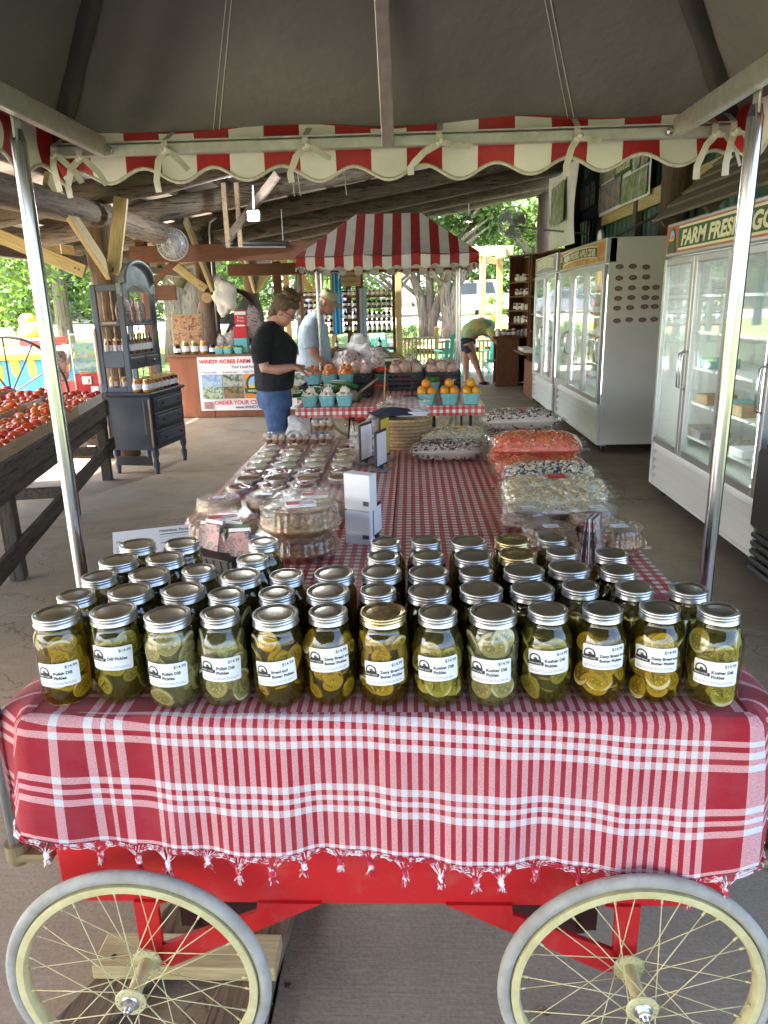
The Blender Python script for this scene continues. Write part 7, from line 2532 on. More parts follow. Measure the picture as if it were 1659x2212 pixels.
# ------------------------------------------------------------------ weathered table of tomato trays
tt = thing('produce_table', 'long weathered timber table of tomato trays at the left', 'table', (-3.02, 7.15, 0), .195)
TM = Matrix.Translation((-3.02, 7.15, 0)) @ Matrix.Rotation(.195, 4, 'Z')
TL, TW, TH = 3.9, 1.75, .80
def tp(nm, a, b2, w, h, m='table_grey'):
    return put(nm, MB().bar(a, b2, w, h, .005).mesh(nm), m, tt)
tp('edge_board', (-.02, -TL, TH - .08), (-.02, 0, TH - .08), .04, .15)
tp('lower_board', (-.05, -TL, TH - .21), (-.05, 0, TH - .21), .04, .10)
tp('edge_board', (-TW, -.02, TH - .08), (-.04, -.02, TH - .08), .04, .15)
for k in range(7):
    tp('plank', (-.12 - .25 * k, -TL, TH - .035), (-.12 - .25 * k, -.045, TH - .035), .235, .03)
for x in (-.08, -.9, -1.65):
    for y in (-.08, -1.45, -2.9):
        put('leg', MB().box((x, y, (TH - .16) / 2), (.09, .09, TH - .165), ch=.005).mesh('leg'), 'table_grey_z', tt)
tp('stretcher', (-.14, -.08, .30), (-1.6, -.08, .30), .04, .09)
tp('stretcher', (-.14, -1.45, .22), (-1.6, -1.45, .22), .04, .09)
tp('side_stretcher', (-.005, .02, .36), (-.005, -TL, .20), .035, .12)
tomm = MB()
rings = []
for r_, z in ((.006, .026), (.014, .030), (.026, .031), (.037, .024), (.043, .008), (.043, -.008), (.037, -.022), (.024, -.031), (.008, -.034)):
    rings.append([Vector((r_ * (1 + .035 * math.cos(5 * 2 * PI * k / 16) * (1 if z > 0 else .4)) * math.cos(2 * PI * k / 16), r_ * (1 + .035 * math.cos(5 * 2 * PI * k / 16)) * math.sin(2 * PI * k / 16), z)) for k in range(16)])
TOM = tomm.ring_surface(rings).mesh('tomato', True)
rt = random.Random(21)
far_tom = MB()
trays = 0
TRW, TRL = .40, .53
for i in range(4):
    for j in range(6):
        cx, cy = -.22 - i * (TRW + .012), -.29 - j * (TRL + .012)
        zt_ = TH - .012 + .035 * i
        lab = f'cardboard tray of tomatoes, {ORD[i]} from the aisle and {ORD[j]} from the far end'
        p = TM @ Vector((cx, cy, zt_))
        t = thing('tomato_tray', lab, 'tray', p, .195, 'cardboard tomato trays')
        put('tray_base', MB().box((0, 0, .004), (TRW, TRL, .006)).mesh('tray_base'), 'cardboard', t)
        for sx in (-1, 1):
            put('tray_side', MB().box((sx * TRW / 2, 0, .045), (.006, TRL, .085)).mesh('tray_side'), 'cardboard' if j > 1 else 'tray_white', t)
            put('tray_side', MB().box((0, sx * TRL / 2, .045), (TRW - .008, .006, .085)).mesh('tray_side'), 'tray_white' if j < 2 else 'cardboard', t)
        # only where the picture looks in
        pw = TM @ Vector((cx, cy, 0))
        col = 'tomato' if j == 0 or (j == 1 and i > 0) else 'tomato_orange'
        key = own(TOM, col)
        seen = pw.y > 4.95 and pw.x > -.61 * pw.y - .1
        for a in range(4):
            for c in range(5):
                if rt.random() < .1:
                    continue
                q = TM @ Vector((cx - TRW / 2 + .055 + a * .097 + rt.uniform(-.012, .012), cy - TRL / 2 + .06 + c * .10 + rt.uniform(-.012, .012), zt_ + .055 + rt.uniform(-.005, .03)))
                s = rt.uniform(.95, 1.25)
                if not seen:
                    R3 = Euler((rt.uniform(-1.2, 1.2), rt.uniform(-1.2, 1.2), rt.uniform(0, 6))).to_matrix()
                    far_tom.add([q + R3 @ (v.co * s) for v in TOM.vertices], [tuple(pp.vertices) for pp in TOM.polygons])
                    continue
                o = bpy.data.objects.new('tomato', key)
                COL.objects.link(o)
                o.location = q
                o.scale = (s, s, s * rt.uniform(.85, 1.))
                o.rotation_euler = (rt.uniform(-1.2, 1.2), rt.uniform(-1.2, 1.2), rt.uniform(0, 6))
                tag(o, f'{"red" if col == "tomato" else "orange-red"} tomato, {ORD[c]} row, {ORD[a]} across, tray {ORD[i]} from aisle, {ORD[j]} from far end', 'tomato', f'tomatoes in tray {i + 1}-{j + 1}')
o = far_tom.build('tomatoes', 'tomato_orange', smooth=True)
tag(o, 'more orange-red tomatoes in the trays nearest the viewer, past the left frame edge', 'tomatoes', None, 'stuff')
t = thing('drawer_chest', 'dark wooden drawer chest behind the tomato table', 'drawers', (-3.85, 8.35, 0), -.05)
put('carcass', MB().box((0, 0, .36), (.8, .42, .7), ch=.006).mesh('carcass'), 'drawer_dark', t)
for k in range(3):
    d_ = put('drawer', MB().box((.18, -.215, .14 + .22 * k), (.40, .02, .20), ch=.004).mesh('drawer'), 'drawer_dark', t)
    put('handle', MB().box((.18, -.232, .15 + .22 * k), (.10, .014, .018), ch=.004).mesh('handle'), 'foil', d_)
# ------------------------------------------------------------------ gum machine, ride, wagon wheel at the left
t = thing('gum_machine', 'red and chrome gum machine with a clear top', 'vending machine', (-4.03, 9.1, 0), .1)
put('stand', MB().tube([(0, 0, .02), (0, 0, .62)], .03, 10).mesh('stand'), 'black_metal', t)
put('foot', MB().lathe([(.2, 0), (.18, .03), (.04, .05)], 20).mesh('foot'), 'black_metal', t)
put('base', MB().box((0, 0, .76), (.30, .26, .28), ch=.01).mesh('base'), 'machine_red', t)
put('window', MB().box((0, 0, 1.14), (.27, .24, .46)).mesh('window'), 'acrylic', t)
put('card', MB().box((0, -.09, 1.10), (.24, .01, .34)).mesh('card'), 'print_toy', t)
for sx in (-1, 1):
    put('corner_post', MB().box((sx * .145, -.125, 1.02), (.018, .018, .82), ch=.003).mesh('corner_post'), 'aluminium', t)
put('top', MB().box((0, 0, 1.375), (.31, .28, .02), ch=.004).mesh('top'), 'aluminium', t)
put('coin_plate', MB().box((0, -.138, .82), (.12, .02, .10), ch=.006).mesh('coin_plate'), 'steel', t)
put('knob', MB().lathe([(.03, 0), (.03, -.03)], 12, (0, -.15, .82), axis='Y').mesh('knob'), 'steel', t)
put('label', MB().box((.08, -.133, .70), (.09, .004, .09)).mesh('label'), 'label_paper', t)
t = thing('dispenser', 'pale drink dispenser with a dark red tap box left of the gum machine', 'dispenser', (-4.55, 9.3, .55), .1)
put('tank', MB().lathe([(.12, .25), (.15, .28), (.15, .58), (.12, .62)], 18).mesh('tank', True), 'bagged_goods', t)
put('body', MB().box((-.02, 0, .1), (.22, .24, .3), ch=.01).mesh('body'), 'white_plastic', t)
put('tap_box', MB().box((.17, -.02, .12), (.16, .2, .24), ch=.008).mesh('tap_box'), 'machine_red', t)
put('stand', MB().box((0, 0, -.3), (.5, .35, .5), ch=.008).mesh('stand'), 'drawer_dark', t)
rd_ = thing('kiddie_ride', 'blue and yellow coin ride shaped like a bath tub beyond the table', 'ride', (-6.1, 12.2, 0), .05)
n = 28
rings = []
for k, z in ((.6, .0), (.92, .1), (1.0, .35), (1.0, .8), (.98, .98)):
    rings.append([Vector((1.35 * k * math.copysign(abs(math.cos(2 * PI * j / n)) ** .7, math.cos(2 * PI * j / n)), .55 * k * math.copysign(abs(math.sin(2 * PI * j / n)) ** .7, math.sin(2 * PI * j / n)), z)) for j in range(n)])
put('tub', MB().ring_surface(rings).mesh('tub', True), 'kid_blue', rd_)
put('rim', MB().tube([(1.37 * math.copysign(abs(math.cos(2 * PI * j / n)) ** .7, math.cos(2 * PI * j / n)), .57 * math.copysign(abs(math.sin(2 * PI * j / n)) ** .7, math.sin(2 * PI * j / n)), 1.0) for j in range(n)], .09, 10, loop=True).mesh('rim', True), 'kid_yellow', rd_)
for k in range(9):
    put('drip', MB().ball((-1.1 + .27 * k, -.54, .84 - .06 * (k % 3)), .10, 10, 8, (.8, .3, 1.7 + .3 * (k % 2))).mesh('drip', True), 'kid_yellow', rd_)
put('seat', MB().ball((-.15, 0, 1.30), .26, 16, 10, (1, .8, .85)).mesh('seat', True), 'kid_yellow', rd_)
put('seat_back', MB().ball((-.22, 0, 1.50), .15, 14, 10, (1, .8, .9)).mesh('seat_back', True), 'kid_yellow', rd_)
put('cushion', MB().box((.0, -.05, 1.17), (.62, .5, .14), ch=.04).mesh('cushion'), 'kid_red', rd_)
for k, (x, z) in enumerate(((.35, .5), (.75, .55))):
    for j in range(6):
        a = 2 * PI * j / 6
        put('flower', MB().ball((x + .06 * math.cos(a), -.55, z + .06 * math.sin(a)), .035, 8, 6, (1, .3, 1)).mesh('flower', True), 'pink', rd_)
t = thing('wagon_wheel', 'black iron wagon wheel leaning behind the tomato trays', 'wheel', (-4.88, 8.75, .69), .1)
put('rim', torus(MB(), .68, .02, 64, 8).mesh('rim', True), 'black_metal', t)
put('hub', MB().lathe([(.06, -.07), (.08, 0), (.06, .07)], 16, axis='Y').mesh('hub'), 'black_metal', t)
for k in range(12):
    a = 2 * PI * k / 12
    put('spoke', MB().tube([(.06 * math.cos(a), 0, .06 * math.sin(a)), (.67 * math.cos(a), 0, .67 * math.sin(a))], .012, 6).mesh('spoke'), 'black_metal', t)
o = MB().bar((-5.9, 11.4, .1), (-5.25, 11.45, 1.15), .16, .05, .004).build('ramp_board', 'office_grey')
tag(o, 'grey board leaning against the blue ride', 'board')
# ------------------------------------------------------------------ lumber chocks under the cart
t = thing('lumber_chock', 'treated lumber block on two brown boards under the cart', 'block', (-.58, 1.5, 0))
for (a, b2) in (((-.86, 1.16, .019), (-.64, 1.62, .019)), ((-.46, 1.1, .019), (-.385, 1.85, .019))):
    adopt(MB().bar(a, b2, .13, .036, .004).build('board', 'deck_brown'), t)
pm('knot', (.14, .075, .04), .8)
adopt(MB().box((-.585, 1.452, .059), (.46, .105, .04), ch=.003).build('block', 'lumber_x'), t)
for x in (-.77, -.40):
    adopt(MB().lathe([(.007, .0), (.007, .0012)], 8, (x, 1.43, .0792)).build('screw_hole', 'lens_dark'), t)
adopt(MB().lathe([(.0, .0012), (.022, .0008)], 14, (-.60, 1.45, .0792), caps=False).build('knot', 'knot'), t)
# ------------------------------------------------------------------ the second cart under its striped canopy
cart2 = copy_tree(cart, (-.27, 8.95, 0), label='far vending cart under a red and white striped canopy', group=None)
cart2['category'] = 'cart'
# ------------------------------------------------------------------ people
def fuse(name, mb, mat, parent, voxel=.008, smooth=6):
    """overlapping solids grown together into one continuous skin"""
    o = mb.build(name, mat, parent, smooth=True)
    m = o.modifiers.new('fuse', 'REMESH')
    m.mode = 'VOXEL'
    m.voxel_size = voxel
    m.use_smooth_shade = True
    s = o.modifiers.new('ease', 'SMOOTH')
    s.iterations = smooth
    s.factor = .5
    return o
def oval(mb, secs, n=22):
    """solid through horizontal ovals (x, y, z, rx, ry)"""
    mb.ring_surface([[Vector((x + rx * math.cos(2 * PI * k / n), y + ry * math.sin(2 * PI * k / n), z)) for k in range(n)] for x, y, z, rx, ry in secs])
def head_parts(mb, pos, pitch, yaw=0., s=1.):
    M = Matrix.Translation(pos) @ Matrix.Rotation(yaw, 4, 'Z') @ Matrix.Rotation(pitch, 4, 'Y') @ Matrix.Scale(s, 4)
    h = MB()
    h.ball((0, 0, .025), .093, 18, 14, (1.08, .84, 1.08))
    h.ball((.03, 0, -.05), .066, 16, 12, (1.0, .88, 1.15))
    h.ball((.062, 0, -.10), .026, 12, 8, (1, 1.1, .9))
    h.tube([(.088, 0, .02), (.112, 0, -.028), (.09, 0, -.036)], [.011, .016, .012], 8)
    h.ball((.088, 0, -.068), .018, 10, 6, (.7, 1.4, .6))
    h.ball((.078, .034, .006), .02, 10, 6, (.6, 1, .8))
    h.ball((.078, -.034, .006), .02, 10, 6, (.6, 1, .8))
    for sy in (-1, 1):
        h.ball((-.004, sy * .079, -.012), .027, 10, 8, (.75, .45, 1.1))
    mb.add([M @ v for v in h.v], h.f)
    return M
def hand(mb, wrist, d, up, side=1., curl=.3, s=1.):
    """palm, four unequal bent fingers and a thumb leaving the side of the palm"""
    d = Vector(d).normalized()
    up = Vector(up)
    r = d.cross(up).normalized()
    up = r.cross(d).normalized()
    w = Vector(wrist)
    mb.tube([w, w + d * .03 * s, w + d * .075 * s, w + d * .09 * s], [.026 * s, .034 * s, .038 * s, .03 * s], 12, squash=.55)
    for k, (off, ln) in enumerate(((-.03, .062), (-.010, .075), (.010, .07), (.03, .055))):
        b = w + d * .082 * s + r * off * s
        p1 = b + d * ln * .5 * s - up * curl * .012 * s
        p2 = p1 + (d - up * curl).normalized() * ln * .32 * s
        p3 = p2 + (d - up * curl * 2.2).normalized() * ln * .28 * s
        mb.tube([b - d * .01, p1, p2, p3], [.0095 * s, .009 * s, .0085 * s, .007 * s], 8)
    b = w + d * .03 * s + r * side * .03 * s
    mb.tube([b, b + (d * .6 + r * side * .8) * .03 * s, b + (d * 1. + r * side * .7 - up * .3) * .052 * s], [.013 * s, .011 * s, .009 * s], 8)
# woman in black at the left of the produce table, head bowed, reaching for fruit
wo = thing('person', 'woman in a black top and jeans with glasses, reaching towards the apricots', 'person', (-1.225, 6.62, 0))
bd = MB()
HM_ = head_parts(bd, Vector((.105, 0, 1.605)), R(34), R(-8))
bd.tube([(-.03, 0, 1.44), (.0, 0, 1.5), (.05, 0, 1.56)], [.07, .058, .058], 14)
oval(bd, [(-.02, 0, .86, .13, .17), (-.01, 0, 1.05, .135, .165), (.01, 0, 1.28, .14, .17), (-.02, 0, 1.42, .10, .16), (-.03, 0, 1.47, .06, .09)])
for sy, pth in ((-1, [(-.04, -.18, 1.42), (-.075, -.235, 1.28), (-.05, -.24, 1.13), (.06, -.225, 1.115), (.20, -.17, 1.135)]), (1, [(-.03, .18, 1.42), (-.03, .235, 1.28), (.02, .24, 1.14), (.12, .19, 1.10), (.24, .12, 1.10)])):
    bd.tube(pth, [.06, .055, .05, .047, .03], 14)
    hand(bd, pth[-1], (.9, -.1 * sy * -1, -.55) if sy < 0 else (.9, -.3, -.3), (.4, 0, .9), side=sy, curl=.35)
for sy in (-1, 1):
    bd.tube([(-.015, sy * .085, .86), (.0, sy * .095, .5), (-.015, sy * .1, .1), (-.015, sy * .1, .06)], [.085, .06, .045, .04], 14)
    bd.tube([(-.06, sy * .1, .045), (.05, sy * .11, .04), (.15, sy * .12, .03)], [.04, .045, .03], 12)
fuse('body', bd, 'skin', wo)
sh_ = MB()
oval(sh_, [(-.025, 0, .925, .165, .21), (-.02, 0, .97, .178, .215), (-.01, 0, 1.08, .183, .21), (.0, 0, 1.20, .196, .205), (.005, 0, 1.30, .208, .205), (-.015, 0, 1.39, .165, .205), (-.03, 0, 1.45, .115, .18), (-.025, 0, 1.50, .078, .11), (-.02, 0, 1.525, .066, .075)])
sh_.tube([(-.03, -.13, 1.43), (-.06, -.215, 1.36), (-.085, -.25, 1.27), (-.07, -.25, 1.18)], [.085, .088, .084, .074], 16)
sh_.tube([(-.03, .13, 1.43), (-.04, .215, 1.36), (-.03, .25, 1.27), (.0, .25, 1.18)], [.085, .088, .084, .074], 16)
fuse('top', sh_, 'shirt_black', wo, .009, 5)
jn = MB()
oval(jn, [(-.02, 0, 1.0, .13, .17), (-.025, 0, .93, .15, .185), (-.03, 0, .85, .162, .19), (-.02, 0, .76, .15, .185)])
for sy in (-1, 1):
    jn.tube([(-.015, sy * .085, .84), (.0, sy * .095, .62), (.01, sy * .10, .46), (-.01, sy * .10, .2), (-.015, sy * .10, .075)], [.115, .097, .078, .068, .065], 16)
fuse('jeans', jn, 'denim', wo, .009, 3)
for sy in (-1, 1):
    o = MB().ball((.04, sy * .11, .035), .05, 14, 8, (2.6, 1.05, .75)).build('shoe', 'black_plastic', wo, smooth=True)
hr = MB()
def hpush(c, r, sq, n):
    b_ = MB().ball((0, 0, 0), r, 20, 14, sq)
    rr = random.Random(n)
    ph = [rr.uniform(0, 6) for _ in range(4)]
    out = []
    for v in b_.v:
        d = v.normalized()
        k = 1 + .07 * math.sin(14 * d.x + ph[0]) * math.sin(12 * d.y + ph[1]) + .05 * math.sin(23 * d.z + 9 * d.x + ph[2])
        out.append(HM_ @ (v * k + Vector(c)))
    hr.add(out, b_.f)
hpush((-.022, 0, .045), .1, (1.06, .95, 1.06), 1)
hpush((-.065, 0, -.03), .068, (.9, 1.08, 1.3), 2)
hpush((.03, 0, .095), .06, (1.2, 1.15, .8), 3)
hpush((-.03, .0, .155), .062, (1.1, 1.2, .85), 4)
hpush((.02, .02, .15), .05, (1.1, 1, .9), 5)
rr = random.Random(8)
for k in range(70):
    a, t_ = rr.uniform(0, 6.28), rr.uniform(0, 1.5)
    c0 = Vector((-.02, 0, .15)) + Vector((.05 * math.cos(a), .055 * math.sin(a), .03 * math.cos(t_)))
    e = c0 + Vector((.035 * math.cos(a) + rr.uniform(-.02, .02), .035 * math.sin(a) + rr.uniform(-.02, .02), rr.uniform(-.01, .05)))
    hr.tube([HM_ @ c0, HM_ @ c0.lerp(e, .6), HM_ @ e], .0028, 4)
hr.build('hair', 'hair', wo, smooth=True)
gs = MB()
for sy in (-1, 1):
    gs.tube([HM_ @ Vector(p) for p in ((.0, sy * .083, .012), (.05, sy * .075, .014), (.1, sy * .062, .012))], .0028, 6)
    gs.tube([HM_ @ Vector((.104, sy * .034 + .024 * math.cos(q * PI / 6), .006 + .016 * math.sin(q * PI / 6))) for q in range(12)], .0026, 6, loop=True)
gs.tube([HM_ @ Vector(p) for p in ((.106, -.01, .01), (.108, .01, .01))], .0026, 6)
gs.build('glasses', 'lens_dark', wo)
MB().ball(HM_ @ Vector((.0, -.09, -.045)), .009, 8, 6).build('earring', 'label_paper', wo, smooth=True)
MB().tube([(.185 + .03 * math.cos(k) * .3, -.172 + .032 * math.sin(k * PI / 6), 1.13 + .03 * math.cos(k * PI / 6)) for k in range(12)], .006, 6, loop=True).build('watch', 'hutch_dark', wo)
o = lump('shopping_bag', 'bag_film_white', (-1.02, 6.42, .52), (.11, .05, .19), 81, 18, .35, 'white plastic shopping bag hanging beside the woman', 'bag')
# man in a pale blue shirt and tan cap
mn = thing('person', 'man in a pale blue shirt and tan cap standing behind the far cart post', 'person', (-1.17, 8.98, 0))
bd = MB()
HM_ = head_parts(bd, Vector((.175, 0, 1.675)), R(22), R(-14), 1.05)
bd.tube([(.0, 0, 1.5), (.06, 0, 1.56), (.12, 0, 1.62)], [.075, .063, .062], 14)
oval(bd, [(0, 0, .9, .13, .17), (.0, 0, 1.2, .15, .18), (.0, 0, 1.42, .12, .19), (-.0, 0, 1.53, .07, .10)])
for sy, pth in ((-1, [(.0, -.2, 1.47), (-.03, -.26, 1.3), (.02, -.27, 1.12), (.12, -.24, .98), (.24, -.18, .93)]), (1, [(.0, .2, 1.47), (.02, .26, 1.3), (.08, .26, 1.12), (.2, .22, 1.02), (.3, .16, 1.0)])):
    bd.tube(pth, [.06, .056, .05, .045, .032], 14)
    hand(bd, pth[-1], (.85, .1, -.4), (.4, 0, .9), side=sy, curl=.35, s=1.08)
for sy in (-1, 1):
    bd.tube([(0, sy * .09, .88), (.0, sy * .1, .5), (-.01, sy * .1, .06)], [.085, .06, .042], 14)
    bd.tube([(-.06, sy * .1, .045), (.05, sy * .11, .04), (.18, sy * .12, .03)], [.04, .045, .03], 12)
fuse('body', bd, 'skin_tan', mn)
st_ = MB()
oval(st_, [(-.0, 0, .84, .19, .235), (-.0, 0, .95, .195, .235), (.0, 0, 1.12, .195, .23), (-.01, 0, 1.28, .19, .225), (-.01, 0, 1.40, .165, .225), (.0, 0, 1.49, .12, .2), (.02, 0, 1.545, .085, .12), (.035, 0, 1.575, .072, .08)])
st_.tube([(.0, -.15, 1.47), (-.02, -.24, 1.38), (-.03, -.275, 1.27), (-.01, -.28, 1.17)], [.09, .092, .088, .082], 16)
st_.tube([(.0, .15, 1.47), (.0, .24, 1.38), (.02, .275, 1.27), (.05, .28, 1.17)], [.09, .092, .088, .082], 16)
fuse('shirt', st_, 'shirt_blue', mn, .01, 5)
jn = MB()
oval(jn, [(0, 0, .95, .14, .18), (0, 0, .86, .16, .19), (0, 0, .76, .15, .185)])
for sy in (-1, 1):
    jn.tube([(0, sy * .09, .84), (.0, sy * .1, .46), (-.01, sy * .10, .07)], [.115, .085, .07], 16)
fuse('trousers', jn, 'denim', mn, .01, 3)
for sy in (-1, 1):
    MB().ball((.05, sy * .11, .035), .052, 14, 8, (2.7, 1.05, .75)).build('shoe', 'black_plastic', mn, smooth=True)
cp = MB()
dome = MB().lathe([(.104, .0), (.103, .03), (.092, .065), (.06, .092), (.01, .1)], 22)
cp.add([HM_ @ (Vector((v.x * 1.04, v.y * .88, v.z)) + Vector((-.0, 0, .045))) for v in dome.v], dome.f)
br = MB().grid(lambda u, v: Vector((.07 + .115 * v * (1 - .5 * (2 * u - 1) ** 2), (u - .5) * .165, .052 - .02 * v - .03 * (2 * u - 1) ** 2)), 12, 5)
br.grid(lambda u, v: Vector((.07 + .115 * v * (1 - .5 * (2 * u - 1) ** 2), (u - .5) * .165, .048 - .02 * v - .03 * (2 * u - 1) ** 2)), 12, 5)
cp.add([HM_ @ v for v in br.v], br.f)
cp.build('cap', 'cap_tan', mn, smooth=True)
MB().add([HM_ @ v for v in MB().ball((-.045, 0, -.015), .078, 14, 10, (.85, 1.04, .7)).v], MB().ball((0, 0, 0), 1, 14, 10).f).build('hair', 'hair_grey', mn, smooth=True)
# shopper bending over the low cabinet, tie-dyed top and navy shorts
bp = thing('person', 'shopper in a tie-dyed top and navy shorts bending over the low cabinet', 'person', (1.2, 15.25, 0))
bd = MB()
bd.tube([(-.06, 0, .9), (.08, 0, 1.08), (.25, 0, 1.13), (.42, 0, 1.05)], [.14, .15, .15, .12], 16)
bd.tube([(.42, 0, 1.05), (.5, 0, 1.0), (.56, 0, .95)], [.06, .055, .055], 12)
head_parts(bd, Vector((.60, 0, .88)), R(95))
for sy, pth in ((-1, [(.4, -.17, 1.06), (.47, -.19, .92), (.56, -.17, .84), (.66, -.14, .80)]), (1, [(.4, .17, 1.06), (.46, .2, .92), (.54, .18, .83), (.64, .14, .80)])):
    bd.tube(pth, [.06, .05, .045, .03], 12)
    hand(bd, pth[-1], (.9, 0, -.3), (.3, 0, .9), side=sy)
for x0, x1, sy in ((-.06, -.06, .1), (-.02, .24, -.1)):
    bd.tube([(-.06, sy, .85), ((x0 + x1) / 2 - .02, sy, .48), (x1, sy, .1), (x1, sy, .05)], [.12, .075, .045, .042], 14)
    bd.tube([(x1 - .05, sy, .045), (x1 + .06, sy * 1.1, .04), (x1 + .15, sy * 1.2, .03)], [.038, .042, .028], 12)
fuse('body', bd, 'skin', bp, .009)
st_ = MB()
st_.tube([(-.09, 0, .94), (-.01, 0, 1.06), (.1, 0, 1.14), (.24, 0, 1.165), (.36, 0, 1.13), (.45, 0, 1.06)], [.155, .18, .185, .18, .165, .11], 20)
for sy in (-1, 1):
    st_.tube([(.38, sy * .1, 1.09), (.42, sy * .19, 1.02), (.47, sy * .2, .93)], [.09, .08, .07], 14)
fuse('top', st_, 'tie_dye', bp, .011, 5)
so = MB()
so.tube([(-.11, 0, .95), (-.07, 0, .86), (-.055, 0, .78)], [.16, .185, .17], 18)
for x, sy in ((-.08, .095), (-.0, -.095)):
    so.tube([(-.065, sy, .82), (x, sy, .66)], [.12, .105], 14)
fuse('shorts', so, 'shorts_navy', bp, .011, 3)
for x1, sy in ((-.06, .1), (.24, -.1)):
    MB().ball((x1 + .05, sy * 1.1, .035), .045, 14, 8, (2.6, 1.05, .8)).build('shoe', 'black_plastic', bp, smooth=True)
# ------------------------------------------------------------------ produce on the far tables
def pulp_mesh(w, d, h):
    mb = MB()
    def sec(s, z, n=36):
        out = []
        for k in range(n):
            a = 2 * PI * k / n
            cx, sx = math.cos(a), math.sin(a)
            e = .35
            x = math.copysign(abs(cx) ** e, cx) * w / 2 * s
            y = math.copysign(abs(sx) ** e, sx) * d / 2 * s
            rib = 1 + (.02 if k % 2 else -.01)
            out.append(Vector((x * rib, y * rib, z)))
        return out
    mb.ring_surface([sec(.72, .0), sec(.8, h * .4), sec(.95, h * .93), sec(1.02, h), sec(.95, h), sec(.74, h * .2)], True, True)
    return mb.mesh('punnet')
PUN = pulp_mesh(.16, .15, .095)
FRUIT = MB().lathe([(.004, -1), (.35, -.94), (.75, -.66), (.97, -.22), (.97, .22), (.75, .66), (.35, .92), (.1, .96), (.004, .9)], 16, caps=False).mesh('fruit', True)
GB = MB()
rings = []
for r_, z in ((.15, -.75), (.6, -.7), (.95, -.3), (.98, .05), (.7, .5), (.3, .75), (.18, 1.1), (.12, 1.4)):
    rings.append([Vector((r_ * (1 + .10 * math.cos(8 * 2 * PI * k / 16)) * math.cos(2 * PI * k / 16), r_ * (1 + .10 * math.cos(8 * 2 * PI * k / 16)) * math.sin(2 * PI * k / 16), z)) for k in range(16)])
GARL = GB.ring_surface(rings).mesh('garlic', True)
def item(nm, me, mat, loc, s, label, cat, group, rot=None):
    o = bpy.data.objects.new(nm, own(me, mat))
    COL.objects.link(o)
    o.location = loc
    o.scale = (s, s, s) if not isinstance(s, tuple) else s
    o.rotation_euler = rot or (random.uniform(-.6, .6), random.uniform(-.6, .6), random.uniform(0, 6))
    tag(o, label, cat, group)
    return o
def punnet(x, y, z, label, group, s=1.):
    t = thing('punnet', label, 'basket', (x, y, z), jit(.08), group)
    put('shell', PUN, 'teal_pulp', t, scale=s)
    return t
z2 = TZ + .003
POS3 = ('left', 'middle', 'right')
for k, (x, y) in enumerate(((-.925, 6.60), (-.765, 6.60), (-.61, 6.60))):
    punnet(x, y, z2, f'teal punnet of garlic, {POS3[k]} of three at the table edge', 'punnets of garlic')
    for j in range(9):
        a = 2 * PI * j / 6
        r_ = .045 if j < 6 else .02
        item('garlic_bulb', GARL, 'garlic', (x + r_ * math.cos(a), y + r_ * math.sin(a), z2 + (.095 if j < 6 else .135) + jit(.006)), .03 * random.uniform(.9, 1.15), f'garlic bulb in the {POS3[k]} garlic punnet, {ORD[j]} of nine', 'garlic', f'bulbs in the {POS3[k]} garlic punnet')
for k, (x, y) in enumerate(((.13, 6.58), (.335, 6.585), (.53, 6.58))):
    punnet(x, y, z2, f'teal punnet of oranges, {POS3[k]} of three at the table edge', 'punnets of oranges', 1.05)
    for j, (dx, dy, dz) in enumerate(((-.042, -.035, .115), (.042, -.035, .115), (-.042, .045, .12), (.042, .045, .12), (0, .005, .185))):
        item('orange', FRUIT, 'orange_peel', (x + dx + jit(.004), y + dy, z2 + dz), .043, f'orange in the {POS3[k]} orange punnet, {("front left", "front right", "back left", "back right", "topmost")[j]}', 'orange', f'oranges in the {POS3[k]} punnet')
rp = random.Random(77)
CUC = MB().tube([(-.14, 0, 0), (-.13, 0, .002), (-.06, .004, .006), (.05, .004, .006), (.12, 0, .002), (.138, 0, 0)], [.006, .018, .025, .026, .02, .006], 14).mesh('cucumber', True)
for k in range(16):
    item('cucumber', CUC, 'cucumber', (-.86 + rp.uniform(-.16, .22), 6.92 + rp.uniform(-.1, .12), z2 + .027 + .042 * (k // 5)), 1., f'dark green cucumber heaped behind the garlic, {OR2[k]} up the heap', 'cucumber', 'cucumbers behind the garlic', (rp.uniform(-.1, .1), rp.uniform(-.15, .15), rp.uniform(-.7, .7)))
for k in range(5):
    item('zucchini', FRUIT, 'green_veg', (-.62 + .055 * (k % 3), 6.95 + .06 * (k // 3), z2 + .04), .04, f'pale green squash beside the cucumbers, {ORD[k]} of five', 'squash', 'squash beside the cucumbers')
def crate(x, y, z, w, d, h, label, group):
    t = thing('plastic_crate', label, 'crate', (x, y, z), jit(.03), group)
    for sx in (-1, 1):
        put('end_wall', MB().box((sx * w / 2, 0, h / 2), (.012, d, h), ch=.002).mesh('end_wall'), 'crate_black', t)
    for sy in (-1, 1):
        for q in range(4):
            put('slat', MB().box((0, sy * d / 2, h * (q + .5) / 4), (w - .014, .01, h / 4 * .7), ch=.002).mesh('slat'), 'crate_black', t)
        for q in range(4):
            put('rib', MB().box((-w / 2 + w * (q + .5) / 4, sy * d / 2 + sy * .008, h / 2), (.014, .008, h), ch=.002).mesh('rib'), 'crate_black', t)
    put('base', MB().box((0, 0, .006), (w - .014, d - .012, .01)).mesh('base'), 'crate_black', t)
    return t
for k, x in enumerate((-1.0 + .02, -.62)):
    crate(x + .05, 7.38, z2, .34, .42, .12, f'black plastic crate under the apricots, {("left", "right")[k]}', 'black crates on the far tables')
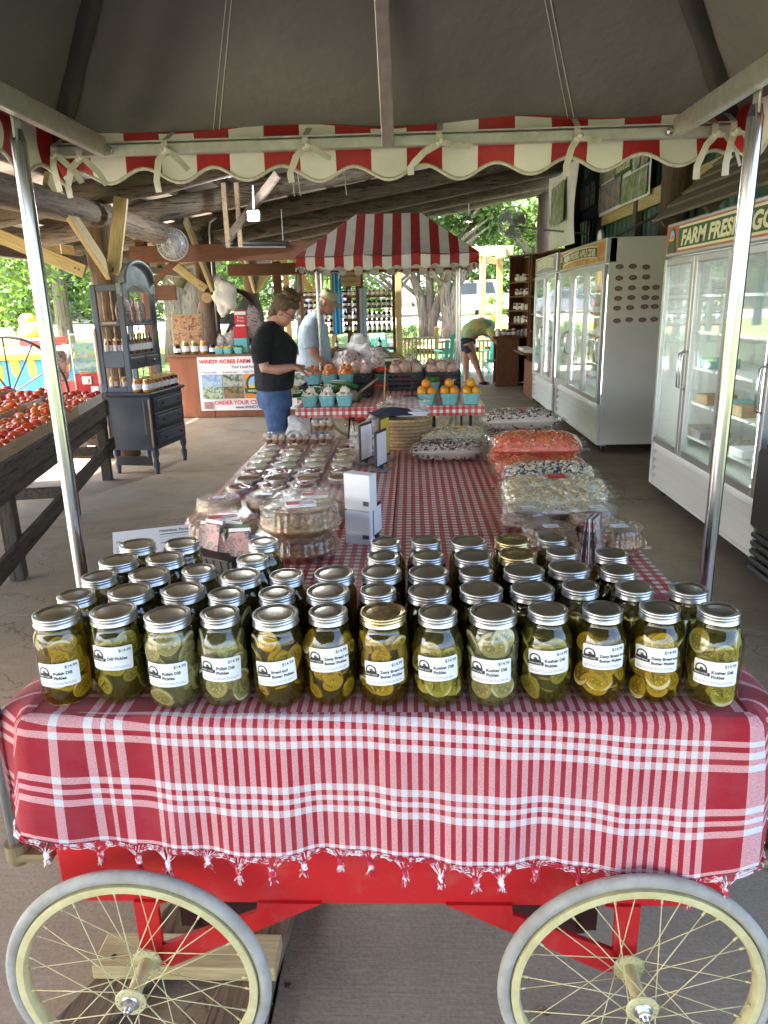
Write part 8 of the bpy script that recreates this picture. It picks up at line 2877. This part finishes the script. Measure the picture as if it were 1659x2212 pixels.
for k, (x, n_) in enumerate(((-.98, 6), (-.82, 7), (-.655, 7))):
    punnet(x, 7.36, z2 + .122, f'teal punnet of apricots, {POS3[k]} of three on the crates', 'punnets of apricots', 1.02)
    for j in range(11):
        a = 2 * PI * j / 7
        r_ = .05 if j < 7 else .024
        item('apricot', FRUIT, 'apricot', (x + r_ * math.cos(a), 7.36 + r_ * math.sin(a), z2 + .122 + (.10 if j < 7 else .15) + rp.uniform(-.006, .01)), rp.uniform(.03, .036), f'apricot in the {POS3[k]} apricot punnet, {ORD[j]} of eleven', 'apricot', f'apricots in the {POS3[k]} punnet')
CZ2 = TABLE + .004
for k, (x, y, z) in enumerate(((-.60, 7.98, z2), (-.06, 7.95, z2), (.32, 7.95, z2))):
    crate(x, y, z, .36, .5, .19, f'black plastic crate of bagged peaches, {POS3[k]} of three', 'black crates of peaches')
    for j in range(6):
        o = lump('peach_bag', 'bagged_peach', (x - .1 + .1 * (j % 3), y - .12 + .22 * (j // 3), z + .20 + .02 * (j % 2)), (.075, .1, .075), 500 + 10 * k + j, 16, .22)
        tag(o, f'bag of peaches in the {POS3[k]} black crate, {ORD[j]} along', 'bag', 'bags of peaches')
        hd = MB()
        for sx in (-1, 1):
            ribbon(hd, [(o.location.x + sx * .02, o.location.y, o.location.z + .05), (o.location.x + sx * .04, o.location.y + jit(.02), o.location.z + .11), (o.location.x + sx * .005 + jit(.02), o.location.y, o.location.z + .14 + jit(.02))], .022, (.3, .9, 0), .3)
        adopt(hd.build('handle', 'bag_film_white', smooth=True), o)
for k in range(9):
    item('peach', FRUIT, 'apricot', (-.95 + .09 * (k % 5), 7.9 + .1 * (k // 5), z2 + .12 + rp.uniform(0, .05)), .04, f'loose peach behind the apricot punnets, {ORD[k]} from the left', 'peach', 'loose peaches')
punnet(.21, 7.58, z2, 'teal punnet of green peppers in front of the crates', None, 1.05)
for j in range(9):
    item('green_pepper', FRUIT, 'green_veg', (.21 + .05 * math.cos(j), 7.58 + .05 * math.sin(j), z2 + .10 + rp.uniform(0, .03)), .03, f'small green pepper in the teal punnet, {ORD[j]} of nine', 'pepper', 'green peppers in the punnet')
for k, x in enumerate((-.33, -.23)):
    punnet(x, 8.1, z2 + .05, f'teal punnet of tomatoes behind the table seam, {("left", "right")[k]}', 'punnets of tomatoes', 1.0)
    for j in range(7):
        item('tomato', TOM, 'tomato', (x + .045 * math.cos(j), 8.1 + .045 * math.sin(j), z2 + .15 + rp.uniform(0, .04)), .9, f'tomato in the {("left", "right")[k]} far punnet, {ORD[j]} of seven', 'tomato', f'tomatoes in the {("left", "right")[k]} far punnet')
for k, (x, y, z, s, m) in enumerate(((-.72, 8.60, .11, (.13, .1, .14), 'bagged_goods'), (-.52, 8.70, .16, (.15, .1, .17), 'bag_film_white'), (-.36, 8.62, .13, (.14, .1, .15), 'bagged_goods'), (-.62, 8.85, .26, (.13, .1, .16), 'bag_film_white'), (-.20, 8.7, .10, (.12, .1, .12), 'popcorn_yellow'), (-.82, 8.8, .1, (.12, .09, .12), 'bag_film_white'))):
    o = lump('produce_bag', m, (x, y, CZ2 + z), s, 600 + k, 20, .4)
    tag(o, f'{("bag with a red and white label", "crumpled clear bag", "bag of dried goods", "tall pale bag at the back", "yellow bag", "small pale bag")[k]} piled on the far cart', 'bag', 'bags piled on the far cart')
t = thing('shelf_talker', 'green and white price card on the far cart', 'card', (-.22, 8.5, CZ2 + .02))
put('card', MB().box((0, 0, .09), (.17, .006, .12), (.1, 0, 0)).mesh('card'), 'ink_green', t)
put('strip', MB().box((0, -.012, .12), (.17, .004, .03), (.1, 0, 0)).mesh('strip'), 'ink_cream', t)
t = thing('sign_stand', 'thin black sign stand on the far table', 'stand', (.0, 7.15, z2))
put('rod', MB().tube([(0, 0, .01), (0, 0, .30)], .006, 6).mesh('rod'), 'black_metal', t)
put('foot', MB().box((0, 0, .006), (.16, .09, .01), ch=.002).mesh('foot'), 'black_metal', t)
t = thing('sign_stake', 'slim wooden stake standing at the table seam', 'stake', (-.26, 6.75, z2))
put('stake', MB().bar((0, 0, 0), (.02, .05, .34), .012, .012).mesh('stake'), 'lumber_z', t)
t = thing('wood_scoop', 'wooden-handled scoop leaning by the apricots', 'scoop', (-.52, 6.9, z2))
put('handle', MB().tube([(0, 0, .06), (.2, .1, .2)], .012, 8).mesh('handle', True), 'cardboard', t)
put('bowl', MB().box((-.04, -.02, .05), (.1, .08, .1), ch=.02).mesh('bowl'), 'cardboard', t)
# yellow peppers and dark fruit in punnets on the counter
for k, (x, m) in enumerate(((-2.93, 'yellow_veg'), (-2.80, 'yellow_veg'), (-2.63, 'cucumber'))):
    punnet(x, 11.27, CTZ, f'{("teal punnet of yellow peppers, left", "teal punnet of yellow peppers, right", "teal punnet of dark fruit")[k]} on the counter', 'punnets on the counter', .95)
    for j in range(7):
        item('pepper', FRUIT, m, (x + .04 * math.cos(j), 11.27 + .04 * math.sin(j), CTZ + .09 + jit(.012)), .028, f'{"yellow pepper" if k < 2 else "dark fruit"} in the {POS3[k]} counter punnet, {ORD[j]} of seven', 'pepper' if k < 2 else 'fruit', f'fruit in the {POS3[k]} counter punnet')

# ------------------------------------------------------------------ dry leaves and grit on the slab
rl_ = random.Random(31)
for k, (x, y) in enumerate(((-.33, 1.42), (-.30, 1.27), (-.38, 1.50), (.30, 1.36), (.05, 1.24), (1.2, 2.4), (-1.25, 2.6), (1.35, 3.1), (-1.5, 3.4), (-.85, 1.75))):
    mb = MB().grid(lambda u, v: Vector(((u - .5) * .05 * (1 - (2 * v - 1) ** 2) * .8, (v - .5) * .055, .004 + .012 * abs(u - .5) + .006 * math.sin(5 * v))), 4, 6)
    o = mb.build('dry_leaf', 'mulch', smooth=True)
    o.location = (x, y, .001)
    s_ = rl_.uniform(.5, 1.)
    o.scale = (s_, s_, s_)
    o.rotation_euler = (0, 0, rl_.uniform(0, 6))
    tag(o, f'dry brown leaf on the concrete, {ORD[k]} of ten', 'leaf', 'dry leaves on the floor')
gr = MB()
for k in range(260):
    x = -.36 + rl_.gauss(0, .035)
    y = rl_.uniform(.95, 1.9)
    gr.ball((x, y, .001), rl_.uniform(.0012, .0035), 5, 3, (1, 1, .5))
o = gr.build('grit', 'mulch')
tag(o, 'dark grit gathered along the slab joint under the cart', 'grit', None, 'stuff')
